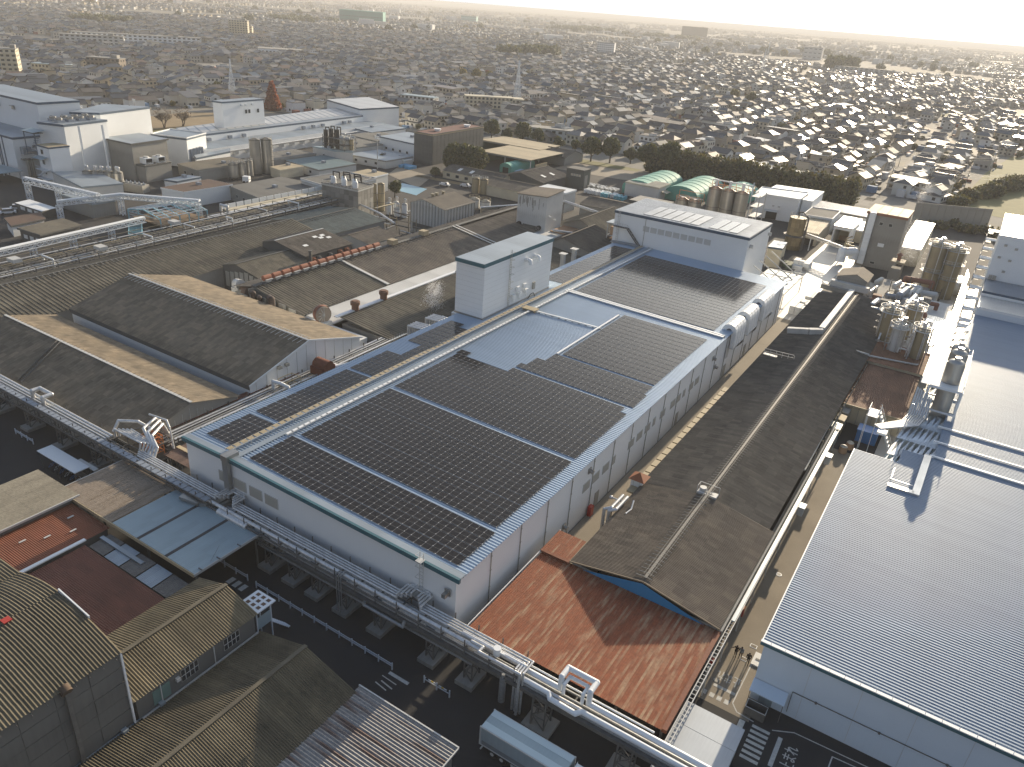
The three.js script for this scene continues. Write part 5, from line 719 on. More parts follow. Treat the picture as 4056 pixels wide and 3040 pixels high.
{ // roof with the row of rusted ridge vents
  const t = thing('vented_roof', 'broad ribbed cement roof with a row of rusted vents along its ridge', 'factory');
  one((b) => { b.sheet([-114.3, 5, -104.6], [0, 0, -26.6], [-15.4, 2.5, 0], { pitch: .75, amp: .1, rows: 4, seed: 43 }); }).to('near_roof', M.cementG, t);
  one((b) => { b.sheet([-114.3, 5, -132], [0, 0, -45], [-15.4, 2.5, 0], { pitch: .75, amp: .1, rows: 4, seed: 44 }); }).to('far_roof', M.cement, t);
  one((b) => { b.sheet([-114.6, 5, -178], [0, 0, -38], [-18, 2.5, 0], { pitch: .75, amp: .1, rows: 4, seed: 45 }); }).to('rear_roof', M.cement, t);
  one((b) => b.sheet([-136.5, 6, -216], [0, 0, 111], [6.8, 1.5, 0], { pitch: .75, amp: .06, rows: 2, seed: 46 })).to('back_slope', M.cementD, t);
  one((b) => { b.bar([-114.3, 5.2, -131.5], [-129.7, 7.7, -131.5], .8, .15); b.bar([-114.3, 5.2, -177.4], [-129.7, 7.7, -177.4], .5, .15); b.bar([-114.3, 5.2, -179], [-129.7, 7.7, -179], .5, .15); }).to('fire_wall_cap', M.whiteB, t);
  one((b) => { b.prism(rect(-136, -105, -114.6, -216), 0, 4.9); b.tri([-114.6, 4.9, -105], [-136, 4.9, -105], [-129.7, 7.4, -105]); }).to('wall', M.conc, t);
  one((b) => b.bar([-129.8, 7.62, -105], [-129.8, 7.62, -216], 1.3, .12)).to('ridge_cap', M.concD, t);
  for (let k = 0; k < 14; k++) { const v = one((b) => { b.ab(-130.6, 7.7, -108.2 - k * 2.75, -129.2, 8.2, -109.6 - k * 2.75); b.ab(-130.9, 8.2, -108 - k * 2.75, -128.9, 8.4, -109.9 - k * 2.75); }).to('ridge_vent', M.whiteB, t); one((b) => { b.cyl([-129.9, 8.6, -107.9 - k * 2.75], [-129.9, 8.6, -109.9 - k * 2.75], .62, 10); }).to('rusted_hood', mat('rusted_vent', .33, .13, .075, .8), v); }
  for (const z of [-150, -163]) one((b) => { b.ab(-130.8, 7.7, z, -128.8, 8.9, z - 2); }).to('ridge_box', M.tan, t);
  for (let k = 0; k < 60; k++) one((b) => b.bar([-129.4, 7.75, -106 - k * 1.2], [-127.6, 7.45, -106 - k * 1.2], .09)).to('ridge_bracket', M.concD, t);
}
{
  const t = thing('white_valley_gutter', 'wide white valley gutter between the vented roof and the mossy roof next to the tower', 'gutter');
  one((b) => { b.ab(-114.4, 4.6, -216, -107, 4.85, -105.5); }).to('gutter_floor', M.whiteB, t);
  one((b) => { for (let z = -106; z > -121; z -= 1.2) b.bar([-114.2, 4.9, z], [-114.2, 5.8, z], .06); b.bar([-114.2, 5.8, -106], [-114.2, 5.8, -121], .06); b.bar([-114.2, 5.4, -106], [-114.2, 5.4, -121], .05); }).to('handrail', M.steel, t);
}
{
  const t = thing('green_tinged_roof', 'mossy ribbed roof sloping down to the left eave of the white hall', 'factory');
  one((b) => b.sheet([-91.6, 4.4, -107.5], [0, 0, -82], [-15.2, 1.5, 0], { pitch: .75, amp: .1, rows: 4, seed: 48 })).to('roof', M.cementG, t);
  one((b) => b.bar([-107, 6.05, -106.6], [-107, 6.05, -190], .9, .25)).to('white_ridge', M.white, t);
  one((b) => b.prism(rect(-106.5, -108, -92, -189), 0, 4.3)).to('wall', M.conc, t);
  for (const z of [-112.5, -121.5]) one((b) => { b.cyl([-107, 6, z], [-107, 7.2, z], .8, 12); b.cyl([-107, 7.2, z], [-107, 7.9, z], 1.05, 12); b.cyl([-107, 7.9, z], [-107, 8.1, z], .7, 12); }).to('rusted_ventilator', mat('rusted_ventilator', .17, .09, .06, .8), t);
  for (const [z, n] of [[-120.5, 2], [-127, 4]]) for (let k = 0; k < n; k++) one((b) => { const x = -91.5, zz = z - k * 1.6; b.ab(x - .8, 4, zz - 1.3, x + .8, 5.2, zz); b.tri([x - .9, 5.2, zz + .1], [x + .9, 5.2, zz + .1], [x, 5.9, zz - .65]); b.tri([x + .9, 5.2, zz + .1], [x + .9, 5.2, zz - 1.4], [x, 5.9, zz - .65]); b.tri([x + .9, 5.2, zz - 1.4], [x - .9, 5.2, zz - 1.4], [x, 5.9, zz - .65]); b.tri([x - .9, 5.2, zz - 1.4], [x - .9, 5.2, zz + .1], [x, 5.9, zz - .65]); }).to('pyramid_cowl', M.white, t);
  for (const z of [-150, -157, -168, -174]) one((b) => { const x = -88; b.ab(x - .5, 6, z - 1, x + .5, 10.4, z); b.ab(x - .9, 10.4, z - 1.4, x + .9, 10.6, z + .4); }).to('stack_cowl', M.whiteB, t);
}
for (const [i, z] of [-109, -114.6].entries()) { const t = thing('duct_bends', ['set of four silver pipes bent over the left eave, nearer the round fan', 'set of four silver pipes bent over the left eave, nearer the tower'][i], 'pipes'); for (let k = 0; k < 4; k++) one((b) => b.path([[-89.6, 4, z - k * .8], [-89.6, 8.2, z - k * .8], [-86.6, 8.2, z - k * .8 - .3], [-86.6, 6, z - k * .8 - .3]], .26, 8)).to('pipe', M.pipe, t); }
{
  const t = thing('centrifugal_fan', 'big round rust and white fan housing on a white plinth beside the valley gutter', 'fan');
  one((b) => { b.cyl([-109.6, 6.9, -104.9], [-108, 6.9, -104.4], 1.7, 20); }).to('housing', mat('fan_cream', .36, .3, .24, .8, 0, TX.mottle), t);
  one((b) => b.cyl([-109.2, 6.9, -104.75], [-108.4, 6.9, -104.5], 1.84, 20)).to('rusted_band', mat('fan_rust', .24, .1, .06, .8), t);
  one((b) => b.ab(-110.6, 4.2, -105.8, -107.2, 5.4, -103.4)).to('plinth', M.whiteB, t);
  for (let k = 0; k < 6; k++) one((b) => { const a = k / 6 * Math.PI; b.bar([-107.95, 6.9 - 1.6 * Math.sin(a), -104.4 - 1.6 * Math.cos(a)], [-107.95, 6.9 + 1.6 * Math.sin(a), -104.4 + 1.6 * Math.cos(a)], .07); }).to('rib', M.frame, t);
}
{
  const t = thing('white_link_building', 'low white link wall below the valley gutter with fence posts on top', 'building');
  hall(t, rect(-115.5, -101.8, -97.5, -105.6), 4.3, { wall: M.white, roof: M.whiteB, trim: M.white, over: .1 });
  one((b) => { b.bar([-112, 4.7, -103], [-98, 4.7, -101.9], .5, .2); b.bar([-109, 5.1, -102.6], [-103, 5.1, -102.2], .3, .2); }).to('loose_duct', M.white, t);
}
{ // black ducts and fans at the near end of the vented roof
  const t = thing('duct_cluster', 'cluster of dark rusty ducts and a tall flue between gables at the near end', 'ducts');
  for (const [x, z, h, r] of [[-128, -103.4, 6.8, .6], [-125.8, -103.2, 6.4, .5], [-121.4, -102.6, 7.4, .7], [-119, -102.6, 5.2, .5]]) one((b) => { b.cyl([x, 0, z], [x, h, z], r, 10); b.ball([x, h, z], r * 1.05, 8); b.cyl([x, h, z], [x - 2.2, h - .4, z - 1.2], r * .9, 8); }).to('duct', mat('rusty_duct', .1, .07, .055, .8, 0, TX.fine), t);
  for (let k = 0; k < 6; k++) one((b) => b.ab(-133 + k * 3, 1, -104.2, -131 + k * 3, 5.4 + (k < 3 ? k : 6 - k) * .4, -104.05)).to('gable_pane', M.louver, t);
  one((b) => { b.cyl([-134.6, 5, -106.5], [-131.4, 5.6, -105.4], 1.3, 12); b.ab(-134, 3, -108, -131.5, 4.6, -105); }).to('fan_casing', mat('fan_brown', .13, .085, .06, .8), t);
  one((b) => { b.cyl([-138.5, 5.4, -107.5], [-136.4, 5.8, -107], 1.2, 12); b.ab(-138.6, 3, -108.6, -136, 5, -106); }).to('fan_casing', M.whiteB, t);
}

// ---------- left: pipe bundles, truss bridges, pale blue frame ----------
{
  const t = thing('dark_pipe_bundle', 'dense dark bundle of pipes and cable racks along the far side of the mossy roof', 'pipe rack');
  const q = rng(5);
  for (let k = 0; k < 18; k++) { const x = -174.5 - k * .6, y = 4 + (k % 3) * .7 + q() * .3; one((b) => b.cyl([x, y, -45], [x - 5, y, -190], .1 + q() * .16, 6)).to('pipe', [M.pipeD, M.steel, M.pipe, M.steel, M.tankO][k % 5], t); }
  for (let z = -48; z > -188; z -= 5) one((b) => { const s = (z + 45) * .034; for (const x of [-174 + s, -179 + s, -185 + s]) b.bar([x, 0, z], [x, 6.4, z], .18); for (const y of [3.7, 4.6, 5.4, 6.4]) b.bar([-173.8 + s, y, z], [-185.2 + s, y, z], .14); }).to('frame', M.steel, t);
  one((b) => { for (const [x, y] of [[-174, 6.4], [-179, 6.4], [-185, 6.4], [-174, 5.4]]) b.bar([x, y, -45], [x - 4.9, y, -190], .1); }).to('rail', M.tankO, t);
  for (let k = 0; k < 9; k++) one((b) => { const z = -62 - k * 13, x = -176 - k * .6; b.path([[x, 4.6, z], [x, 6.7, z], [x - 2.6 - (k % 3), 6.7, z], [x - 2.6 - (k % 3), 4.4, z - .6]], .2, 6); }).to('pipe_bend', k % 2 ? M.pipe : M.white, t);
  for (const [x, z] of [[-178, -100], [-182, -82], [-186, -126]]) one((b) => b.ab(x - 1.4, 6.5, z - 1, x + 1.4, 7.3, z + 1)).to('rack_cabinet', M.whiteB, t);
}
{
  const t = thing('covered_conveyor', 'pale flat-topped conveyor gallery leading to the slab-sided tower', 'gallery');
  one((b) => b.ab(-196, 4.4, -193, -191.4, 4.7, -150)).to('deck', M.cream, t);
  for (let k = 0; k < 14; k++) one((b) => b.ab(-196.2, 4.7, -151.6 - k * 3, -196, 6, -149 - k * 3)).to('side_panel', M.white, t);
  for (let z = -151; z > -193; z -= 4) one((b) => { b.bar([-191.6, 0, z], [-191.6, 4.4, z], .16); b.bar([-195.8, 0, z], [-195.8, 4.4, z], .16); b.bar([-195.8, 4.2, z], [-191.6, 4.2, z], .16); }).to('support', M.steel, t);
  one((b) => { b.cyl([-190.6, 5, -140], [-190.6, 5, -192], .35, 8); b.path([[-192, 5.5, -146], [-192, 7.4, -146], [-189, 7.4, -146], [-189, 4, -146]], .4, 8); }).to('silver_pipe', M.pipe, t);
}
function trussBridge(label, a, c, legs, w = 1.6, h = 1.1) {
  const t = thing('truss_bridge', label, 'pipe bridge');
  one((b) => girder(b, a, c, h, w, .2)).to('girder', M.steelW, t);
  const d = norm(sub(c, a)), s = norm(cross(d, [0, 1, 0]));
  for (const k of [-1, 0, 1]) one((b) => b.cyl(add(add(a, mul(s, k * .45)), [0, h + .3, 0]), add(add(c, mul(s, k * .45)), [0, h + .3, 0]), .2, 6)).to('pipe', M.white, t);
  for (const u of legs) one((b) => { const p = add(a, mul(sub(c, a), u)); trestle(b, p[0], p[2], 0, p[1], w, .9, .22); }).to('leg', M.steelW, t);
  return t;
}
trussBridge('white lattice pipe bridge nearest the dark pipe bundle at the left edge', [-197.5, 3.3, -76], [-203, 3.3, -128], [.02, .36, .57, .79]);
trussBridge('white lattice pipe bridge crossing in front of the cluster of five silos', [-231, 4.2, -119], [-224.2, 5.2, -135], [.02, .56, .98]);
trussBridge('long pale lattice bridge from the slim stair tower to the crossing', [-258, 5.6, -124.5], [-225, 5.6, -128.4], [.02, .45], 1.8, 1.4);
trussBridge('pale lattice bridge running from the crossing towards the blue frame', [-224.3, 5.2, -134.8], [-203, 5.2, -147], [.98]);
{
  const t = thing('open_blue_frame', 'open pale blue steel roof frame without cladding above a rusty platform', 'frame');
  const x0 = -216, x1 = -200.6, z0 = -131.5, z1 = -147.5, y = (x) => 4.1 + 1.1 * (1 - Math.abs((x + 208.3) / 7.7));
  for (let k = 0; k <= 5; k++) { const z = lerp(z0, z1, k / 5); one((b) => { b.bar([x0, 3.9, z], [-208.3, 5.2, z], .24); b.bar([-208.3, 5.2, z], [x1, 3.9, z], .24); b.bar([x0, 0, z], [x0, 3.9, z], .26); b.bar([x1, 0, z], [x1, 3.9, z], .26); b.bar([x0, 3.6, z], [x1, 3.6, z], .12); }).to('frame', M.steelB, t); }
  for (let k = 0; k <= 8; k++) { const x = lerp(x0, x1, k / 8); one((b) => b.bar([x, y(x), z0], [x, y(x), z1], .18)).to('purlin', M.steelW, t); }
  one((b) => { for (let k = 0; k < 5; k++) { const a = lerp(z0, z1, k / 5), c = lerp(z0, z1, (k + 1) / 5); b.bar([x0, y(x0), a], [-208.3, 5.2, c], .1); b.bar([-208.3, 5.2, a], [x1, y(x1), c], .1); } }).to('bracing', M.steelW, t);
  one((b) => { b.col = [.4, .3, .2]; b.ab(x0 + .5, 1.5, z1 + .5, x1 - .5, 1.7, z0 - .5); }).to('rusty_platform', mat('rusty_platform', .55, .5, .45, .9, 0, TX.mottle), t);
  one((b) => { for (let k = 0; k < 6; k++) b.bar([x0 - .2, .6 + k * .5, z0], [x0 - .2, .6 + k * .5, z0 - 4], .1); }).to('side_louvre', M.steelW, t);
}
{
  const t = thing('fallen_blue_truss', 'blue steel truss lying low in front of the open blue frame', 'truss');
  one((b) => { girder(b, [-197, 1.2, -121], [-206, 1.2, -127], 1.1, 3.4, .2); }).to('truss', M.steelB, t);
  one((b) => { for (const [x, z] of [[-197, -121], [-206, -127]]) b.bar([x, 0, z], [x, 1.2, z], .3); }).to('post', M.steelB, t);
}
// ---------- far-left white plant ----------
{
  const t = thing('tall_left_plant', 'tallest white plant building at the left edge, blue-edged flat roof, four vents', 'factory');
  hall(t, rect(-345, -150.6, -293, -166), 23.8, { over: .3 });
  for (const [x, y] of [[-319, 20.6], [-309, 20.6], [-317, 12.8], [-307.5, 12.8]]) one((b) => { b.box(x, y, -150.2, 1.3, 1.3, .5); b.ab(x - .8, y + .5, -150.4, x + .8, y + .7, -149.3); }).to('vent_hood', M.tank, t);
}
{
  const t = thing('left_plant_annex', 'lower white block with blue edge in front of the tallest left plant', 'factory');
  hall(t, rect(-330, -138, -288.8, -150.3), 13.6, { over: .2 });
  for (const x of [-299, -297.8, -295.6]) one((b) => b.bar([x, .2, -137.9], [x, 13.2, -137.9], .3)).to('downpipe', M.tealdk, t);
  one((b) => b.ab(-288.7, 8.2, -142.6, -286.6, 10.6, -139.8)).to('wall_unit', M.metal, t);
  one((b) => { b.bar([-288.7, 6.6, -139.5], [-287, 6.6, -139.5], .2); b.ab(-288.7, 6.4, -147, -286, 6.55, -139.3); }).to('door_canopy', M.steel, t);
  for (const z of [-141, -142.4]) one((b) => { b.cyl([-287.6, 0, z], [-287.6, 6.2, z], .5, 10); b.ball([-287.6, 6.2, z], .52, 8); }).to('standpipe', M.tank, t);
  for (const z of [-144.5, -148.5]) one((b) => b.box(-288.5, 10.4, z, .6, .8, .8)).to('vent_hood', M.tank, t);
}
{
  const t = thing('blue_roof_porch', 'small porch with blue metal roof at the foot of the left plant', 'porch');
  one((b) => b.ab(-296, 3.6, -136.5, -283, 3.8, -126)).to('roof', M.blueroof, t);
  one((b) => { for (const x of [-295.5, -283.5]) for (const z of [-126.5, -136]) b.bar([x, 0, z], [x, 3.6, z], .3); }).to('post', M.steelW, t);
}
{
  const t = thing('fan_roof_block', 'white block with eight steel cooling fans standing on its roof', 'factory');
  hall(t, [[-281, -143.5], [-271.5, -147], [-275, -164.5], [-284.5, -161]], 19.4, { over: .3 });
  for (let k = 0; k < 8; k++) { const x = -276.5 - (k % 2) * 3.6 - k * .1, z = -148.5 - Math.floor(k / 2) * 3.9; const f = one((b) => { b.ab(x - 1.2, 19.7, z - 1.2, x + 1.2, 20.5, z + 1.2); }).to('fan_base', M.metal, t); one((b) => { b.cyl([x, 20.5, z], [x, 21.2, z], 1.1, 14); b.bar([x - 1.2, 21.3, z], [x + 1.2, 21.3, z], .14); }).to('fan_ring', M.tank, f); }
  onwall(new MB(), [-274.6, -163], [-274.6, -160], 3.2, 5, .06).to('louvre', M.louver, t);
  for (const z of [-151.5, -159]) one((b) => b.bar([-271.5 - (-147 - z) * -.2, .2, z], [-271.5 - (-147 - z) * -.2, 19, z], .5)).to('wall_pilaster', M.white, t);
  const s = one((b) => { for (const y of [9.5, 16.4]) b.ab(-284, y, -142.6, -277, y + .15, -139.5); }).to('outside_stair', M.steel, t);
  one((b) => { for (const x of [-283.8, -277.2]) b.bar([x, 9, -139.7], [x, 16.4, -139.7], .25); for (let k = 0; k < 10; k++) b.box(-282 + k * .5, 9.6 + k * .65, -140.6, .6, .1, 1.4); }).to('stair_frame', M.tealdk, s);
  one((b) => { b.quad([-284, 16.9, -139], [-276.6, 16.9, -139], [-276.6, 17.4, -143], [-284, 17.4, -143]); }).to('stair_roof', M.blueroof, s);
}
{
  const t = thing('rear_white_block', 'tall white block behind the one with the roof fans', 'factory');
  hall(t, [[-287, -158.5], [-281, -166], [-287, -190], [-301, -180]], 20.9, { over: .3 });
}
{
  const t = thing('slim_stair_tower', 'slim white tower with small windows and open stairs on its side, near the truss bridges', 'tower');
  hall(t, rect(-276.5, -139.4, -269.2, -146.3), 13, { roof: M.tan, trim: M.tealdk, trimH: .25 });
  for (const y of [11.2, 7.8, 4.6, 1.6]) win(t, [-274.4, -139.35], [-273, -139.35], y - .8, y + .8);
  for (const y of [2.4, 5.4]) one((b) => { b.ab(-276.4, y, -139.3, -270.2, y + .2, -137.6); for (let k = 0; k < 8; k++) b.box(-275.8 + k * .6, y - 2.2 + k * .28, -138.4, .7, .12, 1.4); b.bar([-276.4, y + 1.1, -137.6], [-270.2, y + 1.1, -137.6], .12); }).to('stair_landing', M.steelW, t);
  one((b) => b.quad([-276.6, 9.2, -137], [-270.6, 9.2, -137], [-270.6, 9.7, -139.4], [-276.6, 9.7, -139.4])).to('stair_roof', M.blueroof, t);
}
{
  const t = thing('blue_grey_low_hall', 'low wall-sided hall with pale blue-grey roof below the slim stair tower', 'factory');
  hall(t, [[-268.9, -139], [-243.5, -134], [-240.5, -146], [-262, -150]], 5.2, { roof: M.metalB, trim: M.metalB, wall: M.whiteB, trimH: .2 });
  hall(t, rect(-242, -126.5, -226, -133.8), 4.2, { roof: M.metalB, trim: M.metalB, wall: M.conc, trimH: .2 });
}
// silo builder
function silo(t, x, z, y0, y1, r, m, name = 'silo', bands = 4, capM = M.steel) {
  const s = one((b) => { b.cyl([x, y0, z], [x, y1, z], r, 20, r, false); b.cyl([x, y1, z], [x, y1 + r * .35, z], r, 20, r * .25); }).to(name, m, t);
  one((b) => { for (let k = 0; k <= bands; k++) { const y = lerp(y0 + .1, y1 - .06, k / bands); b.cyl([x, y - .08, z], [x, y + .08, z], r * 1.025, 20, r * 1.025, false); } }).to('band', capM, s);
  return s;
}
function topRail(b, x, z, y, r) { const n = 10; for (let k = 0; k < n; k++) { const a = k / n * 6.283, c = (k + 1) / n * 6.283, P = (w, h) => [x + r * Math.cos(w), y + h, z + r * Math.sin(w)]; b.bar(P(a, 0), P(a, 1.1), .07); b.bar(P(a, 1.1), P(c, 1.1), .07); b.bar(P(a, .55), P(c, .55), .05); } }
function siloBank(label, list, m, o = {}) {
  const t = thing('silo_bank', label, 'silos');
  for (const [x, z, y0, y1, r] of list) { silo(t, x, z, y0, y1, r, m, 'silo', o.bands ?? 4, o.capM ?? M.steel); if (y0 > .6) one((b) => { for (let k = 0; k < 4; k++) { const a = k * 1.57 + .78; b.bar([x + r * .8 * Math.cos(a), 0, z + r * .8 * Math.sin(a)], [x + r * .8 * Math.cos(a), y0, z + r * .8 * Math.sin(a)], .18); } b.cyl([x, y0 - Math.min(1.2, y0 * .7), z], [x, y0, z], .3, 10, r, false); }).to('leg', M.steel, t); if (o.rail) one((b) => topRail(b, x, z, y1, r)).to('top_rail', o.railM ?? M.frame, t); if (o.hood) one((b) => b.path([[x, y1, z], [x, y1 + 1.6, z], [x + r * .7, y1 + 1.6, z], [x + r * .7, y1 + .4, z]], r * .26, 6)).to('vent_bend', o.hood, t); }
  if (o.ladder) { const [x, z, y0, y1, r] = list[o.ladder - 1]; ladder(t, x + r, z, y0, y1, 1, 0, M.steel); }
  return t;
}
siloBank('bank of five steel silos with bent vents beside the lattice bridges', [[-259.6, -145.4, 1, 6.4, 1.35], [-258.3, -147.6, 1, 6.3, 1.35], [-257, -149, 1, 6.2, 1.4], [-255.6, -150.6, .6, 6.1, 1.7], [-253.9, -152.6, .6, 6, 1.9]].map((q) => q), M.tank, { hood: M.pipe, bands: 2 });
siloBank('pair of very tall stained steel silos rising in the middle of the left plant', [[-246.6, -205.8, 0, 13, 2.1], [-245, -210.2, 0, 13, 2.2]], M.tank, { rail: 1, bands: 1, ladder: 2, capM: M.black });
siloBank('three short stained silos beside the very tall pair', [[-243.4, -192.4, 1, 5.8, 1.9], [-242.2, -195.6, 1, 6, 1.5], [-242, -198.6, 1, 6.4, 1.4]], M.tank, { rail: 1, bands: 1 });
{
  const t = thing('grey_process_tower', 'plain grey concrete tower with overhanging flat roof, air coolers on its lower annex', 'tower');
  hall(t, [[-277, -163.5], [-262, -164.5], [-264, -180], [-279, -179]], 13, { wall: M.conc, roof: M.metalB, trim: M.concD, trimH: .3, over: .7 });
  hall(t, [[-262.4, -165.4], [-257.4, -165.6], [-258.6, -177], [-263.6, -177]], 5.8, { wall: M.conc, roof: M.concD, trim: M.concD, trimH: .3, over: .2 });
  for (const z of [-168, -173]) { const f = one((b) => { b.ab(-262, 6.2, z - 1.8, -258.6, 8.2, z + 1.2); }).to('cooler', M.white, t); one((b) => { b.cyl([-260.3, 8.2, z - .3], [-260.3, 8.7, z - .3], .9, 12); }).to('fan', M.frame, f); one((b) => b.ab(-258.58, 6.5, z - 1.5, -258.5, 8, z + .9)).to('grille', M.dark, f); }
  one((b) => { for (let k = 0; k < 6; k++) b.bar([-257.5 - k * 0, 6.1, -166 - k * 2.1], [-257.5, 7, -166 - k * 2.1], .1); b.bar([-257.5, 7, -166], [-257.5, 7, -176.6], .1); }).to('handrail', M.frame, t);
  one((b) => b.cyl([-277.2, 11.4, -165.5], [-278.4, 11.2, -165], .9, 10)).to('exhaust_hood', M.steel, t);
}
{
  const t = thing('cooling_tower_row', 'row of low cooling cells with seven bent vents on top', 'cooling tower');
  one((b) => b.prism([[-258, -154.4], [-256.6, -152], [-244.2, -155], [-245.6, -158.6]], 0, 2.6)).to('casing', M.conc, t);
  for (let k = 0; k < 7; k++) one((b) => { const x = -255.6 + k * 1.7, z = -153.8 - k * .45; b.cyl([x, 2.6, z], [x, 3, z], .6, 10); b.bar([x - .8, 3.4, z - .4], [x + .6, 3.1, z + .3], .3, .12); }).to('vent', M.metal, t);
}
for (const [l, poly, h, o] of [
  ['small white flat-roofed building beside the cooling cells', [[-245.5, -164.5], [-240.5, -166], [-241.5, -176.5], [-246.5, -175]], 3.2, { roof: M.metalB }],
  ['brown shallow-gabled roof building with white panel walls', [[-229, -152], [-219.5, -153.5], [-219, -172], [-230, -171]], 5, { roof: M.brown, trim: M.white }],
  ['large flat grey roof with a blue patch in the middle of the plant', [[-219, -171], [-196, -166], [-197, -196], [-219.5, -194]], 4.6, { roof: M.concD, trim: M.conc, wall: M.conc }],
  ['blue-grey flat roof office with white edge beside the slab-sided tower', [[-207, -192], [-191, -190], [-191, -213], [-206, -213]], 6.2, { roof: M.concD, trim: M.white, wall: M.whiteB, parapet: .3 }],
  ['old brown-roofed shed in front of the long white factory', [[-262, -182], [-247, -180], [-248, -206], [-262, -206]], 4, { roof: M.cementG, trim: M.conc, wall: M.conc }],
  ['pale white box on the flat roof behind the blue-grey office', [[-203, -213], [-193, -212], [-194, -223], [-204, -223]], 6.4, { roof: M.tan, trim: M.white, wall: M.whiteB }],
  ['teal-roofed low link buildings in the middle distance', [[-248, -222], [-226, -219], [-226, -240], [-247, -243]], 3, { roof: mat('teal_flat_roof', .13, .2, .22, .7, 0, TX.mottle), trim: M.conc, wall: M.whiteB }],
  ['tan-roofed small house with blue shutter in the plant yard', [[-240, -207], [-233, -205.5], [-233.5, -218], [-240.5, -218]], 3.4, { roof: M.tan, trim: M.cream, wall: M.cream }],
  ['dark flat roof shed beyond the tall steel silos', [[-262, -216], [-248, -214], [-249, -240], [-262, -240]], 3.6, { roof: M.concD, trim: M.conc, wall: M.conc }],
  ['white workshop in front of the tower with black vessels', [[-256, -245], [-243.5, -245.8], [-237.2, -250], [-250, -257]], 5.2, { roof: M.blueroof, trim: M.blueroof, wall: M.whiteB }],
  ['low hall with blue-streaked roof before the white cube hall', [[-243, -252], [-222, -254], [-222, -272], [-242, -272]], 3.2, { roof: M.metalB, trim: M.conc, wall: M.whiteB }],
  ['low dark-roofed hall with two round wall fans', [[-262, -258], [-245, -256], [-244, -277], [-262, -279]], 4.8, { roof: M.concD, trim: M.conc, wall: M.whiteB }],
  ['dark roof hall behind the round-fan hall', [[-270, -282], [-250, -280], [-249, -300], [-270, -302]], 5, { roof: M.concD, trim: M.conc, wall: M.whiteB }],
  ['white hall with blue roof edge attached to the grey windowless cube', [[-248, -279.2], [-225.4, -277], [-226, -300], [-249, -301]], 7.6, { roof: M.metalB, trim: M.tealdk, wall: M.white }],
  ['low white hut row with small doors by the parking yard', [[-233, -266], [-221, -264.8], [-221, -270], [-233, -271]], 2.6, { roof: M.metalB, trim: M.white, wall: M.whiteB }],
  ['white low warehouse with grey roof at the end of the long factory', [[-290, -300], [-268, -296], [-268, -322], [-290, -326]], 5.2, { roof: M.metalB, trim: M.tealdk, wall: M.white }],
]) { const t = thing('plant_building', l, 'building'); hall(t, poly, h, { over: .25, trimH: .3, ...o }); const [p, q] = [poly[0], poly[1]], L = Math.hypot(q[0] - p[0], q[1] - p[1]), n = Math.floor(L / 4.5); for (let k = 1; k < n; k++) { const u = k / n, dx = (q[0] - p[0]) / L * .7, dz = (q[1] - p[1]) / L * .7, x = lerp(p[0], q[0], u), z = lerp(p[1], q[1], u); win(t, [x - dx, z - dz], [x + dx, z + dz], h * .35, h * .35 + 1.1); } one((b) => { const q = rng(l.length * 7), cx = (poly[0][0] + poly[2][0]) / 2, cz = (poly[0][1] + poly[2][1]) / 2; b.box(cx + (q() - .5) * 5, h + .7, cz + (q() - .5) * 6, 1.6, .9, 1.2); }).to('roof_unit', M.metal, t); }
{ // long white factory with ribbed bright roof
  const t = thing('long_white_factory', 'very long white factory with bright striped roof and blue eave line behind the silos', 'factory');
  const A = [-286.5, -204], B = [-294, -318], C = [-322, -330], D = [-306, -214];
  hall(t, [A, B, C, D], 8.6, { roof: M.metalB, trim: M.tealdk, wall: M.white, trimH: .5 });
  for (let k = 0; k < 24; k++) one((b) => { const u0 = (k + .08) / 24, u1 = (k + .9) / 24, P = (u, v) => [lerp(lerp(A[0], B[0], u), lerp(D[0], C[0], u), v), 8.95, lerp(lerp(A[1], B[1], u), lerp(D[1], C[1], u), v)]; b.quad(P(u0, .18), P(u1, .18), P(u1, .95), P(u0, .95)); }).to('roof_sheet', M.silver, t);
  for (const u of [.1, .2, .27, .6, .66, .72, .86, .9]) one((b) => { const x = lerp(A[0], B[0], u), z = lerp(A[1], B[1], u); b.box(x + .7, 6.6, z, 1.2, 1.3, 1.6); }).to('wall_vent', M.metal, t);
}
{
  const t = thing('white_block_on_factory', 'white upright block with three small windows standing on the long factory', 'tower');
  hall(t, [[-301, -230], [-295.6, -230.7], [-296.6, -254.5], [-302.5, -254]], 19.6, { y0: 8, trim: M.tealdk, trimH: .4 });
  for (const z of [-243, -244.8, -249.8]) win(t, [-295.9, z], [-295.9, z - 1.2], 14.2, 15.9);
  for (const z of [-241, -243.4, -247]) one((b) => b.cyl([-296, 18, z], [-295, 17.8, z], .5, 8)).to('vent_cowl', M.white, t);
}
{
  const t = thing('raised_roof_hall', 'higher white hall with bright roof at the far end of the long factory', 'factory');
  hall(t, [[-296, -318], [-292, -345], [-330, -362], [-332, -330]], 11.6, { roof: M.silver, trim: M.tealdk, wall: M.white, trimH: .5 });
}
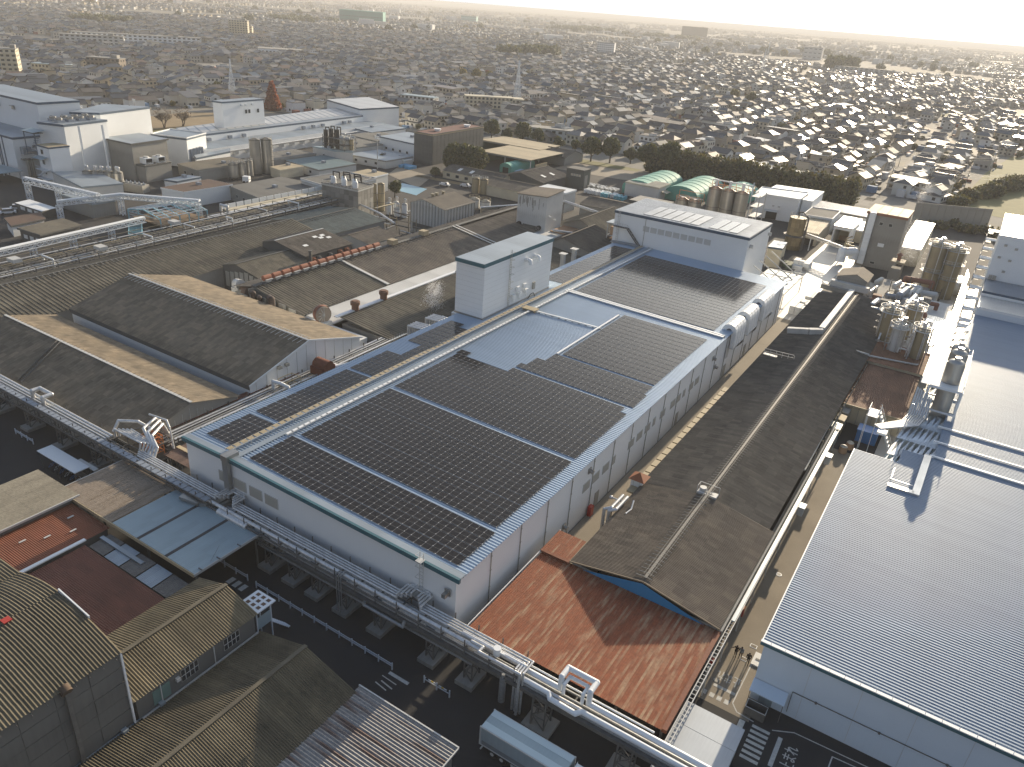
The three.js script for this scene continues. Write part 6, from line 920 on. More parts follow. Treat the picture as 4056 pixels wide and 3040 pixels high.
{
  const t = thing('grey_lean_roof', 'long grey lean-to roof with white wall under the long white factory', 'factory');
  const A = [-272, -194], B = [-283, -322], C = [-294, -322], D = [-286, -200];
  hall(t, [A, B, C, D], 5.4, { roof: M.metalB, trim: M.white, wall: M.white, trimH: .3 });
  hall(t, [[-268, -194], [-263, -191], [-267, -210], [-272, -214]], 5, { roof: M.metalB, wall: M.white, trim: M.tealdk });
  for (let k = 0; k < 18; k++) one((b) => { const u = (k + .5) / 19, x = lerp(A[0], B[0], u) + 1.2, z = lerp(A[1], B[1], u); b.ab(x - .8, 2.4, z - 1, x + .6, 4, z + 1); }).to('wall_fan_box', M.whiteB, t);
  one((b) => { for (let k = 0; k < 2; k++) b.cyl([A[0] + 3 + k, 4.2 + k * .5, A[1]], [B[0] + 3 + k, 4.2 + k * .5, B[1]], .25, 6); }).to('wall_pipe', M.pipe, t);
}
{
  const t = thing('corner_white_block', 'white cube-like block with four silver wall ducts at the near end of the long factory', 'building');
  hall(t, [[-285, -188], [-270.5, -193], [-276, -206], [-291, -201]], 11, { roof: M.metalB, trim: M.tealdk, wall: M.white, parapet: .4 });
  for (let k = 0; k < 4; k++) one((b) => b.ab(-272.4 - k * .6, 1, -195.6 - k * 2, -270.6 - k * .6, 7, -194.4 - k * 2)).to('wall_duct', M.metal, t);
}
{
  const t = thing('slab_sided_tower', 'grey slab-sided block with white domed vessels and black pipes on its roof', 'tower');
  const P = [[-186.3, -181.6], [-171.6, -182.8], [-173.4, -192], [-187, -191.4]], h = 9.7;
  hall(t, P, h, { wall: M.conc, roof: M.concD, trim: M.whiteB, trimH: .3, over: .2, parapet: .3 });
  for (let r = 0; r < 6; r++) for (let k = 0; k < 8; k++) { one((b) => { const u0 = k / 8, u1 = (k + .96) / 8; onwall(b, [lerp(P[0][0], P[1][0], u0), lerp(P[0][1], P[1][1], u0)], [lerp(P[0][0], P[1][0], u1), lerp(P[0][1], P[1][1], u1)], r * 1.55, r * 1.55 + 1.5, .06 + hash2(r, k) * .06); b.c.fill(.6 + .5 * hash2(r * 3, k)); }).to('wall_slab', M.conc, t); if (k < 5) one((b) => { const u0 = k / 5, u1 = (k + .96) / 5; onwall(b, [lerp(P[1][0], P[2][0], u0), lerp(P[1][1], P[2][1], u0)], [lerp(P[1][0], P[2][0], u1), lerp(P[1][1], P[2][1], u1)], r * 1.55, r * 1.55 + 1.5, .06 + hash2(r, k + 9) * .06); b.c.fill(.65 + .45 * hash2(r * 3, k + 40)); }).to('wall_slab', M.conc, t); }
  for (let k = 0; k < 5; k++) { const x = -184 + k * 2.4, z = -184.6 - (k % 2) * 2.2; const v = one((b) => { b.cyl([x, h + .3, z], [x, h + 1.9, z], .9, 14, .9, false); b.ball([x, h + 1.9, z], .9, 12, .8); }).to('domed_vessel', M.white, t); one((b) => b.path([[x, h + 2.5, z], [x, h + 3.9, z], [x + 2, h + 3.9, z - .8], [x + 2, h + 2, z - .8]], .2, 8)).to('black_pipe', M.black, v); }
  one((b) => { for (const z of [-181.6, -191.6]) for (let x = -186; x < -172; x += 1.6) b.bar([x, h + .3, z], [x, h + 1.4, z], .06); }).to('roof_rail', M.frame, t);
}
siloBank('slim white cylinder with a stained brown twin beside the slab-sided tower', [[-175.6, -198.4, 0, 9.2, 1.15], [-177.4, -196.8, 0, 9, .9]], M.tankO, { bands: 3 });
siloBank('group of small white dome-topped tanks behind the slab-sided tower', [[-170.5, -196.5, 0, 4, .9], [-168.8, -198.2, 0, 4.4, .9], [-167, -196.6, 0, 2.8, 1.1], [-164.3, -197.2, 0, 4.6, .95], [-166.2, -199.6, 0, 3.8, .9]], M.white, { bands: 1, hood: M.pipe });
{
  const t = thing('gabled_panel_shed', 'tall gabled shed of streaked white panels with open bay in its front', 'shed');
  const x0 = -151.5, x1 = -138.4, z0 = -185, z1 = -200.5, h = 9.6;
  one((b) => { b.prism(rect(x0, z0, x1, z1), 0, h); b.tri([x0, h, z0], [x1, h, z0], [-146.8, 11.2, z0]); b.tri([x0, h, z1], [x1, h, z1], [-146.8, 11.2, z1]); }).to('wall', M.whiteB, t);
  one((b) => { b.quad([x1 + .4, h - .1, z0 + .4], [x1 + .4, h - .1, z1 - .4], [-146.8, 11.35, z1 - .4], [-146.8, 11.35, z0 + .4]); b.quad([-146.8, 11.35, z0 + .4], [-146.8, 11.35, z1 - .4], [x0 - .4, h - .1, z1 - .4], [x0 - .4, h - .1, z0 + .4]); }).to('roof', M.cementD, t);
  for (let k = 0; k <= 11; k++) one((b) => b.bar([lerp(x0, x1, k / 11), 0, z0 + .1], [lerp(x0, x1, k / 11), h + (k < 5 ? k * .3 : (11 - k) * .26), z0 + .1], .16)).to('panel_post', M.conc, t);
  for (let k = 1; k <= 10; k++) one((b) => b.bar([x1 + .1, 0, lerp(z0, z1, k / 10)], [x1 + .1, h - .3, lerp(z0, z1, k / 10)], .16)).to('panel_post', M.conc, t);
  one((b) => b.ab(x0 + .8, 1.6, z0 + .12, x0 + 9, 3.4, z0 + .2)).to('open_bay', M.concD, t);
  for (const z of [-190, -192, -195.4]) one((b) => { b.cyl([-147, 11.2, z], [-147, 12, z], .45, 8); b.ab(-147.6, 12, z - .6, -146.4, 12.15, z + .6); }).to('roof_vent', M.tankO, t);
}
{
  const t = thing('streaked_white_tower', 'tall white tower with black-streaked front, two round fans and a sloping roof', 'tower');
  const x0 = -122.6, x1 = -112.3, z0 = -201, z1 = -211;
  one((b) => { b.prism(rect(x0, z0, x1, z1), 0, 15, false); const Q = [[x0, 14.6, z0 + .5], [x1 + .4, 15.8, z0 + .5], [x1 + .6, 16.4, z1 - .5], [x0 + 3.6, 15.4, z1 - .5]]; b.tri([x0, 15, z0], [x1, 15, z0], [x1, 15.6, z0]); b.tri([x1, 15, z0], [x1, 15, z1], [x1, 16.2, z1]); b.tri([x1, 15, z0], [x1, 16.2, z1], [x1, 15.6, z0]); }).to('wall', M.whiteB, t);
  one((b) => { b.quad([x0 - .3, 15.1, z0 + .5], [x1 + .5, 15.8, z0 + .5], [x1 + .5, 16.5, z1 - .5], [x0 - .3, 15.6, z1 - .5]); b.quad([x0 - .3, 14.95, z0 + .5], [x1 + .5, 15.65, z0 + .5], [x1 + .5, 16.35, z1 - .5], [x0 - .3, 15.45, z1 - .5]); }).to('roof', M.cement, t);
  const q = rng(12); for (let k = 0; k < 26; k++) { const x = lerp(x0 + .3, x1 - .3, q()), y = 14.8 - q() * 1.2, L = .8 + q() * 2.6; onwall(new MB(), [x, z0 - .01], [x + .08 + q() * .22, z0 - .01], y - L, y, .03 + k * .001).to('soot_streak', M.conc, t); }
  onwall(new MB(), [x0 + 2.4, z0], [x0 + 7.2, z0], 4.6, 6.2, .08).to('louvre', M.concD, t);
  for (const x of [x0 + 1.2, x0 + 8.3]) { const f = one((b) => b.cyl([x, 5.9, z0 - .2], [x, 5.9, z0 + .6], .75, 14)).to('round_fan', M.black, t); one((b) => b.cyl([x, 5.9, z0 + .6], [x, 5.9, z0 + .63], .5, 12)).to('fan_grille', M.steel, f); }
  for (const [z, y] of [[-203, 9.4], [-206, 8]]) one((b) => b.box(x1 + .4, y, z, .8, .3, .3)).to('wall_lamp', M.white, t);
}
for (const [l, o] of [
  ['mossy ribbed roof right behind the streaked white tower', { a0: -236, a1: -212, c0: -98, c1: -116, cm: -106, e0: 4.6, ym: 8.2, roof: M.cementG, pitch: .7, amp: .1 }],
  ['black gabled roof with wavy eave between windowless tower and white block', { a0: -208, a1: -188, c0: -85.5, c1: -106, cm: -99, e0: 5.2, ym: 8.6, roof: M.cementD, pitch: .5, amp: .1 }],
  ['long black tarred roof behind the mossy roof', { axis: 'x', a0: -124, a1: -98, c0: -246, c1: -262, cm: -254, e0: 4.4, ym: 6, roof: M.cementD, pitch: .4, amp: .05 }],
  ['dark roofed cream-walled store below the streaked tower', { axis: 'x', a0: -168, a1: -143, c0: -247, c1: -262, cm: -256, e0: 3.8, ym: 5.4, roof: M.cementD, wall: M.cream, pitch: .4, amp: .05 }],
  ['dark gabled store with two skylight strips beside the green slab tower', { a0: -290, a1: -268, c0: -152, c1: -172, cm: -163, e0: 4, ym: 6.4, roof: M.cement, wall: M.concD, pitch: .4, amp: .05 }],
  ['long old office with grey roof and skylights below the big round tree', { axis: 'x', a0: -196, a1: -168, c0: -259.5, c1: -271, cm: -266, e0: 2.9, ym: 4.8, roof: M.cementD, wall: M.cream, pitch: .35, amp: .04 }],
  ['old stone house with grey roof at the right of the tan shed', { axis: 'x', a0: -190, a1: -175.4, c0: -327, c1: -346, cm: -337, e0: 3.6, ym: 6, roof: M.cementD, wall: M.conc, pitch: .35, amp: .04 }],
  ['brown ribbed roof beside the low tanks in the middle', { a0: -186, a1: -206, c0: -136, c1: -137.8, cm: -137, e0: 4, ym: 4.6, roof: M.cement, pitch: .4, amp: .05 }],
]) { const t = thing('old_shed', l, 'shed'); gable(t, { seed: l.length, rows: 4, wall: M.conc, ...o }); if (/office/.test(l)) { for (let k = 0; k < 5; k++) win(t, [-194 + k * 4.6, -259.75], [-192.2 + k * 4.6, -259.75], .9, 2.2); for (const x of [-190, -184]) one((b) => b.quad([x, 3.6, -261.4], [x + 1.6, 3.6, -261.4], [x + 1.6, 4.3, -263.9], [x, 4.3, -263.9])).to('skylight', M.bag, t); } if (/skylight strips/.test(l)) for (const z of [-274, -281]) one((b) => b.quad([-155.2, 4.95, z], [-155.2, 4.95, z - 1.6], [-157.4, 5.5, z - 1.6], [-157.4, 5.5, z])).to('skylight', M.bag, t); }
{
  const t = thing('white_flat_box', 'white box building with bright flat roof behind the streaked tower', 'building');
  hall(t, rect(-141.5, -244.5, -129.6, -253), 7.2, { roof: M.silver, trim: M.white, wall: M.whiteB, trimH: .3 });
}
{
  const t = thing('pipe_bridge_rack', 'long raised rack of silver pipes running to the streaked white tower', 'pipe rack');
  for (let k = 0; k < 4; k++) one((b) => b.cyl([-137.8, 7.4 - k * .3, -203 - k * .5], [-122.8, 7.6 - k * .3, -232 - k * .5], .3, 6)).to('pipe', M.pipe, t);
  one((b) => { for (let k = 0; k < 6; k++) { const u = k / 5, x = lerp(-137.5, -123, u), z = lerp(-203.5, -232, u); b.bar([x, 0, z], [x, 7.4, z], .2); b.bar([x - 1, 0, z - 1], [x - 1, 7.4, z - 1], .2); } }).to('post', M.steel, t);
  for (let k = 0; k < 2; k++) one((b) => b.cyl([-122.6, 7.4 + k * .4, -232], [-108, 6.8 + k * .4, -229], .26, 6)).to('pipe', M.pipe, t);
}
{
  const t = thing('scrap_of_pipes', 'untidy yard of dark pipes, pumps and frames before the gabled panel shed', 'pipes'), q = rng(33);
  for (let k = 0; k < 46; k++) { const x = -169 + q() * 27, z = -172 - q() * 24, y = 2 + q() * 3, L = 3 + q() * 7; if (x < -151 && z < -190 || x > -152 && z < -184) continue; one((b) => k % 3 ? b.cyl([x, y, z], [x + (k % 2 ? L : 0), y + (k % 5 - 2) * .2, z - (k % 2 ? 0 : L)], .1 + q() * .15, 6) : (b.bar([x, 0, z], [x, y + 1.5, z], .16), b.bar([x, y, z], [x + 3, y, z], .14), b.bar([x + 3, 0, z], [x + 3, y + 1, z], .16))).to(k % 3 ? 'pipe' : 'frame', [M.pipeD, M.steel, M.tankO, M.pipe][k % 4], t); }
  one((b) => { b.path([[-172, 5.2, -184], [-160, 5.2, -180], [-150.5, 4.6, -176]], .35, 8); }).to('white_pipe', M.pipe, t);
}
{
  const t = thing('column_tower', 'black stained twin columns and white hoppers standing on the white workshop', 'columns');
  for (const [x, z, r, m, h] of [[-250.4, -247.6, 1, M.black, 13], [-248.2, -248.6, 1, M.black, 13.6], [-246, -250, .9, M.black, 13.4], [-244, -250.6, 1.1, M.whiteB, 11], [-241.6, -251.4, 1.1, M.whiteB, 10.8], [-239.8, -252, .9, M.tankO, 10]]) { const c = one((b) => { b.cyl([x, 5.4, z], [x, h, z], r, 14); }).to('column', m, t); one((b) => b.path([[x, h, z], [x, h + 1, z], [x + 1.4, h + 1, z - .6], [x + 1.4, 6, z - .6]], .25, 6)).to('pipe', m === M.black ? M.black : M.pipe, c); }
  one((b) => { for (const y of [7.5, 10]) b.ab(-251.6, y, -253.6, -238.6, y + .12, -246.6); for (const x of [-251.5, -245, -238.7]) for (const z of [-246.7, -253.5]) b.bar([x, 5.4, z], [x, 11, z], .18); }).to('platform', M.steel, t);
}
{
  const t = thing('windowless_cube', 'large dark grey windowless block with rust-red roof beside the big round tree', 'building');
  const P = [[-225.4, -276.8], [-215, -277], [-217.5, -320], [-228, -320]], h = 12.8;
  hall(t, P, h, { wall: M.concD, roof: M.maroon, trim: M.tan, trimH: .25, over: .1, parapet: .3 });
  for (let r = 0; r < 7; r++) { for (let k = 0; k < 5; k++) one((b) => onwall(b, [-225.2 + k * 2.05, -276.85], [-223.25 + k * 2.05, -276.9], r * 1.8, r * 1.8 + 1.7, .08 + .05 * hash2(r, k))).to('wall_slab', M.concD, t); for (let k = 0; k < 14; k++) one((b) => onwall(b, [-215 - k * .18, -277.2 - k * 3.05], [-215 - (k + .95) * .18, -277.2 - (k + .95) * 3.05], r * 1.8, r * 1.8 + 1.7, .08 + .05 * hash2(r, k + 30))).to('wall_slab', M.concD, t); }
  for (const z of [-288, -311]) one((b) => { b.cyl([-221, h + .2, z], [-221, h + 1, z], 1.3, 12); b.cyl([-221, h + 1, z], [-221, h + 1.3, z], 1.7, 12); }).to('roof_cowl', M.white, t);
}
{
  const t = thing('tan_roof_shed', 'open-fronted shed with two broad tan roofs beside the big round tree', 'shed');
  for (const [x0, z0, x1, z1, h] of [[-205, -299, -177, -329, 5.4], [-222, -325, -188, -345, 5.6]]) { one((b) => b.ab(x0, h, z1, x1, h + .25, z0)).to('roof', M.tan, t); one((b) => { for (const x of [x0 + .4, (x0 + x1) / 2, x1 - .4]) for (const z of [z0 - .4, z1 + .4]) b.bar([x, 0, z], [x, h, z], .35); }).to('post', M.frame, t); one((b) => { b.ab(x0 + .4, 0, z1 + .2, x1 - .4, h - .1, z1 + .4); b.ab(x0 + .3, 0, z1, x0 + .5, h - .1, z0); }).to('back_wall', mat('green_wall', .08, .15, .13, .8), t); one((b) => b.ab(x0, h - .5, z0 - .1, x1, h, z0)).to('fascia', M.conc, t); }
  one((b) => b.ab(-176.9, .2, -313, -176.6, 3.2, -303)).to('sliding_door', M.wood, t);
}
{
  const t = thing('green_slab_tower', 'dark green-grey slab tower with a band of pale windows among low stores', 'tower');
  hall(t, rect(-152.4, -287, -144.2, -293), 7.6, { wall: mat('green_grey_wall', .12, .13, .12, .8, 0, TX.wallg), roof: M.concD, trim: M.concD, trimH: .2 });
  for (let k = 0; k < 4; k++) win(t, [-150.2 + k * 1.2, -286.95], [-149.2 + k * 1.2, -286.95], 5, 5.9, { pane: M.cream });
  onwall(new MB(), [-144.15, -288], [-144.15, -290.4], .1, 5.6, .1).to('tall_shutter', M.conc, t);
}
// green canvas stores
function tent(label, x, z, w, L, h, hw, open) {
  const t = thing('canvas_store', label, 'tent'), n = 12, P = (k, zz) => { const a = k / n * Math.PI; return [x - w / 2 * Math.cos(a), hw + (h - hw) * Math.sin(a), zz]; };
  one((b) => { for (let k = 0; k < n; k++) for (let j = 0; j < 6; j++) b.quad(P(k, z - j * L / 6), P(k, z - (j + 1) * L / 6), P(k + 1, z - (j + 1) * L / 6), P(k + 1, z - j * L / 6)); for (const s of [-1, 1]) b.quad([x + s * w / 2, 0, z], [x + s * w / 2, 0, z - L], [x + s * w / 2, hw, z - L], [x + s * w / 2, hw, z]); }).to('canopy', M.green, t);
  one((b) => { const pts = [[x - w / 2, 0, z - .05], [x + w / 2, 0, z - .05]]; for (let k = n; k >= 0; k--) pts.push(P(k, z - .05)); b.poly(pts); }).to('end_wall', M.green, t);
  for (let j = 1; j < 6; j++) one((b) => { for (let k = 0; k < n; k++) b.bar(add(P(k, z - j * L / 6), [0, .05, 0]), add(P(k + 1, z - j * L / 6), [0, .05, 0]), .12); }).to('hoop', M.green, t);
  if (open) one((b) => b.ab(x - 1.4, 0, z, x + 1.6, 2.4, z + .04)).to('doorway', M.dark, t);
}
tent('small green canvas store beside the big round tree', -184.5, -290, 6, 20, 4.2, 2.6, true);
tent('large green arched canvas store, leftmost of three before the tall hedge', -123.5, -296, 14, 32, 6.2, 2.8);
tent('large green arched canvas store in the middle of three before the tall hedge', -106.4, -300, 14, 32, 6.2, 2.8);
tent('green arched canvas store, rightmost of three and partly behind the bright silos', -90.8, -304, 12.5, 30, 6, 2.8);
{
  const t = thing('cream_roof_store', 'white store with cream ribbed roof in front of the green canvas stores', 'building');
  hall(t, rect(-127.6, -292.2, -113, -304), 5.2, { y0: 0, roof: M.cream, trim: M.cream, wall: M.whiteB, trimH: .2, rib: 1.1 });
  one((b) => b.quad([-113, 3.6, -295], [-113, 3.6, -304], [-110.6, 3.1, -304], [-110.6, 3.1, -295])).to('side_awning', M.cream, t);
}
{
  const t = thing('mossy_flat_hut', 'flat dirty grey-roofed hut left of the bright silos', 'hut');
  hall(t, rect(-112, -262, -98.5, -272), 5.4, { roof: M.conc, trim: M.concD, wall: M.concD, trimH: .3 });
}
{ // steel frame with cardboard-coloured stacks
  const t = thing('open_rack_tower', 'open steel rack tower holding tan sacks left of the white block', 'rack');
  one((b) => { for (const x of [-92.4, -88.2]) for (const z of [-203, -207]) b.bar([x, 0, z], [x, 11.4, z], .25); for (const y of [4.5, 7.9, 11.4]) { for (const z of [-203, -207]) b.bar([-92.4, y, z], [-88.2, y, z], .22); for (const x of [-92.4, -88.2]) b.bar([x, y, -203], [x, y, -207], .22); } }).to('frame', M.whiteB, t);
  one((b) => b.ab(-92.9, 11.5, -207.4, -87.8, 11.7, -202.6)).to('roof', M.metalB, t);
  for (const y of [4.7, 8]) for (const x of [-91.7, -89.9]) one((b) => b.ab(x, y, -206.4, x + 1.6, y + 2.4, -203.6)).to('sack_stack', M.card, t);
}
{ // rust coloured platform by the streaked tower
  const t = thing('tan_platform_roof', 'tan rusty flat roof with silver pipes between streaked tower and rack tower', 'roof');
  one((b) => b.ab(-111.6, 5, -214, -97, 5.2, -203)).to('roof', mat('tan_rust_roof', .4, .24, .14, .9, 0, TX.mottle), t);
  for (let k = 0; k < 3; k++) one((b) => b.cyl([-110, 5.5 + k * .3, -202.6 + k * .5], [-94, 6.2 + k * .3, -204 + k * .5], .25, 6)).to('pipe', M.pipe, t);
  one((b) => b.prism(rect(-111, -204, -97.5, -213.5), 0, 4.9)).to('wall', M.conc, t);
}
siloBank('two rust-streaked cream tanks beside the old office', [[-169.9, -246.4, 0, 5.7, 1.5], [-166.8, -247.6, 0, 5.6, 1.5]], M.tankO, { rail: 1, bands: 1 });
siloBank('two squat white tanks with rusty pipework near the dark-roofed cream store', [[-156.6, -226.8, 0, 3.2, 1.9], [-152.4, -227.6, 0, 3, 1.9]], M.whiteB, { rail: 1, bands: 1, railM: M.tankO });

// ---------- right-hand process plant ----------
{
  const t = siloBank('five bright steel silos with orange-railed tops behind the tall white block', [[-92, -262, 0, 9.4, 2.3], [-87.4, -262, 0, 9.4, 2.3], [-84.6, -274, 0, 12.8, 2.4], [-79.6, -274, 0, 12.8, 2.4], [-74.8, -274, 0, 12.8, 2.4]], M.tank, { rail: 1, railM: M.orange, bands: 2 });
  one((b) => { b.ab(-94.5, 9.9, -264.5, -85, 10, -264.3); b.bar([-86.5, 15.6, -275], [-72, 15.6, -275], .4); for (const x of [-84.6, -79.6, -74.8]) { b.cyl([x, 13, -274], [x, 15.4, -274], .5, 8); b.box(x, 15.8, -274, 1, .6, 1); } }).to('top_conveyor', M.white, t);
  one((b) => { for (const x of [-94.3, -85.2]) b.bar([x, 9.4, -264.4], [x, 12, -264.4], .14); b.bar([-94.3, 12, -264.4], [-85.2, 12, -264.4], .14); for (let x = -87; x < -71; x += 2.2) b.bar([x, 12.8, -276.6], [x, 15.2, -276.6], .14); b.bar([-87, 15.2, -276.6], [-71, 15.2, -276.6], .16); b.bar([-87, 14, -276.6], [-71, 14, -276.6], .12); }).to('orange_railing', M.orange, t);
  one((b) => { const x = -70; for (const [xx, z] of [[x, -268], [x + 3, -268], [x, -276], [x + 3, -276]]) b.bar([xx, 0, z], [xx, 14, z], .3); for (let k = 0; k < 4; k++) { b.bar([x, k * 3.4, -268], [x + 3, k * 3.4 + 3.2, -268], .2); b.ab(x, k * 3.4 + 3.2, -276, x + 3, k * 3.4 + 3.3, -268); } b.bar([x, 13, -268], [x - 2, 16.5, -276], .4); }).to('stair_tower', M.frame, t);
  one((b) => b.cyl([-71.5, 3.4, -270], [-67, 3.4, -271], 1.6, 14)).to('horizontal_tank', M.tank, t);
}
{
  const t = thing('white_process_hall', 'big pale hall with blue-grey roof rising behind the steel silos before the hedge', 'factory');
  hall(t, [[-76.5, -299], [-60.8, -301.4], [-61.4, -317.5], [-78, -313]], 8.6, { wall: M.white, roof: M.metalB, trim: M.white, trimH: .3, parapet: .3 });
  hall(t, [[-60.6, -306], [-57, -306.4], [-58, -330], [-76, -327], [-76, -318.5], [-61.2, -318.6]], 8, { wall: M.white, roof: M.silver, trim: M.white, trimH: .3 });
  for (const x of [-69.4, -67.2]) one((b) => b.box(x, 5.2, -299.9, .8, .5, .6)).to('vent_hood', M.frame, t);
  onwall(new MB(), [-71.6, -299.75], [-67.6, -300.4], .05, 2.9, .08).to('doorway', M.dark, t);
  one((b) => b.quad([-72.2, 3.2, -297.8], [-67.2, 3.2, -298.6], [-67.2, 3.7, -300.2], [-72.2, 3.7, -299.4])).to('door_awning', M.frame, t);
}
{
  const t = thing('plated_column', 'tall banded tank of rusty plates with pipes at its side, beyond the white block', 'tank');
  const x = -52, z = -263, r = 2.7;
  for (let k = 0; k < 7; k++) for (let i = 0; i < 12; i++) { const a = i / 12 * 6.283, c = (i + .97) / 12 * 6.283, y0 = k * 1.5, y1 = y0 + 1.46, rr = r + hash2(k, i) * .07; one((b) => { const P = (w, y) => [x + rr * Math.cos(w), y, z + rr * Math.sin(w)]; const s = .6 + .55 * hash2(i, k + 5); b.col = [s, s * .9, s * .75]; b.quad(P(c, y0), P(a, y0), P(a, y1), P(c, y1)); }).to('plate', M.tankO, t); }
  one((b) => b.cyl([x, 0, z], [x, 10.5, z], r - .05, 16)).to('shell', M.tankO, t);
  one((b) => { b.cyl([x, 4.4, z], [x, 4.8, z], r + .9, 16); topRail(b, x, z, 10.5, r); b.path([[x, 10.5, z], [x, 12.2, z], [x + 1, 12.4, z], [x + 3.2, 11, z], [x + 3.2, 0, z]], .22, 6); for (let k = 0; k < 4; k++) b.cyl([x + r + .4, 0, z - 1.5 + k], [x + r + .4, 10 - k, z - 1.5 + k], .12, 6); }).to('pipework', M.steel, t);
}
for (const [l, poly, h, o] of [
  ['small cream block with sloped grey roof at the foot of the tall white block', [[-53.2, -234.8], [-49.2, -236], [-50, -244.4], [-53.8, -243.6]], 6, { wall: M.cream, roof: M.metalB, trim: M.tealdk }],
  ['flat dark-roofed store between tan shed roof and long pale roof', [[-56.2, -292], [-46.5, -293.4], [-47, -309.5], [-56.6, -307.4]], 5.4, { roof: M.concD, trim: M.white, wall: M.white, parapet: .3 }],
  ['long pale ribbed roof in front of the tall hedge', [[-57.5, -312.5], [-36, -312.5], [-37.5, -328], [-60, -328]], 4.5, { roof: M.metal, trim: M.conc, rib: .9 }],
  ['grey-roofed low store with white edge left of the concrete tower', [[-43, -289], [-31, -290], [-32, -306], [-44, -305]], 4.2, { roof: M.metalB, trim: M.white, wall: M.cream }],
  ['cream sheet building with grey roof behind the steam right of the concrete tower', [[-21, -271], [-14.6, -271.8], [-15.2, -318], [-21.6, -318]], 5.6, { roof: M.metal, trim: M.white, wall: M.cream }],
]) { const t = thing('plant_building', l, 'building'); hall(t, poly, h, { over: .25, trimH: .3, ...o }); if (/small cream/.test(l)) onwall(new MB(), [-49.1, -238], [-49.3, -240.4], .1, 2.8, .08).to('doorway', M.dark, t); }
{
  const t = thing('tan_shed_roof_store', 'cream store with tan ribbed lean-to roof and dark doorway beside the plated tank', 'store');
  one((b) => b.prism(rect(-52.6, -272, -46.4, -292), 0, 4.4)).to('wall', M.cream, t);
  one((b) => b.sheet([-53, 4.3, -271.4], [7, 0, 0], [-.8, .8, -21], { pitch: .6, amp: .08, rows: 4, seed: 60 })).to('roof', M.tan, t);
  onwall(new MB(), [-51.8, -271.95], [-47.2, -271.95], .05, 2.2, .08).to('doorway', M.dark, t);
}
{
  const t = thing('open_white_carport', 'tall white open-fronted bay with bright ribbed roof in the loading yard', 'shed');
  one((b) => { b.ab(-43, 0, -295, -42.5, 6.8, -279); b.ab(-37.7, 0, -295, -37.2, 6.8, -279); b.ab(-42.5, 0, -295, -37.7, 6.8, -294.6); b.ab(-42.5, 5.6, -279.4, -37.7, 6.8, -279); }).to('wall', M.white, t);
  one((b) => b.sheet([-43.3, 6.9, -278.6], [6.4, 0, 0], [0, .2, -17], { pitch: .6, amp: .1, rows: 2 })).to('roof', M.silver, t);
  one((b) => { b.ab(-42, 0, -292, -38.4, 1.6, -289); b.ab(-41.4, 1.6, -291.5, -39, 2.4, -289.5); }).to('stored_pallet', M.card, t);
}
{
  const t = thing('concrete_tower', 'tall grey concrete tower with rusty tan roof and a white duct climbing its left corner', 'tower');
  const x0 = -31.4, x1 = -20.2, z0 = -260, z1 = -273.5, h = 16.8;
  hall(t, rect(x0, z0, x1, z1), h, { wall: M.conc, roof: M.tan, trim: mat('rust_edge', .28, .13, .08, .8), trimH: .5, over: .5 });
  for (let k = 0; k < 12; k++) one((b) => b.ab(-30.6, .8 + k * 1.36, z0 + .02, -28.8, 2.1 + k * 1.36, z0 + 1.3)).to('duct_section', M.white, t);
  for (const x of [-27.4, -24.7]) win(t, [x, z0 + .02], [x + 1.1, z0 + .02], 13.4, 14.4);
  onwall(new MB(), [-26.2, z0 + .02], [-24.4, z0 + .02], 6.9, 8, .06).to('white_panel', M.white, t);
  win(t, [-27, z0 + .02], [-25.6, z0 + .02], 1.2, 2);
  for (let k = 0; k < 3; k++) one((b) => b.bar([x0 + 2.5 + k * 3, h + .32, z0 - .2], [x0 + 2.5 + k * 3, h + .32, z1], .12, .08)).to('roof_seam', M.conc, t);
  one((b) => { b.path([[-32, 2, -258], [-32, 4.2, -258], [-35, 4.2, -255.6], [-35, 1, -255]], 1.4, 10); }).to('elbow_duct', M.white, t);
  one((b) => { for (let k = 0; k < 4; k++) b.path([[-33 - k * .4, 5 + k, -262], [-35.5, 5.5 + k * .6, -261], [-36, .4, -262 + k]], .2, 6); b.ball([-34.6, 2.6, -262], 1.1, 8); b.ball([-35.2, 4, -264], .8, 8); }).to('pump_pipes', M.tankO, t);
}
{
  const t = thing('pipe_gantry', 'low pipe gantry spanning the loading yard before the carport', 'pipe bridge');
  one((b) => girder(b, [-48.6, 4.4, -266], [-33.6, 4.6, -256], .7, 1.2, .14)).to('girder', M.whiteB, t);
  for (let k = 0; k < 3; k++) one((b) => b.cyl([-48.6, 5.3, -265.7 + k * .4], [-33.6, 5.5, -255.7 + k * .4], .16, 6)).to('pipe', M.pipe, t);
  one((b) => b.bar([-46.9, 0, -264.6], [-46.9, 4.4, -264.6], .3)).to('post', M.white, t);
}
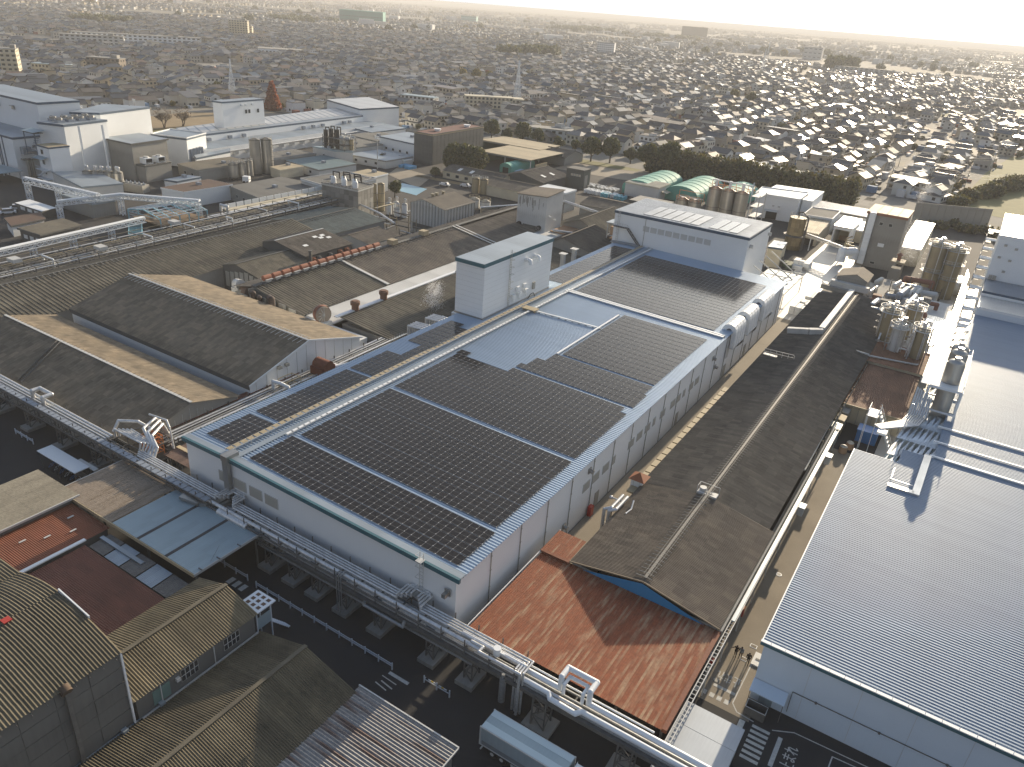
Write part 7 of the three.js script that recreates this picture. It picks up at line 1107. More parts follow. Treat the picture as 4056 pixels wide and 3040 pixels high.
{
  const t = thing('duct_house', 'grey gabled roof-house wrapped by big ducts at the far end of the workshop', 'building');
  const x0 = -28.6, x1 = -21.2, z0 = -211, z1 = -219.4, e = 8.6;
  one((b) => { b.prism(rect(x0, z0, x1, z1), 3, e); for (const z of [z0 + .01, z1]) b.tri([x0, e, z], [x1, e, z], [-24, 9.9, z]); }).to('wall', M.conc, t);
  one((b) => { b.quad([x1 + .3, e - .1, z0 + .3], [x1 + .3, e - .1, z1 - .3], [-24, 10, z1 - .3], [-24, 10, z0 + .3]); b.quad([-24, 10, z0 + .3], [-24, 10, z1 - .3], [x0 - .3, e - .1, z1 - .3], [x0 - .3, e - .1, z0 + .3]); }).to('roof', M.cement, t);
  one((b) => b.bar([x0 - 1, 6.8, z0 + .9], [x1 + 1, 6.6, z0 + .9], 1.5, 1.5)).to('front_duct', M.whiteB, t);
  one((b) => b.bar([x0 - 3, 5.6, z0 + 2], [x1 - 2, 5.4, z0 + 2.6], 1.2, 1.2)).to('lower_duct', M.conc, t);
  one((b) => { b.prism(rect(-31, -205.2, -12, -226), 0, 4.6); }).to('base_wall', M.conc, t);
}
{ // jumble of ducts right of the duct house
  const t = thing('duct_jumble', 'jumble of fat silver and rusty ducts between duct house and twin columns', 'ducts'), q = rng(77);
  for (let k = 0; k < 24; k++) { const x = -20.5 + q() * 13, z = -199 - q() * 34, y = 4.6 + q() * 3.4, L = 2.5 + q() * 5, r = .35 + q() * .55, d = q() > .5; one((b) => b.path(d ? [[x, y - 1.6, z], [x, y, z], [x + L, y, z - .8], [x + L, y - 1.5, z - .8]] : [[x, y - 1, z], [x, y, z], [x + .8, y + .3, z - L], [x + .8, y - 2, z - L]], r, 10)).to('duct', [M.metal, M.whiteB, M.tankO, M.pipe, mat('rusty_duct_b', .26, .12, .08, .8)][k % 5], t); }
  for (let k = 0; k < 10; k++) { const x = -20 + q() * 13, z = -198 - q() * 36; one((b) => { b.bar([x, 0, z], [x, 6 + q() * 2, z], .2); b.bar([x + 2.6, 0, z], [x + 2.6, 6, z], .2); b.bar([x, 5, z], [x + 2.6, 5, z], .2); b.bar([x, 3.4, z], [x + 2.6, 3.4, z], .2); }).to('frame', M.steel, t); }
  for (let k = 0; k < 8; k++) { const x = -20 + q() * 13, z = -200 - q() * 34, y = 4 + q() * 2.6; one((b) => { b.ab(x, y, z - 1.6, x + 1.8 + q(), y + 1.4, z); b.ab(x - .1, y + 1.4, z - 1.7, x + 1.9, y + 1.5, z + .1); }).to('machine_box', [M.conc, mat('rusty_box', .2, .1, .065, .85), M.whiteB][k % 3], t); }
  one((b) => b.prism(rect(-20.4, -197, -7.6, -236), 0, 3.8)).to('base_platform', M.conc, t);
}
{
  const t = thing('brick_stack_house', 'small rusty cowl-roofed frame house at the foot of the concrete tower', 'shed');
  one((b) => { for (const x of [-19.8, -16.8]) for (const z of [-247, -250.5]) b.bar([x, 0, z], [x, 6.4, z], .25); b.prism(rect(-19.6, -247.2, -17, -250.3), 0, 4.4); }).to('frame', M.conc, t);
  one((b) => b.ab(-20.2, 6.4, -251, -16.4, 6.6, -246.6)).to('roof', M.tan, t);
  one((b) => { b.ab(-18.8, 6.6, -249.4, -17.8, 8.2, -248.4); for (let k = 0; k < 4; k++) { const c = [[-19.2, -248], [-17.4, -248], [-17.4, -249.8], [-19.2, -249.8]], p = c[k], n = c[(k + 1) % 4]; b.tri([p[0], 8.2, p[1]], [n[0], 8.2, n[1]], [-18.3, 9, -248.9]); } }).to('rusty_cowl', mat('cowl_rust', .2, .09, .06, .8), t);
}
function processColumn(label, x, z, y0, y1, r, m, plats) {
  const t = thing('process_column', label, 'column');
  one((b) => { b.cyl([x, y0, z], [x, y1, z], r, 20); b.ball([x, y1, z], r, 14, .3); }).to('shell', m, t);
  for (const y of plats) one((b) => { const n = 16; for (let k = 0; k < n; k++) { const a = k / n * 6.283, c = (k + 1) / n * 6.283, P = (w, h, R) => [x + R * Math.cos(w), h, z + R * Math.sin(w)]; b.quad(P(a, y, r), P(a, y, r + .9), P(c, y, r + .9), P(c, y, r)); b.bar(P(a, y, r + .85), P(a, y + 1.1, r + .85), .07); b.bar(P(a, y + 1.1, r + .85), P(c, y + 1.1, r + .85), .09); b.bar(P(a, y + .55, r + .85), P(c, y + .55, r + .85), .06); } }).to('ring_platform', M.frame, t);
  one((b) => { for (let k = 0; k < 5; k++) { const a = k * 1.3; b.path([[x + (r + .2) * Math.cos(a), y0, z + (r + .2) * Math.sin(a)], [x + (r + .2) * Math.cos(a), y1 + .6 + k * .2, z + (r + .2) * Math.sin(a)], [x, y1 + .7 + k * .2, z]], .13, 6); } b.cyl([x, y1, z], [x, y1 + 1.6, z], r * .3, 8); b.box(x + .4, y1 + 1.9, z, .8, .6, .8); }).to('pipework', M.pipe, t);
  ladder(t, x - r, z, y0, y1, -1, 0, M.frame);
}
processColumn('left of two big stained columns with ring platforms right of the concrete tower', -8.7, -243, 0, 14.6, 2.2, M.tankO, [7, 14.4]);
processColumn('right of two big stained columns with ring platforms, nearest the stair landings', -4.3, -243.5, 0, 14, 2.3, M.tankO, [5.6, 10, 13.8]);
processColumn('yellow-stained silo on the rusty roof beside the workshop', -11.6, -182, 4.4, 11.5, 1.7, M.tankO, [11.2]);
processColumn('slim white vessel between the yellow-stained silo and its right neighbour', -8.7, -175.4, 4.2, 10.4, 1.15, M.whiteB, [10.2]);
processColumn('pale stained vessel at the right corner of the rusty roof', -4.2, -174.6, 4.2, 11.2, 1.35, M.tankO, [11]);
processColumn('rear vessel in the cluster on the rusty roof', -7.4, -184.5, 4.2, 12.6, 1.5, M.tankO, [9, 12.4]);
{
  const t = thing('vessel_pipework', 'thicket of silver pipes round the vessels on the rusty roof', 'pipes'), q = rng(91);
  for (let k = 0; k < 26; k++) { const x = -12.6 + q() * 10.4, z = -171.8 - q() * 13, y = 5 + q() * 6, dx = (q() - .5) * 4, dz = (q() - .5) * 5; one((b) => b.path([[x, 4.4, z], [x, y, z], [x + dx, y, z], [x + dx, y + (q() - .6) * 2, z + dz]], .09 + q() * .1, 6)).to('pipe', [M.pipe, M.pipeD, M.white][k % 3], t); }
  one((b) => b.path([[-14.8, 3.6, -170], [-14.8, 5, -168], [-13, 5, -167.6], [-3.4, 5, -169.6], [-3, 4.4, -172]], .2, 8)).to('bent_pipe', M.whiteB, t);
  one((b) => b.path([[-15.1, 3.4, -171], [-15.1, 5.3, -167.8], [-12.8, 5.4, -167.2], [-12.6, 4.4, -170]], .2, 8)).to('bent_pipe', M.whiteB, t);
}
{
  const t = thing('rusty_roof_store', 'store with dark rust-brown ribbed roof lit in stripes, right of the workshop', 'store');
  one((b) => b.prism(rect(-12.2, -143.2, -2.4, -165), 0, 3.9)).to('wall', M.cream, t);
  one((b) => b.sheet([-12.9, 4, -142.4], [11, 0, 0], [0, .2, -23], { pitch: .3, amp: .05, rows: 8, tone: .15, seed: 70 })).to('roof', mat('rust_brown_roof', .2, .1, .06, .85, 0, TX.streak), t);
  one((b) => b.bar([-12.9, 3.95, -142.3], [-1.9, 3.95, -142.3], .2, .18)).to('gutter', M.tan, t);
  for (let k = 0; k < 8; k++) one((b) => b.ab(-12.1 + k * 1.25, .1, -143.15, -12.04 + k * 1.25, 3.8, -143.05)).to('cladding_joint', M.conc, t);
}
{
  const t = thing('rusty_vessel_deck', 'raised rusty ribbed roof deck that carries the stained vessels', 'store');
  one((b) => b.prism(rect(-13.2, -165.6, -1.9, -178.5), 0, 4.6)).to('wall', M.cream, t);
  one((b) => b.sheet([-13.6, 4.7, -165.4], [12.2, 0, 0], [0, .2, -13.4], { pitch: .3, amp: .05, rows: 5, tone: .18, seed: 72 })).to('roof', mat('rust_deck', .26, .13, .075, .85, 0, TX.streak), t);
}
{
  const t = thing('pale_deck_roof', 'pale metal deck roof with bright seams running back beside the rear lane', 'roof');
  for (const [z0, z1] of [[-179, -188.6], [-188.9, -198], [-198.3, -207.6]]) one((b) => b.sheet([-8.2, 4.7, z0], [7.7, 0, 0], [0, .05, z1 - z0], { pitch: .5, amp: .04, rows: 1 })).to('roof_panel', M.silver, t);
  one((b) => b.sheet([-12.5, 4.8, -190], [4.2, 0, 0], [0, .05, -33], { pitch: .5, amp: .04, rows: 3 })).to('side_roof', M.metalB, t);
  one((b) => b.prism(rect(-12.3, -179.4, -.8, -222), 0, 4.5)).to('wall', M.whiteB, t);
  one((b) => b.bar([-6, 5, -206], [-6.4, 9, -204], .08)).to('stay', M.frame, t);
}
{ // steel plant with bright tanks in the notch of the right hall
  const t = thing('bright_tank_plant', 'white steel platform with glaring steel tanks and many vertical pipes beside the blue-roofed hall', 'plant');
  const x0 = .1, x1 = 5.1, z0 = -138, z1 = -158;
  one((b) => { for (const x of [x0, x1]) for (const z of [z0, -145, -151, z1]) b.bar([x, 0, z], [x, 13.6, z], .3); for (const y of [4.6, 9.2, 13.4]) { for (const x of [x0, x1]) b.bar([x, y, z0], [x, y, z1], .26); for (const z of [z0, -145, -151, z1]) b.bar([x0, y, z], [x1, y, z], .26); } b.bar([x0, 4.6, z0], [x1, 8.2, z0], .15); b.bar([x1, 4.6, z0], [x0, 8.2, z0], .15); }).to('frame', M.steelW, t);
  one((b) => { b.ab(x0, 13.5, z0, x1, 13.65, z1); b.ab(x0 - 1.4, 13.5, z0, x0, 13.6, z1); }).to('deck', M.bag, t);
  one((b) => { for (let z = z0; z >= z1; z -= 1.6) { b.bar([x0 - 1.4, 13.6, z], [x0 - 1.4, 14.7, z], .08); b.bar([x1, 13.6, z], [x1, 14.7, z], .08); } for (const x of [x0 - 1.4, x1]) for (const y of [14.15, 14.7]) b.bar([x, y, z0], [x, y, z1], .08); }).to('railing', M.white, t);
  for (const [z, y0, y1] of [[-140.6, 4.8, 12.4], [-141.4, 13.7, 17.2], [-145, 13.7, 17.8], [-148.6, 13.7, 17.6], [-144.6, 4.8, 12], [-152.4, 13.7, 16.4]]) { const k = one((b) => { b.cyl([2.9, y0, z], [2.9, y1, z], 1.4, 18); b.ball([2.9, y1, z], 1.4, 14, .45); }).to('tank', M.tank, t); one((b) => { b.cyl([2.9, y1 + .5, z], [2.9, y1 + 1.1, z], .5, 10); }).to('tank_neck', M.silver, k); }
  for (let k = 0; k < 8; k++) one((b) => b.path([[-1.4 + k * .35, 12.8 - k * .2, -137.5], [-1.4 + k * .35, 8.9, -134.5], [-2 + k * .35, 8.8, -131], [-4 + k * .3, 8.7, -128.5], [-5.6 + k * .15, 8.6, -126.6 + k * .12]], .15, 8)).to('pipe', M.pipe, t);
  for (let k = 0; k < 10; k++) one((b) => b.cyl([-1.2 + k * .28, 1, -136 - (k % 3)], [-1.2 + k * .28, 10, -136.6 - (k % 3)], .13, 6)).to('riser', M.pipe, t);
  one((b) => b.prism(rect(-1.2, -134, 5.2, -137), 0, 4.4)).to('pump_house', M.white, t);
}
{
  const t = thing('short_steel_stair', 'white steel zigzag stair beside the blue container at the hall corner', 'stairs');
  one((b) => { for (let k = 0; k < 10; k++) b.box(-5.6 + k * .34, 8 - k * .7, -133.6, .4, .06, 1.1); for (const z of [-133, -134.2]) { b.bar([-5.8, 8.2, z], [-2.2, 1, z], .1, .22); b.bar([-5.8, 9.3, z], [-2.2, 2.1, z], .07); for (let k = 0; k < 6; k++) b.bar([-5.6 + k * .68, 8 - k * 1.36, z], [-5.6 + k * .68, 9.1 - k * 1.36, z], .06); } }).to('flight', M.white, t);
  one((b) => { b.ab(-7.4, 7.9, -134.4, -5.6, 8, -131); for (const [x, z] of [[-7.3, -134.3], [-7.3, -131.1], [-5.7, -131.1]]) { b.bar([x, 0, z], [x, 9.1, z], .1); } b.bar([-7.3, 9.1, -134.3], [-7.3, 9.1, -131.1], .08); b.bar([-7.3, 8.5, -134.3], [-7.3, 8.5, -131.1], .07); b.ab(-4.8, 8.2, -126, -3.4, 8.6, -124.4); }).to('landing', M.white, t);
}
{ const t = thing('blue_container', 'bright blue steel container in the shade before the rusty-roofed store', 'container'); one((b) => b.ab(-8.4, 0, -139.4, -5, 2.2, -136.6)).to('body', M.blue, t); one((b) => { b.ab(-8.5, 2.2, -139.5, -4.9, 2.35, -136.5); for (let k = 0; k < 7; k++) b.ab(-8.2 + k * .5, .1, -136.6, -8.08 + k * .5, 2.1, -136.52); }).to('rib', M.blue, t); }
{
  const t = thing('eave_pipe_run', 'white and silver pipes along the right eave of the workshop beside the rusty store', 'pipes');
  for (let k = 0; k < 6; k++) one((b) => b.cyl([-13 - k * .28 + .6, 4.4 + (k % 2) * .35, -112], [-15.4 - k * .28 + 2.4, 4.4 + (k % 2) * .35, -176], .14, 6)).to('pipe', [M.white, M.pipe, M.pipeD][k % 3], t);
  for (let z = -114; z > -176; z -= 5) one((b) => { b.bar([-12, 0, z], [-12, 5, z], .14); b.bar([-14, 4.2, z], [-12, 4.2, z], .14); }).to('support', M.steel, t);
  for (const [z, m] of [[-132, M.blueroof], [-136, M.tan], [-139.5, M.conc]]) one((b) => { b.quad([-13.6, 3.6, z], [-10.8, 3.3, z], [-10.8, 3.3, z - 2.6], [-13.6, 3.6, z - 2.6]); b.ab(-13.4, 0, z - 2.4, -11, 3.1, z - .2); }).to('lean_to', m, t);
}
{ // stair landings up the right-hand tall hall
  const t = thing('landing_stack', 'stack of white steel stair landings climbing the side of the tall right hall', 'stairs');
  for (let k = 0; k < 16; k++) { const z = -178 - k * 5.2, y = 4.6 + Math.max(0, (k - 6)) * 1.5; one((b) => { b.ab(1.4, y, z - 3, 4.1, y + .15, z); }).to('landing', M.white, t); one((b) => { for (const zz of [z, z - 3]) { b.bar([1.4, y, zz], [1.4, y + 1.2, zz], .1); } b.bar([1.4, y + 1.2, z], [1.4, y + 1.2, z - 3], .1); b.bar([1.4, y + .6, z], [1.4, y + .6, z - 3], .08); for (let i = 0; i < 6; i++) b.box(2.2, y - .3 - i * .24, z - 3.2 - i * .34, 1.4, .08, .34); b.bar([1.5, 0, z - 1.5], [1.5, y, z - 1.5], .18); }).to('rail_and_steps', M.frame, t); }
  one((b) => { for (let k = 0; k < 4; k++) b.cyl([.6 - k * .3, 3.4 + k * .5, -170], [.6 - k * .3, 3.4 + k * .5, -262], .14, 6); }).to('pipe_run', M.pipe, t);
}
{ const t = thing('white_tank_cart', 'white rounded tank with steam beside the twin columns', 'tank'); one((b) => { b.cyl([-1.5, 2.2, -248], [-1.5, 2.2, -256], 2, 14); b.ball([-1.5, 2.2, -248], 2, 12, 1); b.ball([-1.5, 2.2, -256], 2, 12, 1); }).to('shell', M.silver, t); one((b) => { for (const z of [-249, -255]) b.ab(-3, 0, z - .4, 0, .9, z + .4); }).to('saddle', M.conc, t); }
{
  const t = thing('concrete_screen_wall', 'long weathered concrete panel wall in front of the houses beyond the plant', 'wall');
  for (let k = 0; k < 10; k++) one((b) => { const u0 = k / 10, u1 = (k + .985) / 10; onwall(b, [lerp(-25, 1, u0), lerp(-345, -358, u0)], [lerp(-25, 1, u1), lerp(-345, -358, u1)], 0, 7.6, .15); }).to('wall_panel', M.conc, t);
  for (let k = 0; k <= 10; k++) one((b) => b.bar([lerp(-25, 1, k / 10), 0, lerp(-345, -358, k / 10) + .2], [lerp(-25, 1, k / 10), 7.7, lerp(-345, -358, k / 10) + .2], .3)).to('wall_post', M.conc, t);
}
// bales, drums, small stock
function bales(label, x, z, nx, nz, ny, m, s = 1.6) { const t = thing('bale_stack', label, 'stack'); for (let i = 0; i < nx; i++) for (let j = 0; j < nz; j++) for (let k = 0; k < ny; k++) if (hash2(i * 7 + k, j + x) > .15) one((b) => b.ab(x + i * (s + .1), k * s * .8, z - j * (s + .1) - s, x + i * (s + .1) + s, k * s * .8 + s * .78, z - j * (s + .1))).to('wrapped_bale', m, t); return t; }
bales('bright white wrapped bales on the yard beside the steel canopy', -46, -238.6, 3, 3, 2, M.bag);
bales('dark green crates beside the bright wrapped bales', -49, -237.6, 2, 3, 1, mat('dark_green_crate', .05, .08, .05, .8));
bales('white sacks stacked along the workshop eave near the roof channel', -36, -197, 3, 6, 2, M.bag, 1.3);
bales('pale sacks farther along the workshop eave by the glaring yard', -35.2, -211, 3, 4, 1, M.bag, 1.5);
bales('blue-sheeted stacks beside the small green canvas store', -181, -292, 4, 3, 1, mat('blue_sheet', .3, .5, .62, .6), 1.8);
bales('blue crates piled in the parking yard below the white cube hall', -221, -261, 4, 3, 1, mat('blue_crate', .12, .35, .55, .6), 1.5);
{
  const geo = one((b) => { b.cyl([0, 0, 0], [0, .95, 0], .34, 10); b.cyl([0, .3, 0], [0, .35, 0], .36, 10, .36, false); b.cyl([0, .62, 0], [0, .67, 0], .36, 10, .36, false); }).geo(), q = rng(44); let k = 0;
  for (const [x0, z0, nx, nz, m, w] of [[-141, -283, 12, 4, M.white, 'white'], [-133, -282, 9, 4, mat('blue_drum', .1, .4, .5, .5), 'blue'], [-146, -291, 14, 5, M.silver, 'silver']]) { for (let i = 0; i < nx; i++) for (let j = 0; j < nz; j++) { if (q() < .18) continue; const o = new THREE.Mesh(geo, m); o.name = numbered('drum'); o.scale.setScalar(1.5); o.position.set(x0 + i * 1.15 + q() * .3, .03, z0 - j * 1.2 - q() * .3); scene.add(o); tag(o, `${w} steel drum standing in the crowded drum yard before the green stores`, 'drum', `${w} drums in the yard before the green canvas stores`); } }
}
// steam plumes: soft overlapping puffs
function steam(label, pts) {
  { const t = thing('steam_plume', label, 'steam'); t.userData.kind = 'stuff'; const q = rng(label.length), b = new MB(); for (const [x, y, z, r] of pts) for (let k = 0; k < 2600; k++) { const g = () => (q() + q() + q() - 1.5) * 1.15, d = [g() * r, g() * r * 1.1, g() * r], w = fbm(d[0] * .9 / r + x, d[1] * .9 / r + d[2] * .8 / r + z, 3); if (w < .42) continue; const p = [x + d[0], y + d[1], z + d[2]], u = mul(norm([q() - .5, q() - .5, q() - .5]), .055), v = mul(norm(cross(u, [q() - .5, q() - .5, q() - .5])), .055); b.quad(sub(p, u), add(p, v), add(p, u), sub(p, v)); } b.to('vapour', M.steam, t); } }
steam('white steam rolling over the roof behind the windowless tower', [[-85, 10, -150, 2.6], [-86.6, 13, -153, 2.2], [-83.6, 8, -147, 1.7]]);
steam('bright white steam plume right of the concrete tower', [[-18.2, 9, -264, 2.4], [-17.6, 13, -266, 2.1], [-16.8, 6.4, -263, 2.6]]);
steam('small steam puff over the mossy roof beside the pyramid cowls', [[-97, 7, -126, 1.8], [-98.5, 8.6, -129, 1.4]]);
steam('steam over the concrete screen wall right of the tower top', [[-24, 10, -346, 2.4], [-23, 13, -349, 2]]);

// ---------- trees ----------
function leafGeo(blobs, n, size, pal, seed) {
  const q = rng(seed), b = new MB();
  const tot = blobs.reduce((s, w) => s + w[3] * w[4] * w[5], 0);
  for (const [cx, cy, cz, rx, ry, rz] of blobs) { const k = Math.round(n * rx * ry * rz / tot);
    for (let i = 0; i < k; i++) {
      const u = q() * 2 - 1, a = q() * 6.283, s = Math.sqrt(1 - u * u), r = .62 + .42 * Math.sqrt(q()), lump = .82 + .3 * vnoise(Math.cos(a) * 3 + cx + 20, u * 3 + Math.sin(a) * 3 + cy + 20);
      const d = [s * Math.cos(a), u, s * Math.sin(a)], p = [cx + d[0] * rx * r * lump, cy + d[1] * ry * r * lump, cz + d[2] * rz * r * lump];
      const t = norm([q() - .5, q() - .5, q() - .5]), w = norm(cross(add(d, [0, .4, 0]), t)), v = norm(cross(w, add(mul(d, .6), mul(t, .8)))), L = size * (.6 + .8 * q());
      const c = pal[Math.floor(q() * pal.length)], m = .75 + .5 * q(); b.col = mul(c, m);
      b.quad(add(p, add(mul(w, -L), mul(v, -L * .6))), add(p, add(mul(w, L * .2), mul(v, -L))), add(p, add(mul(w, L), mul(v, L * .6))), add(p, add(mul(w, -L * .3), mul(v, L))));
    } }
  return b.geo();
}
const PAL = { dark: [[.065, .08, .018], [.05, .065, .014], [.095, .1, .022], [.13, .12, .03]], red: [[.36, .1, .035], [.28, .075, .03], [.42, .14, .05]], yel: [[.3, .22, .05], [.22, .19, .05], [.14, .13, .04]], twig: [[.16, .12, .09], [.2, .15, .11]], hedge: [[.1, .1, .022], [.075, .08, .018], [.15, .13, .035], [.12, .09, .03]] };
function trunkGeo(h, r, seed, limbs = 5, spread = 2) { const q = rng(seed); return one((b) => { b.cyl([0, 0, 0], [0, h, 0], r, 8, r * .6); for (let k = 0; k < limbs; k++) { const a = k / limbs * 6.283 + q(), y = h * (.55 + .4 * q()); b.cyl([0, y, 0], [Math.cos(a) * spread, y + spread * (.6 + q() * .6), Math.sin(a) * spread], r * .45, 6, r * .15); } }).geo(); }
const treeKinds = {
  round: [trunkGeo(3.4, .35, 1, 6, 2.2), leafGeo([[0, 6, 0, 3.6, 3, 3.6], [1.8, 5.2, 1.2, 2.4, 2.1, 2.4], [-1.8, 5, -.8, 2.4, 2, 2.2], [.4, 7.8, -.4, 2.2, 1.6, 2.2]], 1500, .42, PAL.dark, 3)],
  loose: [trunkGeo(3, .28, 2, 6, 2), leafGeo([[0, 5.2, 0, 2.6, 2, 2.6], [2, 4.4, .6, 1.8, 1.6, 1.8], [-1.7, 4.6, .5, 1.9, 1.5, 1.7], [.2, 6.6, -1, 1.7, 1.4, 1.8], [-.6, 3.4, -1.6, 1.5, 1.2, 1.5]], 1100, .4, PAL.dark, 5)],
  yellow: [trunkGeo(2.6, .25, 4, 5, 1.6), leafGeo([[0, 4.4, 0, 2.4, 2.2, 2.4], [1.4, 3.6, .6, 1.6, 1.4, 1.6], [-1.3, 3.8, -.5, 1.7, 1.4, 1.7]], 800, .38, PAL.yel, 7)],
  bare: [one((b) => { const q = rng(9), br = (p, d, L, r, n) => { const e = add(p, mul(d, L)); b.cyl(p, e, r, 5, r * .6, false); if (n) for (let k = 0; k < 4; k++) br(add(p, mul(d, L * (.5 + .5 * q()))), norm([d[0] + (q() - .5) * 1.5, d[1] * .8 + .2, d[2] + (q() - .5) * 1.5]), L * .66, r * .5, n - 1); }; for (let k = 0; k < 5; k++) br([(q() - .5) * .6, 0, (q() - .5) * .6], norm([(q() - .5) * .9, 1, (q() - .5) * .9]), 3, .16, 4); }).geo(), leafGeo([[0, 5.6, 0, 4, 2.6, 4]], 260, .2, PAL.twig, 11)],
};
function tree(kind, label, x, z, s, group, turn = 0, name = 'tree') { const t = thing(name, label, 'tree', [x, 0, z], group, turn); t.scale.setScalar(s); const a = new THREE.Mesh(treeKinds[kind][0], M.bark), c = new THREE.Mesh(treeKinds[kind][1], M.leaf); a.name = 'trunk'; c.name = kind === 'bare' ? 'twigs' : 'crown'; t.add(a, c); return t; }
{
  const t = thing('round_tree', 'huge rounded clipped-looking evergreen tree beside the windowless grey cube', 'tree', [-196.5, 0, -277]);
  const a = new THREE.Mesh(trunkGeo(4, .6, 21, 7, 3), M.bark); a.name = 'trunk'; t.add(a);
  const c = new THREE.Mesh(leafGeo([[-3.4, 6.4, 4, 5.2, 5.8, 5.6], [2.6, 6, -2.6, 5.6, 5.2, 6], [0, 6.6, 0, 5.4, 5.2, 6]], 6500, .5, PAL.dark, 22), M.leaf); c.name = 'crown'; t.add(c);
}
{
  const t = thing('red_conifer', 'tall cone-shaped russet tree standing alone behind the long white factory', 'tree', [-380, 0, -333]);
  const a = new THREE.Mesh(trunkGeo(13, .5, 31, 8, 1.6), M.bark); a.name = 'trunk'; t.add(a);
  const bl = []; for (let k = 0; k < 9; k++) bl.push([0, 1.8 + k * 1.65, 0, 5.2 * (1 - k / 10.5), 1.7, 5.2 * (1 - k / 10.5)]);
  const c = new THREE.Mesh(leafGeo(bl, 4200, .55, PAL.red, 32), M.leaf); c.name = 'crown'; t.add(c);
}
for (const [k, l, x, z, s] of [
  ['round', 'dark evergreen tree just right of the windowless cube', -240, -361, 1.15], ['loose', 'smaller evergreen behind the tan roofs, second from the cube', -230, -361, .95], ['round', 'broad evergreen behind the tan roofs, third from the cube', -222.5, -365, 1.2], ['loose', 'evergreen at the right end of the row behind the tan roofs', -215.5, -369, 1.1],
  ['loose', 'low evergreen behind the old stone house', -199, -363, .9], ['loose', 'small evergreen right of the old stone house', -190.5, -366, .85], ['round', 'large evergreen over the grass, left of a pair', -173, -350, 1.25], ['round', 'large evergreen over the grass, right of a pair', -165, -355, 1.3], ['loose', 'sparse tree before the cream house by the open ground', -157, -362, 1],
  ['round', 'big tree at the left end of the tall hedge', -144, -352, 1.35], ['round', 'highest tree rising from the left part of the tall hedge', -133, -351, 1.6],
  ['round', 'low shrub-like tree at the corner of the old office', -197, -256, .5], ['loose', 'dense bushy evergreen beside the blue pool', -185, -216.5, .8], ['loose', 'small dark cypress by the low white huts', -231.5, -262.5, .5], ['yellow', 'small yellow tree at the left edge by the pipe bridge', -219, -93, .7], ['loose', 'dark russet tree at the left edge above the cottage', -262, -115, .8], ['yellow', 'yellowing shrub beside the skylight shed', -147, -152.5, .55],
  ['bare', 'bare spreading tree on the brown field, left of two', -357, -243, 1.2], ['bare', 'bare spreading tree on the brown field, right of two', -356, -253, 1.15], ['bare', 'bare tree in front of the cream nursery building', -308, -505, 1.1], ['bare', 'second bare tree near the foot of the right pylon', -303, -515, 1],
  ['yellow', 'yellow autumn trees in the town, leftmost of three', -462, -640, 1.5], ['yellow', 'yellow autumn trees in the town, middle of three', -452, -648, 1.6], ['yellow', 'yellow autumn trees in the town, rightmost of three', -442, -656, 1.4], ['yellow', 'greenish yellow tree beside the right-hand fields', -236, -770, 1.6], ['loose', 'rounded tree between houses below the billboard block', -212, -742, 1.5],
]) tree(k, l, x, z, s, null, x * 1.7);
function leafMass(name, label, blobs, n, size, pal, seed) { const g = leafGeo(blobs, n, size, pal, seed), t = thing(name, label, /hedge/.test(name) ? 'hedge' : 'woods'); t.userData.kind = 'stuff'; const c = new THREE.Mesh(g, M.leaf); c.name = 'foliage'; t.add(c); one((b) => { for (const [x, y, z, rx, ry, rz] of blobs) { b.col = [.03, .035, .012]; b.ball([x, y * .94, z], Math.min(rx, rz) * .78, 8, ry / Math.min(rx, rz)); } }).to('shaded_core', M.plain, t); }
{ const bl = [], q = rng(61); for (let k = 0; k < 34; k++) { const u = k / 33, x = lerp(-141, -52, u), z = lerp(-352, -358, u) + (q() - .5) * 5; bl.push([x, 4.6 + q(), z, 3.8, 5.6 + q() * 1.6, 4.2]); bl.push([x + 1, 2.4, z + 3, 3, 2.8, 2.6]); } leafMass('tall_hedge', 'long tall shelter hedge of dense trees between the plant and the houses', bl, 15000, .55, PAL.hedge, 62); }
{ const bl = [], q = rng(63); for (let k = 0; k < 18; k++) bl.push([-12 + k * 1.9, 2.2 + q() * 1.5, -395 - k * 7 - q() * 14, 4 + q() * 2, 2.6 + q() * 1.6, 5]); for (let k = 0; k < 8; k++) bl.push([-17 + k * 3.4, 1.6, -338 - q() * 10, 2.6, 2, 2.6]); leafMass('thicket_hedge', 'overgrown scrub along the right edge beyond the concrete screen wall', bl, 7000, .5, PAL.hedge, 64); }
for (const [l, x, z, w, d, h, s] of [['dark wooded mound in the middle of the town', -672, -1110, 26, 95, 15, 71], ['dark wood far left beyond the white school', -1220, -740, 34, 46, 12, 72], ['dark wood right of the stepped apartment block', -1465, -1360, 46, 130, 13, 73], ['far faint wood near the horizon centre', -1490, -2830, 90, 200, 19, 74], ['grove of tall trees beside the road at upper right', -310, -1620, 24, 60, 26, 75], ['long dark wood far off at the upper middle', -1160, -2900, 90, 160, 16, 76], ['small wood in the glare at upper right', -560, -2500, 40, 90, 18, 77]]) { const q = rng(s), bl = []; for (let k = 0; k < 16; k++) { const a = q() * 6.28, r = Math.sqrt(q()); bl.push([x + Math.cos(a) * w * r, h * .42, z + Math.sin(a) * d * r, w * .34, h * .6, w * .4]); } leafMass('distant_wood', l, bl, 2600, h * .1, PAL.dark, s); }

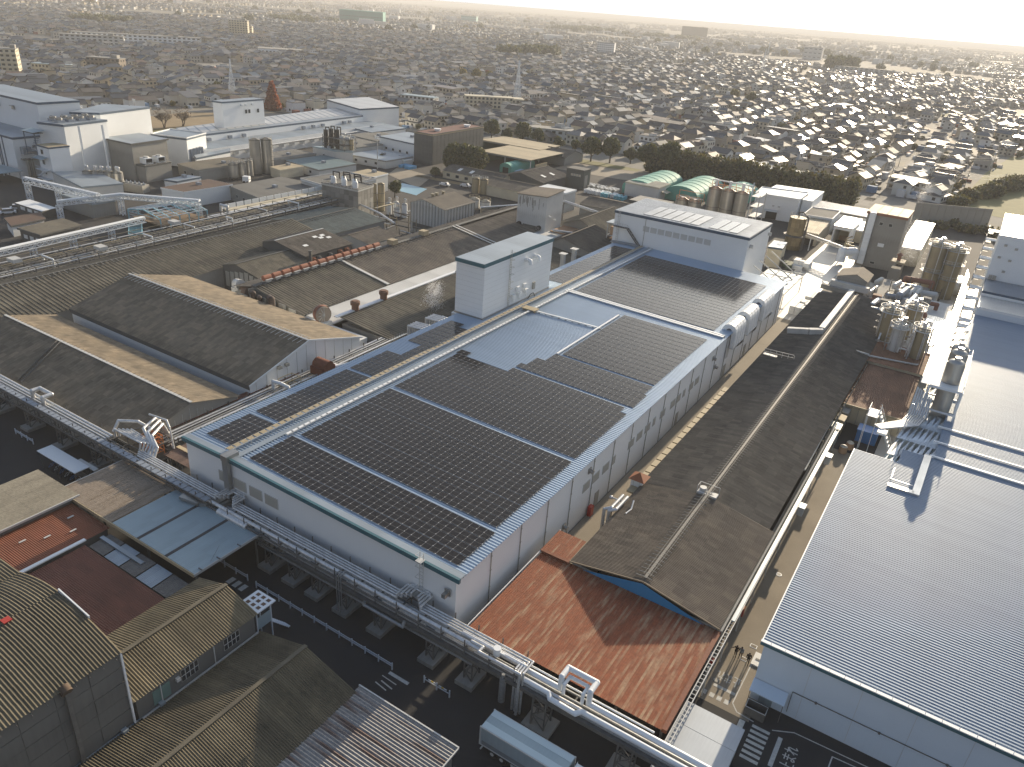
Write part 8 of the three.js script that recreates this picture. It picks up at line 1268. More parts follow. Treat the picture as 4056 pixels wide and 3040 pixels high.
// ---------- the town ----------
const wallC = [[.68, .67, .62], [.6, .56, .46], [.42, .4, .36], [.52, .47, .38], [.72, .72, .7], [.3, .27, .23], [.62, .6, .55], [.5, .42, .3]], roofC = [[.075, .078, .082], [.055, .062, .075], [.11, .1, .095], [.14, .1, .08], [.05, .075, .1], [.16, .155, .15]];
const wallN = ['off-white', 'cream', 'grey', 'beige', 'white', 'dark brown', 'pale grey', 'tan'], roofN = ['charcoal', 'slate-blue', 'grey', 'brown', 'dark blue', 'pale grey'];
const wallM = wallC.map((c, i) => mat('house_wall_' + 'abcdefgh'[i], ...c, .85, 0, TX.white)), roofM = roofC.map((c, i) => mat('house_roof_' + 'abcdef'[i], ...c, [.35, .6, .75, .65, .5, .42][i], 0, TX.fine));
function hip(b, x0, z0, x1, z1, y, h, o = .6, ins = 2.6) { x0 -= o; z0 -= o; x1 += o; z1 += o; const long = x1 - x0 > z1 - z0, cx = (x0 + x1) / 2, cz = (z0 + z1) / 2, A = long ? [x0 + ins, y + h, cz] : [cx, y + h, z1 - ins], B = long ? [x1 - ins, y + h, cz] : [cx, y + h, z0 + ins], P = [[x0, y, z1], [x1, y, z1], [x1, y, z0], [x0, y, z0]];
  if (long) { b.quad(P[0], P[1], B, A); b.tri(P[1], P[2], B); b.quad(P[2], P[3], A, B); b.tri(P[3], P[0], A); } else { b.tri(P[0], P[1], A); b.quad(P[1], P[2], B, A); b.tri(P[2], P[3], B); b.quad(P[3], P[0], A, B); } b.quad(P[3], P[2], P[1], P[0]); return b; }
function gab(b, x0, z0, x1, z1, y, h, o = .6) { const cz = (z0 + z1) / 2; z0 -= o; z1 += o; x0 -= o * .8; x1 += o * .8; const t = .18; b.quad([x0, y, z1], [x1, y, z1], [x1, y + h, cz], [x0, y + h, cz]); b.quad([x1, y, z0], [x0, y, z0], [x0, y + h, cz], [x1, y + h, cz]); b.quad([x0, y - t, z1], [x1, y - t, z1], [x1, y, z1], [x0, y, z1]); b.quad([x1, y - t, z0], [x0, y - t, z0], [x0, y, z0], [x1, y, z0]); for (const x of [x0, x1]) { b.quad([x, y - t, z1], [x, y, z1], [x, y + h, cz], [x, y + h - t, cz]); b.quad([x, y - t, z0], [x, y, z0], [x, y + h, cz], [x, y + h - t, cz]); } b.bar([x0, y + h + .06, cz], [x1, y + h + .06, cz], .35, .16); return b; }
const wins = (L, W, rows, sz = 1.3) => { const out = []; for (const y of rows) { for (const u of [.2, .5, .8]) { out.push(one((b) => b.box((u - .5) * L, y, W / 2 + .02, sz * 1.1, sz, .1)).geo()); } out.push(one((b) => b.box(L / 2 + .02, y, 0, .1, sz, sz * 1.2)).geo()); out.push(one((b) => b.box(-L / 2 - .02, y, W * .15, .1, sz, sz)).geo()); } return out; };
const gabW = (b, L, W, y, h) => { for (const x of [-L / 2, L / 2]) b.tri([x, y, -W / 2], [x, y, W / 2], [x, y + h, 0]); return b; };
const HOUSES = [
  { n: 'two-storey house with hipped roof', L: 9, W: 8, wall: one((b) => b.box(0, 2.9, 0, 9, 5.8, 8)), roof: one((b) => hip(b, -4.5, -4, 4.5, 4, 5.8, 1.9)), win: wins(9, 8, [1.6, 4.3]) },
  { n: 'two-storey house with gabled roof', L: 9.5, W: 7.4, wall: one((b) => gabW(b.box(0, 2.9, 0, 9.5, 5.8, 7.4), 9.5, 7.4, 5.8, 1.9)), roof: one((b) => gab(b, -4.75, -3.7, 4.75, 3.7, 5.75, 2.1)), win: wins(9.5, 7.4, [1.6, 4.3]) },
  { n: 'house with a small upper storey over a wide tiled lower roof', L: 12, W: 8.5, wall: one((b) => gabW(b.box(0, 1.5, 0, 12, 3, 8.5).box(-.5, 4.1, 0, 8, 3.2, 6.2), 8, 6.2, 5.7, 1.6)), roof: one((b) => { gab(b, -4.5, -3.1, 3.5, 3.1, 5.6, 1.8); }), low: one((b) => hip(b, -6, -4.25, 6, 4.25, 2.95, 1.1, .7, 2)), win: wins(8, 6.2, [4.3], 1.1).concat(wins(12, 8.5, [1.5], 1.4)) },
  { n: 'two-wing house with crossing gables', L: 10, W: 10, wall: one((b) => { gabW(b.box(0, 2.8, -1.5, 10, 5.6, 6.4), 10, 6.4, 5.6, 1.7); b.ab(-4.6, 0, 1.2, .4, 5.2, 5); }), roof: one((b) => { gab(b, -5, -4.7, 5, 1.7, 5.5, 1.9); const q = [[-5.2, 5.1, 5.5], [-2.1, 6.9, 5.5], [1, 5.1, 5.5]]; b.quad(q[0], [-5.2, 5.1, 0], [-2.1, 6.9, 0], q[1]); b.quad(q[2], q[1], [-2.1, 6.9, 0], [1, 5.1, 0]); }), win: wins(10, 10, [1.6, 4.2]) },
  { n: 'flat-roofed cube house with roof parapet', L: 9, W: 8.5, wall: one((b) => { b.box(0, 3.1, 0, 9, 6.2, 8.5); b.box(2.6, 6.9, 1.5, 3.4, 1.4, 4); }), roof: one((b) => { b.box(0, 6.3, 0, 9.3, .22, 8.8); b.box(2.6, 7.7, 1.5, 3.6, .18, 4.2); }), win: wins(9, 8.5, [1.6, 4.4]) },
  { n: 'single-storey house with gabled tiled roof', L: 12, W: 8, wall: one((b) => gabW(b.box(0, 1.6, 0, 12, 3.2, 8), 12, 8, 3.2, 1.9)), roof: one((b) => gab(b, -6, -4, 6, 4, 3.15, 2.2, .8)), win: wins(12, 8, [1.6], 1.5) },
  { n: 'narrow house with one steep lean roof', L: 7, W: 8, wall: one((b) => { b.prism([[-3.5, 4], [3.5, 4], [3.5, -4], [-3.5, -4]], 0, 5.4); for (const x of [-3.5, 3.5]) b.tri([x, 5.4, 4], [x, 5.4, -4], [x, 7.4, -4]); b.quad([-3.5, 5.4, -4], [3.5, 5.4, -4], [3.5, 7.4, -4], [-3.5, 7.4, -4]); }), roof: one((b) => { b.quad([-4, 5.3, 4.6], [4, 5.3, 4.6], [4, 7.7, -4.5], [-4, 7.7, -4.5]); b.quad([-4, 5.12, 4.6], [-4, 7.5, -4.5], [4, 7.5, -4.5], [4, 5.12, 4.6]); b.quad([-4, 5.12, 4.6], [4, 5.12, 4.6], [4, 5.3, 4.6], [-4, 5.3, 4.6]); }), win: wins(7, 8, [1.6, 4]) },
  { n: 'long two-storey flat block with outside gallery', L: 20, W: 8, wall: one((b) => { b.box(0, 3, 0, 20, 6, 8); b.ab(-10, 2.9, 4, 10, 3.1, 5.2); }), roof: one((b) => { b.quad([-10.5, 6.1, 5.2], [10.5, 6.1, 5.2], [10.5, 6.7, -4.5], [-10.5, 6.7, -4.5]); b.quad([-10.5, 5.95, 5.2], [-10.5, 6.5, -4.5], [10.5, 6.5, -4.5], [10.5, 5.95, 5.2]); b.quad([-10.5, 5.95, 5.2], [10.5, 5.95, 5.2], [10.5, 6.1, 5.2], [-10.5, 6.1, 5.2]); }), win: [1.5, 4.4].flatMap((y) => [-8, -4.8, -1.6, 1.6, 4.8, 8].map((x) => one((b) => b.box(x, y, 4.03, 1.8, 1.5, .1)).geo())) },
];
for (const h of HOUSES) { h.wg = h.wall.geo(); h.rg = h.roof.geo(); h.lg = h.low?.geo(); }
const camFwd = new THREE.Matrix4(); camera.updateMatrixWorld(true); camera.updateProjectionMatrix(); camFwd.multiplyMatrices(camera.projectionMatrix, camera.matrixWorld.clone().invert());
const seenFrom = (x, z, m = .12) => { const v = new THREE.Vector4(x, 3, z, 1).applyMatrix4(camFwd); return v.w > 0 && Math.abs(v.x / v.w) < 1 + m && v.y / v.w < 1.25 && v.y / v.w > -1.1; };
const edge = [[-3000, -150], [-420, -150], [-400, -200], [-398, -305], [-350, -352], [-330, -382], [-296, -360], [-262, -352], [-240, -378], [-150, -378], [-60, -376], [-26, -370], [0, -620], [40, -640]];
const townEdge = (x) => { for (let i = 0; i < edge.length - 1; i++) if (x <= edge[i + 1][0]) return lerp(edge[i][1], edge[i + 1][1], (x - edge[i][0]) / (edge[i + 1][0] - edge[i][0])); return -640; };
const blocked = [[-380, -333, 12], [-432, -347, 6], [-322, -515, 7], [-588, -290, 22], [-600, -368, 22], [-850, -520, 60], [-850, -590, 60], [-990, -815, 42], [-578, -440, 10], [-713, -640, 26], [-672, -1110, 60], [-672, -1180, 45], [-672, -1040, 45], [-318, -478, 24], [-330, -468, 18], [-345, -429, 18], [-308, -505, 10], [-452, -648, 16], [-236, -770, 26], [-260, -800, 30], [-212, -742, 8], [-310, -1620, 70], [-1220, -740, 50], [-250, -900, 34], [-150, -560, 14], [-64, -900, 20], [-482, -2147, 40], [-620, -1180, 26], [-340, -400, 8], [-205, -560, 14], [-270, -660, 18]];
const roadPts = [[-433, -2080], [-314, -1340], [-226, -1100], [-134, -900], [-60, -730], [-10, -590]];
const nearRoad = (x, z) => { for (let i = 0; i < roadPts.length - 1; i++) { const [ax, az] = roadPts[i], [bx, bz] = roadPts[i + 1], dx = bx - ax, dz = bz - az, u = clamp(((x - ax) * dx + (z - az) * dz) / (dx * dx + dz * dz)); if (Math.hypot(x - ax - u * dx, z - az - u * dz) < 12) return true; } return false; };
const free = (x, z) => z < townEdge(x) && !blocked.some(([a, c, r]) => Math.hypot(x - a, z - c) < r) && !nearRoad(x, z);
const spots = [], q6 = rng(2024), streets = new MB();
{
  const ang = .2, ca = Math.cos(ang), sa = Math.sin(ang), CU = 13.2, CV = 14.2;
  for (let i = -190; i < 40; i++) for (let j = 8; j < 150; j++) {
    const u = i * CU + Math.floor(i / 6) * 6.2, v = j * CV + Math.floor(j / 2) * 5.6, wob = 22 * Math.sin(v / 210) + 14 * Math.sin(u / 170 + 1);
    const X = (u + wob) * ca - v * -sa * -1, x = (u + wob) * ca + v * sa * .25, z = -v - (u + wob) * sa * .45;
    if (Math.hypot(x, z) > 1750 || !seenFrom(x, z)) continue;
    if (z < townEdge(x) + 4 && !blocked.some(([a, c, r]) => r > 12 && Math.hypot(x - a, z - c) < r * .8)) { if (j % 2 === 0) streets.quad([x - CU / 2 - 3, .03, z + CV / 2 + 4], [x + CU / 2 + 3, .03, z + CV / 2 + 2.5], [x + CU / 2 + 3, .03, z + CV / 2 - 1], [x - CU / 2 - 3, .03, z + CV / 2 + .5]); if (i % 6 === 0) streets.quad([x - CU / 2 - 4.6, .036, z + CV / 2 + 3], [x - CU / 2 - .6, .036, z + CV / 2 + 3], [x - CU / 2, .036, z - CV / 2 - 6], [x - CU / 2 - 4, .036, z - CV / 2 - 6]); }
    const gap = fbm(x / 120 + 40, z / 120 + 80, 3); if (gap < .3 || q6() < .1) continue;
    const px = x + (q6() - .5) * 3, pz = z + (q6() - .5) * 3; if (!free(px, pz)) continue;
    const r = q6(), k = r < .3 ? 0 : r < .5 ? 1 : r < .66 ? 2 : r < .76 ? 3 : r < .83 ? 4 : r < .92 ? 5 : r < .97 ? 6 : 7;
    spots.push({ x: px, z: pz, k, w: Math.floor(q6() * 8), r: q6() < .72 ? Math.floor(q6() * 3) : 3 + Math.floor(q6() * 3), a: .1 + (q6() < .45 ? 0 : q6() < .6 ? Math.PI / 2 : q6() < .5 ? Math.PI : -Math.PI / 2) + (q6() - .5) * .22 - .25, s: .86 + q6() * .22, d: Math.hypot(px, pz) });
  }
}
streets.to('town_street', mat('street_asphalt', .13, .13, .13, .9, 0, TX.asphalt)).userData.kind = 'structure';
spots.sort((a, b) => a.d - b.d);
const near = spots.slice(0, 296), rest6 = spots.slice(296);
const where = (s) => { const az = Math.atan2(s.x, -s.z) * 57.3; const D = s.d < 430 ? 'in the first rows' : s.d < 520 ? 'a few rows back' : 'some way back'; const P = az < -52 ? 'behind the far-left plant' : az < -44 ? 'around the russet tree and left pylon' : az < -34 ? 'behind the long white factory' : az < -24 ? 'beyond the tan-roofed shed' : az < -12 ? 'beyond the tall hedge' : 'above the concrete screen wall'; return D + ' ' + P; };
for (const s of near) {
  const h = HOUSES[s.k], label = `${wallN[s.w]} ${h.n}, ${roofN[s.r]} tiles`.split(' ').length, W = where(s), L0 = `${wallN[s.w]} ${h.n.replace(' with a small upper storey over a wide tiled lower roof', ' with tiled skirt roof').replace(' with crossing gables', '').replace(' with roof parapet', '').replace(' with outside gallery', '').replace('one ', '')} (${roofN[s.r]}) ${W}`;
  const t = thing('house', L0.split(' ').slice(0, 16).join(' '), 'house', [s.x, 0, s.z], `houses ${W}: ${wallN[s.w]} ${s.k} ${roofN[s.r]}`.replace(/ \d /, ' walls, roof ') + ` of shape ${h.n}`, s.a);
  t.scale.setScalar(s.s);
  const add_ = (n, g, m) => { const o = new THREE.Mesh(g, m); o.name = n; t.add(o); return o; };
  add_('wall', h.wg, wallM[s.w]); add_('roof', h.rg, roofM[s.r]); if (h.lg) add_('lower_roof', h.lg, roofM[s.r]);
  const nw = s.d < 480 ? h.win.length : Math.min(5, h.win.length); for (let k = 0; k < nw; k++) add_('window', h.win[k], M.glass);
}
// all other houses of the town as one mass
const townT = thing('distant_town', 'dense mass of small roofs stretching to the hazy horizon', 'town'); townT.userData.kind = 'stuff';
const inst = (name, geo, m, list, colf) => { const o = new THREE.InstancedMesh(geo, m, list.length), q = new THREE.Object3D(), c = new THREE.Color(); list.forEach((s, i) => { q.position.set(s.x, s.y || 0, s.z); q.rotation.y = s.a; q.scale.setScalar(s.s); if (s.sc) q.scale.set(...s.sc); q.updateMatrix(); o.setMatrixAt(i, q.matrix); if (colf) { const v = colf(s); o.setColorAt(i, c.setRGB(v[0], v[1], v[2])); } }); o.name = name; townT.add(o); return o; };
const tintW = mat('town_wall', 1, 1, 1, .85, 0, TX.white), tintR = mat('town_roof', 1, 1, 1, .38), tintS = mat('town_roof_matt', 1, 1, 1, .72);
HOUSES.forEach((h, k) => { const L = rest6.filter((s) => s.k === k); if (!L.length) return; inst('house_walls', h.wg, tintW, L, (s) => wallC[s.w]); inst('house_roofs', h.rg, tintR, L.filter((s) => hash2(s.x * 7, s.z) < .38), (s) => roofC[s.r]); inst('house_roofs_matt', h.rg, tintS, L.filter((s) => hash2(s.x * 7, s.z) >= .38), (s) => mul(roofC[s.r], 1.25)); if (h.lg) inst('house_lower_roofs', h.lg, tintR, L, (s) => roofC[s.r]); inst('house_windows', mergeGeometries(h.win), M.glass, L.filter((s) => s.d < 1200)); });
{ // clumps of nine houses for the far distance
  const clump = (seed) => { const q = rng(seed), W = [], R = []; for (let i = 0; i < 3; i++) for (let j = 0; j < 3; j++) { if (q() < .12) continue; const h = HOUSES[Math.floor(q() * 7)], m = new THREE.Matrix4().compose(new THREE.Vector3((i - 1) * 17 + (q() - .5) * 5, 0, (j - 1) * 18 + (q() - .5) * 5), new THREE.Quaternion().setFromAxisAngle(new THREE.Vector3(0, 1, 0), Math.floor(q() * 4) * 1.57 + q() * .3), new THREE.Vector3(1, 1, 1)); const tint = (g, c) => { const e = g.clone().applyMatrix4(m), a = e.attributes.color; for (let k = 0; k < a.count; k++) a.setXYZ(k, ...c); return e; }; W.push(tint(h.wg, wallC[Math.floor(q() * 8)])); R.push(tint(h.rg, roofC[Math.floor(q() * 6)])); if (h.lg) R.push(tint(h.lg, roofC[Math.floor(q() * 6)])); } return [mergeGeometries(W), mergeGeometries(R)]; };
  const kinds = [1, 2, 3, 4].map((s) => clump(s * 17)), L = [[], [], [], []], q = rng(555), big = [], tre = [];
  for (let d = 1720; d < 9500; d += d < 3000 ? 52 : d < 5000 ? 75 : 120) for (let a = -1.25; a < .14; a += (d < 3000 ? 58 : d < 5000 ? 85 : 140) / d) { const st = d < 3000 ? 52 : d < 5000 ? 75 : 120, dd = d + (q() - .5) * st * 2, aa = a + (q() - .5) * 2.2 * st / d, x = Math.sin(aa) * dd, z = -Math.cos(aa) * dd; if (q() < .1 || !seenFrom(x, z, .05) || nearRoad(x, z) || blocked.some(([bx, bz, r]) => Math.hypot(x - bx, z - bz) < r)) continue; const g = fbm(x / 400 + 9, z / 400 + 90, 3); if (g < .34) continue; if (q() < .05) big.push({ x, z, a: q() * 1.5, s: 1, sc: [14 + q() * 34, 6 + q() * 12, 12 + q() * 18] }); else if (q() < .1) tre.push({ x, z, a: q() * 6, s: 1.2 + q() * 1.6 }); else L[Math.floor(q() * 4)].push({ x, z, a: Math.floor(q() * 4) * 1.57 + .2, s: 1 }); }
  for (const s of rest6) { if (q() < .3) tre.push({ x: s.x + 7.5, z: s.z + (q() - .5) * 6, a: q() * 6, s: .3 + q() * .4 }); }
  for (const s of near) if (q() < .5) tre.push({ x: s.x + 6.5, z: s.z + 5.5 + q() * 2, a: q() * 6, s: .25 + q() * .3 });
  const clut = []; for (const s of spots) if (s.d < 1500) for (let k = 0; k < 3; k++) { const a = q() * 6.28, r = 6.2 + q() * 3.6; clut.push({ x: s.x + Math.cos(a) * r, z: s.z + Math.sin(a) * r, a: s.a + (q() < .5 ? 0 : 1.57), s: 1, sc: q() < .45 ? [4.2, 1.35, 1.75] : q() < .5 ? [2 + q() * 3, 2.2 + q(), 1.6 + q() * 2] : [5 + q() * 7, 1.1, .25] }); }
  inst('garden_sheds_and_walls', one((b) => b.ab(-.5, 0, -.5, .5, 1, .5)).geo(), tintW, clut, () => { const k = q(); return k < .45 ? [.7, .7, .7] : k < .6 ? [.08, .08, .09] : k < .7 ? [.3, .12, .08] : k < .78 ? [.15, .25, .4] : [.4, .37, .32]; });
  kinds.forEach(([w, r], k) => { inst('far_house_walls', w, tintW, L[k]); inst('far_house_roofs', r, tintR, L[k]); });
  const bx = one((b) => b.ab(-.5, 0, -.5, .5, 1, .5)).geo(); inst('far_large_blocks', bx, tintW, big, () => q() < .7 ? [.72, .72, .7] : wallC[Math.floor(q() * 8)]);
  const lg = leafGeo([[0, 3.4, 0, 3.2, 3.2, 3.2], [1.6, 2.4, 1, 2, 2, 2]], 170, .95, PAL.dark, 99); inst('garden_trees', lg, M.leaf, tre, () => { const k = q(); return k < .7 ? [1, 1, 1] : k < .85 ? [2.2, 1.7, 1.2] : [1.4, 1.3, .8]; });
}
// ---------- named landmarks in the town ----------
function block(label, x, z, L, W, H, turn, o = {}) { // apartment or office block: floors of windows and balconies on the facing sides
  const t = thing(o.name || 'apartment_block', label, o.cat || 'building', [x, 0, z], null, turn);
  one((b) => b.box(0, H / 2, 0, L, H, W)).to('wall', o.wall || M.whiteB, t);
  one((b) => { b.box(0, H + .2, 0, L + .5, .4, W + .5); if (o.cap !== 0) b.box(L * .3, H + 1.4, 0, Math.min(5, L * .3), 2.4, Math.min(5, W * .5)); }).to('roof', o.roof || M.conc, t);
  const fl = Math.max(1, Math.round(H / (o.fh || 3))), nb = Math.max(2, Math.round(L / (o.bay || 4)));
  for (let f = 0; f < fl; f++) { const y = (f + .55) * H / fl; if (o.balcony) one((b) => { b.ab(-L / 2, y - 1.5, W / 2, L / 2, y - .4, W / 2 + 1.2); }).to('balcony', o.wall || M.whiteB, t); for (let k = 0; k < nb; k++) one((b) => b.box((k + .5 - nb / 2) * L / nb, y + .2, W / 2 + .05, L / nb * .55, 1.4, .1)).to('window', M.glass, t); for (let k = 0; k < 2; k++) one((b) => b.box(L / 2 + .05, y + .1, (k - .5) * W * .4, .1, 1.2, 1.3)).to('window', M.glass, t); }
  return t;
}
block('dark olive-grey apartment tower with curved balcony stack at the left edge', -587, -290, 10, 13, 17, .95, { wall: M.cream, balcony: 1, bay: 3.4 });
block('dark green-grey apartment slab cut by the left edge of the photo', -597, -278, 9, 12, 20, .95, { wall: mat('green_grey_slab', .16, .19, .16, .8), balcony: 1 });
block('brown apartment block of three floors among the houses at left', -600, -366, 26, 9, 9.4, .5, { wall: mat('brown_block', .22, .18, .14, .85), balcony: 1, bay: 3.2 });
block('blue-roofed two-storey office with white pillars at left', -592, -320, 24, 9, 6.4, .6, { wall: M.cream, roof: M.blueroof, cap: 0, bay: 2.4 });
block('long white school block across the town at left', -850, -560, 130, 12, 9, .95, { wall: M.white, bay: 5 });
block('second white school wing in front of the long one', -838, -500, 60, 12, 9, .95, { wall: M.whiteB, bay: 5 });
block('stepped beige apartment tower standing out of the roofs', -987, -812, 26, 12, 21, .7, { wall: M.cream, balcony: 1, bay: 4 });
block('lower beige wing of the stepped apartment tower', -1002, -836, 20, 12, 13, .7, { wall: M.cream, balcony: 1, bay: 4 });
block('white long store with low flat roof in the middle of the town', -713, -640, 46, 24, 6, .8, { wall: M.white, fh: 6, cap: 0 });
block('cream two-storey nursery building with pale stripe right of the pylon foot', -322, -478, 34, 10, 7.6, .72, { wall: M.cream, roof: M.cream, bay: 2.8, cap: 0 });
block('cream wing of the nursery building nearest the right pylon', -309, -492, 12, 12, 7, .72, { wall: M.cream, roof: M.cream, bay: 3, cap: 0 });
block('three-storey apartment block with bright blue roof edge', -345, -429, 24, 8, 7.6, .25, { wall: M.whiteB, roof: M.blueroof, balcony: 1, bay: 3, fh: 2.6, cap: 0 });
block('white upright office with glass front in the hazy middle right', -640, -1306, 30, 16, 22, .3, { wall: M.white, bay: 4 });
block('green netted ball practice enclosure far off in the upper left', -1510, -1640, 110, 60, 29, .6, { name: 'netted_enclosure', cat: 'enclosure', wall: mat('green_net', .1, .3, .26, .8), roof: M.green, cap: 0, fh: 29 });
block('teal-topped white building near the horizon', -1890, -2646, 60, 30, 22, .4, { wall: mat('teal_block', .3, .55, .52, .7), cap: 0, fh: 7 });
block('dark apartment cluster near the horizon in the glare', -1300, -3500, 110, 30, 42, .3, { wall: M.concD, fh: 8, bay: 12 });
block('dark-fronted white building with billboard by the road at upper right', -482, -2147, 44, 26, 28, .1, { wall: M.whiteB, fh: 9, bay: 10 });
block('red-walled shop with flat roof near the left pylon', -578, -440, 14, 9, 4.6, .6, { wall: mat('red_shop', .3, .1, .07, .8), cap: 0, name: 'shop' });
block('long school-like block in the glare beyond the grove', -262, -1560, 90, 14, 12, .15, { wall: M.whiteB, bay: 8, cap: 0 });
block('pale grey warehouse with flat roof behind the tan sheds', -222, -392, 26, 10, 6, .35, { wall: M.whiteB, bay: 4, cap: 0 });
function pylon(label, x, z, H) { const t = thing('pylon', label, 'pylon', [x, 0, z], null, -.6); const w = (y) => lerp(2.6, .35, Math.min(1, y / (H * .82))); one((b) => { const n = 11; for (let k = 0; k < n; k++) { const y0 = H * k / n, y1 = H * (k + 1) / n, a = w(y0), c = w(y1); for (const [i, j] of [[-1, -1], [1, -1], [1, 1], [-1, 1]]) { b.bar([i * a, y0, j * a], [i * c, y1, j * c], .22); const [i2, j2] = [-j, i]; b.bar([i * a, y0, j * a], [i2 * c, y1, j2 * c], .12); b.bar([i2 * a, y0, j2 * a], [i * c, y1, j * c], .12); b.bar([i * c, y1, j * c], [i2 * c, y1, j2 * c], .12); } } }).to('lattice_mast', M.steelW, t); for (const [u, L] of [[.7, 3.4], [.82, 3], [.93, 2.6]]) one((b) => { b.bar([-L, H * u, 0], [L, H * u, 0], .2); b.bar([-L, H * u, 0], [0, H * u + 1.4, 0], .12); b.bar([L, H * u, 0], [0, H * u + 1.4, 0], .12); for (const s of [-1, 1]) b.cyl([s * L, H * u - 1.2, 0], [s * L, H * u, 0], .1, 5); }).to('cross_arm', M.steelW, t); }
pylon('lattice power pylon left of the russet tree', -432, -346, 24); pylon('lattice power pylon beside the cream nursery building', -322, -516, 31); pylon('faint lattice pylon in the glare by the right road', -352, -1260, 36); pylon('small lattice pylon far off at upper left', -960, -420, 30); pylon('lattice mast far off right of the wooded mound', -470, -1700, 40);
// utility poles and wires along the streets beyond the hedge
{
  const line = (n, x0, z0, x1, z1, l, sag = .9) => { const P = []; for (let k = 0; k < n; k++) { const x = lerp(x0, x1, k / (n - 1)), z = lerp(z0, z1, k / (n - 1)); P.push([x, 0, z]); const t = thing('utility_pole', `${['first', 'second', 'third', 'fourth', 'fifth', 'sixth', 'seventh'][k]} utility pole from the left in ${l}`, 'utility pole', [x, 0, z]); one((b) => b.cyl([0, 0, 0], [0, 10, 0], .16, 8, .1)).to('pole', M.conc, t); one((b) => { b.bar([-.9, 9.4, 0], [.9, 9.4, 0], .12); b.bar([-.7, 8.6, 0], [.7, 8.6, 0], .1); }).to('cross_arm', M.steel, t); if (k % 2) one((b) => b.cyl([.4, 7.2, 0], [.4, 8.2, 0], .28, 8)).to('transformer', M.frame, t); }
    const t = thing('power_line', `sagging wires of ${l}`, 'wires'); for (const dy of [9.4, 8.6, 7.4]) one((b) => { for (let k = 0; k < n - 1; k++) { const a = P[k], c = P[k + 1]; let pr = add(a, [0, dy, 0]); for (let i = 1; i <= 8; i++) { const u = i / 8, p = [lerp(a[0], c[0], u), dy - sag * 4 * u * (1 - u), lerp(a[2], c[2], u)]; b.bar(pr, p, .07); pr = p; } } }).to('wire', M.frame, t); };
  line(7, -92, -392, 2, -452, 'the pole line just beyond the hedge'); line(7, -140, -440, -6, -520, 'the second pole line beyond the hedge'); line(6, -180, -520, -30, -610, 'the third pole line beyond the hedge'); line(6, -330, -400, -240, -412, 'the pole line behind the long white factory');
}
// fields and roads
const flat = (name, m, pts, y = .045) => { const o = one((b) => b.poly(pts.map(([x, z]) => [x, y, z]))).to(name, m); o.userData.kind = 'structure'; return o; };
flat('brown_field', M.soil, [[-352, -205], [-356, -245], [-352, -300], [-384, -300], [-396, -285], [-384, -225]]);
flat('dry_grass_strip', M.grass, [[-345, -205], [-352, -205], [-356, -245], [-352, -300], [-344, -300]]);
flat('grass_verge', M.grass, [[-176, -340], [-146, -344], [-146, -352], [-178, -352]]);
flat('gravel_ground', M.pave, [[-176, -318], [-134, -322], [-136, -346], [-176, -342]]);
flat('tan_lane', M.soil, [[-205, -252], [-178, -254], [-180, -258], [-206, -256]]);
flat('tan_yard', M.pave, [[-214, -246], [-190, -236], [-200, -258], [-222, -262]]);
flat('blue_pool_floor', mat('pool_blue', .22, .4, .5, .35), [[-199.4, -238], [-186.5, -237.4], [-182.3, -225.6], [-198.9, -227]], .06);
flat('green_field', M.grass, [[-252, -782], [-222, -760], [-214, -776], [-246, -800]]); flat('brown_plot', M.soil, [[-286, -810], [-252, -790], [-246, -806], [-282, -830]]); flat('brown_plot', M.soil, [[-270, -890], [-236, -880], [-230, -912], [-268, -926]]); flat('dry_plot', M.grass, [[-218, -552], [-196, -550], [-196, -570], [-220, -572]]); flat('dry_plot', M.grass, [[-84, -880], [-52, -880], [-52, -920], [-86, -920]]); flat('riverside_grass', M.grass, [[-14, -392], [30, -380], [34, -640], [2, -620], [-8, -520]]); flat('pale_field', M.pave, [[2, -620], [34, -640], [30, -1300], [-36, -1200], [-6, -800]]);
one((b) => { for (let i = 0; i < roadPts.length - 1; i++) { const [ax, az] = roadPts[i], [cx, cz] = roadPts[i + 1]; b.quad([ax - 5, .05, az], [ax + 5, .05, az], [cx + 5, .05, cz], [cx - 5, .05, cz]); } b.quad([-345, .05, -366], [-240, .05, -388], [-240, .05, -395], [-345, .05, -374]); }).to('main_road', M.pave).userData.kind = 'structure';
for (let k = 0; k < 5; k++) mark('white parking bay line in the yard before the white huts', [rectM(-224 + k * 2.6, -250, -223.85 + k * 2.6, -245)]);
// cars
const carProto = (c, label, x, z, turn, pickup) => { const t = thing(pickup ? 'pickup_truck' : 'parked_car', label, pickup ? 'pickup' : 'car', [x, .02, z], null, turn), m = mat('car_paint', ...c, .3, .1); one((b) => { b.ab(-2.1, .4, -.82, 2.1, .95, .82); if (pickup) { b.ab(-2.1, .95, -.82, .3, 1.25, -.76); b.ab(-2.1, .95, .76, .3, 1.25, .82); } }).to('body', m, t); one((b) => { const x0 = pickup ? .3 : -1.6, x1 = 1.1; b.quad([x0, .95, .78], [x1 + .5, .95, .78], [x1, 1.62, .62], [x0 + .35, 1.62, .62]); b.quad([x1 + .5, .95, -.78], [x0, .95, -.78], [x0 + .35, 1.62, -.62], [x1, 1.62, -.62]); b.quad([x1 + .5, .95, .78], [x1 + .5, .95, -.78], [x1, 1.62, -.62], [x1, 1.62, .62]); b.quad([x0, .95, -.78], [x0, .95, .78], [x0 + .35, 1.62, .62], [x0 + .35, 1.62, -.62]); }).to('windscreen', M.glass, t); one((b) => b.ab((pickup ? .6 : -1.3), 1.6, -.64, 1.12, 1.68, .64)).to('roof', m, t); for (const [a, c2] of [[-1.35, -.8], [-1.35, .8], [1.35, -.8], [1.35, .8]]) one((b) => b.cyl([a, .34, c2 - .1], [a, .34, c2 + .1], .34, 12)).to('wheel', M.black, t); };
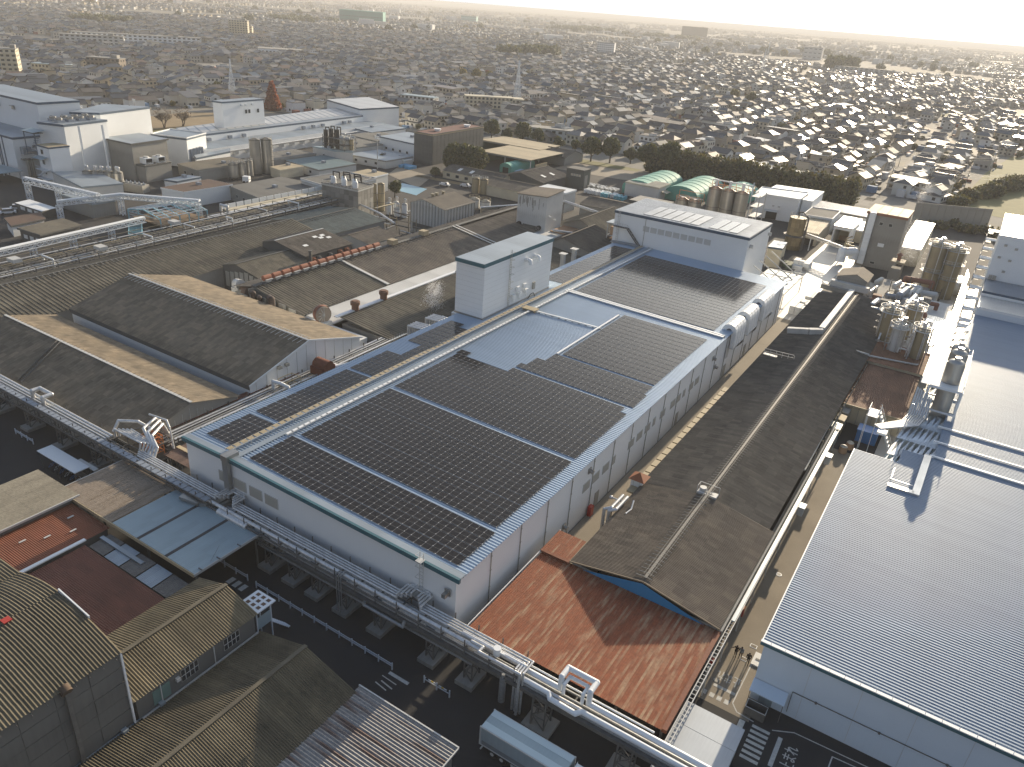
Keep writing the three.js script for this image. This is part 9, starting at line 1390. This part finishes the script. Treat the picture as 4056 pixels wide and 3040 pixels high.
carProto([.75, .75, .74], 'white pickup parked before the old office', -185.2, -247, .2, true); carProto([.7, .7, .7], 'white pickup beside the office wall, right of the first', -178.6, -252, .2, true); carProto([.75, .75, .75], 'white car under the trees left of the cottage', -246, -112, 1.2); carProto([.7, .72, .75], 'white car left of the slanting white parapet roof', -249, -116.5, 1.1); carProto([.03, .03, .035], 'black car by the corner of the old office', -200.5, -262, .4); carProto([.72, .72, .72], 'white car on the road behind the brown field', -364, -310, 2.2);
{ const t = thing('milk_lorry', 'small white lorry cab in front of the short stained silos', 'lorry', [-236, 0, -192], null, .5); one((b) => { b.ab(-1.2, .6, -1, 1.2, 2.6, 1); }).to('cab', M.white, t); one((b) => b.quad([1.22, 1.4, .9], [1.22, 1.4, -.9], [1.1, 2.4, -.85], [1.1, 2.4, .85])).to('windscreen', M.glass, t); for (const [a, c] of [[-.6, -1], [-.6, 1], [.7, -1], [.7, 1]]) one((b) => b.cyl([a, .5, c - .12], [a, .5, c + .12], .5, 12)).to('wheel', M.black, t); }
for (const [l, poly, h, w, r] of [['dark moss-roofed cottage under the pipe bridge', [[-218, -101.2], [-208.6, -101.8], [-210.6, -113.4], [-219.6, -113.8]], 3.2, M.concD, M.cementG], ['brown ridged-roof cottage at the left edge', [[-230.4, -104], [-222.2, -101.4], [-223.3, -110.6], [-230.4, -113.2]], 3, M.white, M.brown], ['slanting white-roofed open shelter beyond the cottages', [[-247.6, -115.6], [-234.4, -115.8], [-235.6, -120.6], [-249, -120.4]], 2.2, M.steel, M.white]]) { const t = thing('cottage', l, 'building'); hall(t, poly, h, { wall: w, roof: r, trim: M.concD, trimH: .2, over: .6 }); for (let k = 0; k < 3; k++) win(t, [lerp(poly[0][0], poly[1][0], .15 + k * .28), lerp(poly[0][1], poly[1][1], .15 + k * .28)], [lerp(poly[0][0], poly[1][0], .33 + k * .28), lerp(poly[0][1], poly[1][1], .33 + k * .28)], .9, 2, { pane: M.bag }); }
for (const [x, z, l] of [[-352, -200, 'floodlight pole at the near end of the brown field'], [-362, -232, 'floodlight pole beside the bare trees'], [-225, -252, 'tall lamp pole in the parking yard']]) { const t = thing('floodlight_pole', l, 'lamp pole', [x, 0, z]); one((b) => b.cyl([0, 0, 0], [0, 13, 0], .22, 8, .12)).to('pole', M.frame, t); one((b) => { b.bar([-1, 13, 0], [1, 13, 0], .14); b.bar([-1, 12.2, 0], [1, 12.2, 0], .14); for (const xx of [-.9, 0, .9]) for (const y of [13.2, 12.4]) b.box(xx, y, .2, .5, .5, .3); }).to('lamp_head', M.white, t); }

scene.traverse((o) => { if (o.isMesh) { o.castShadow = true; o.receiveShadow = true; } });
sun.castShadow = true;
renderer.render(scene, camera);
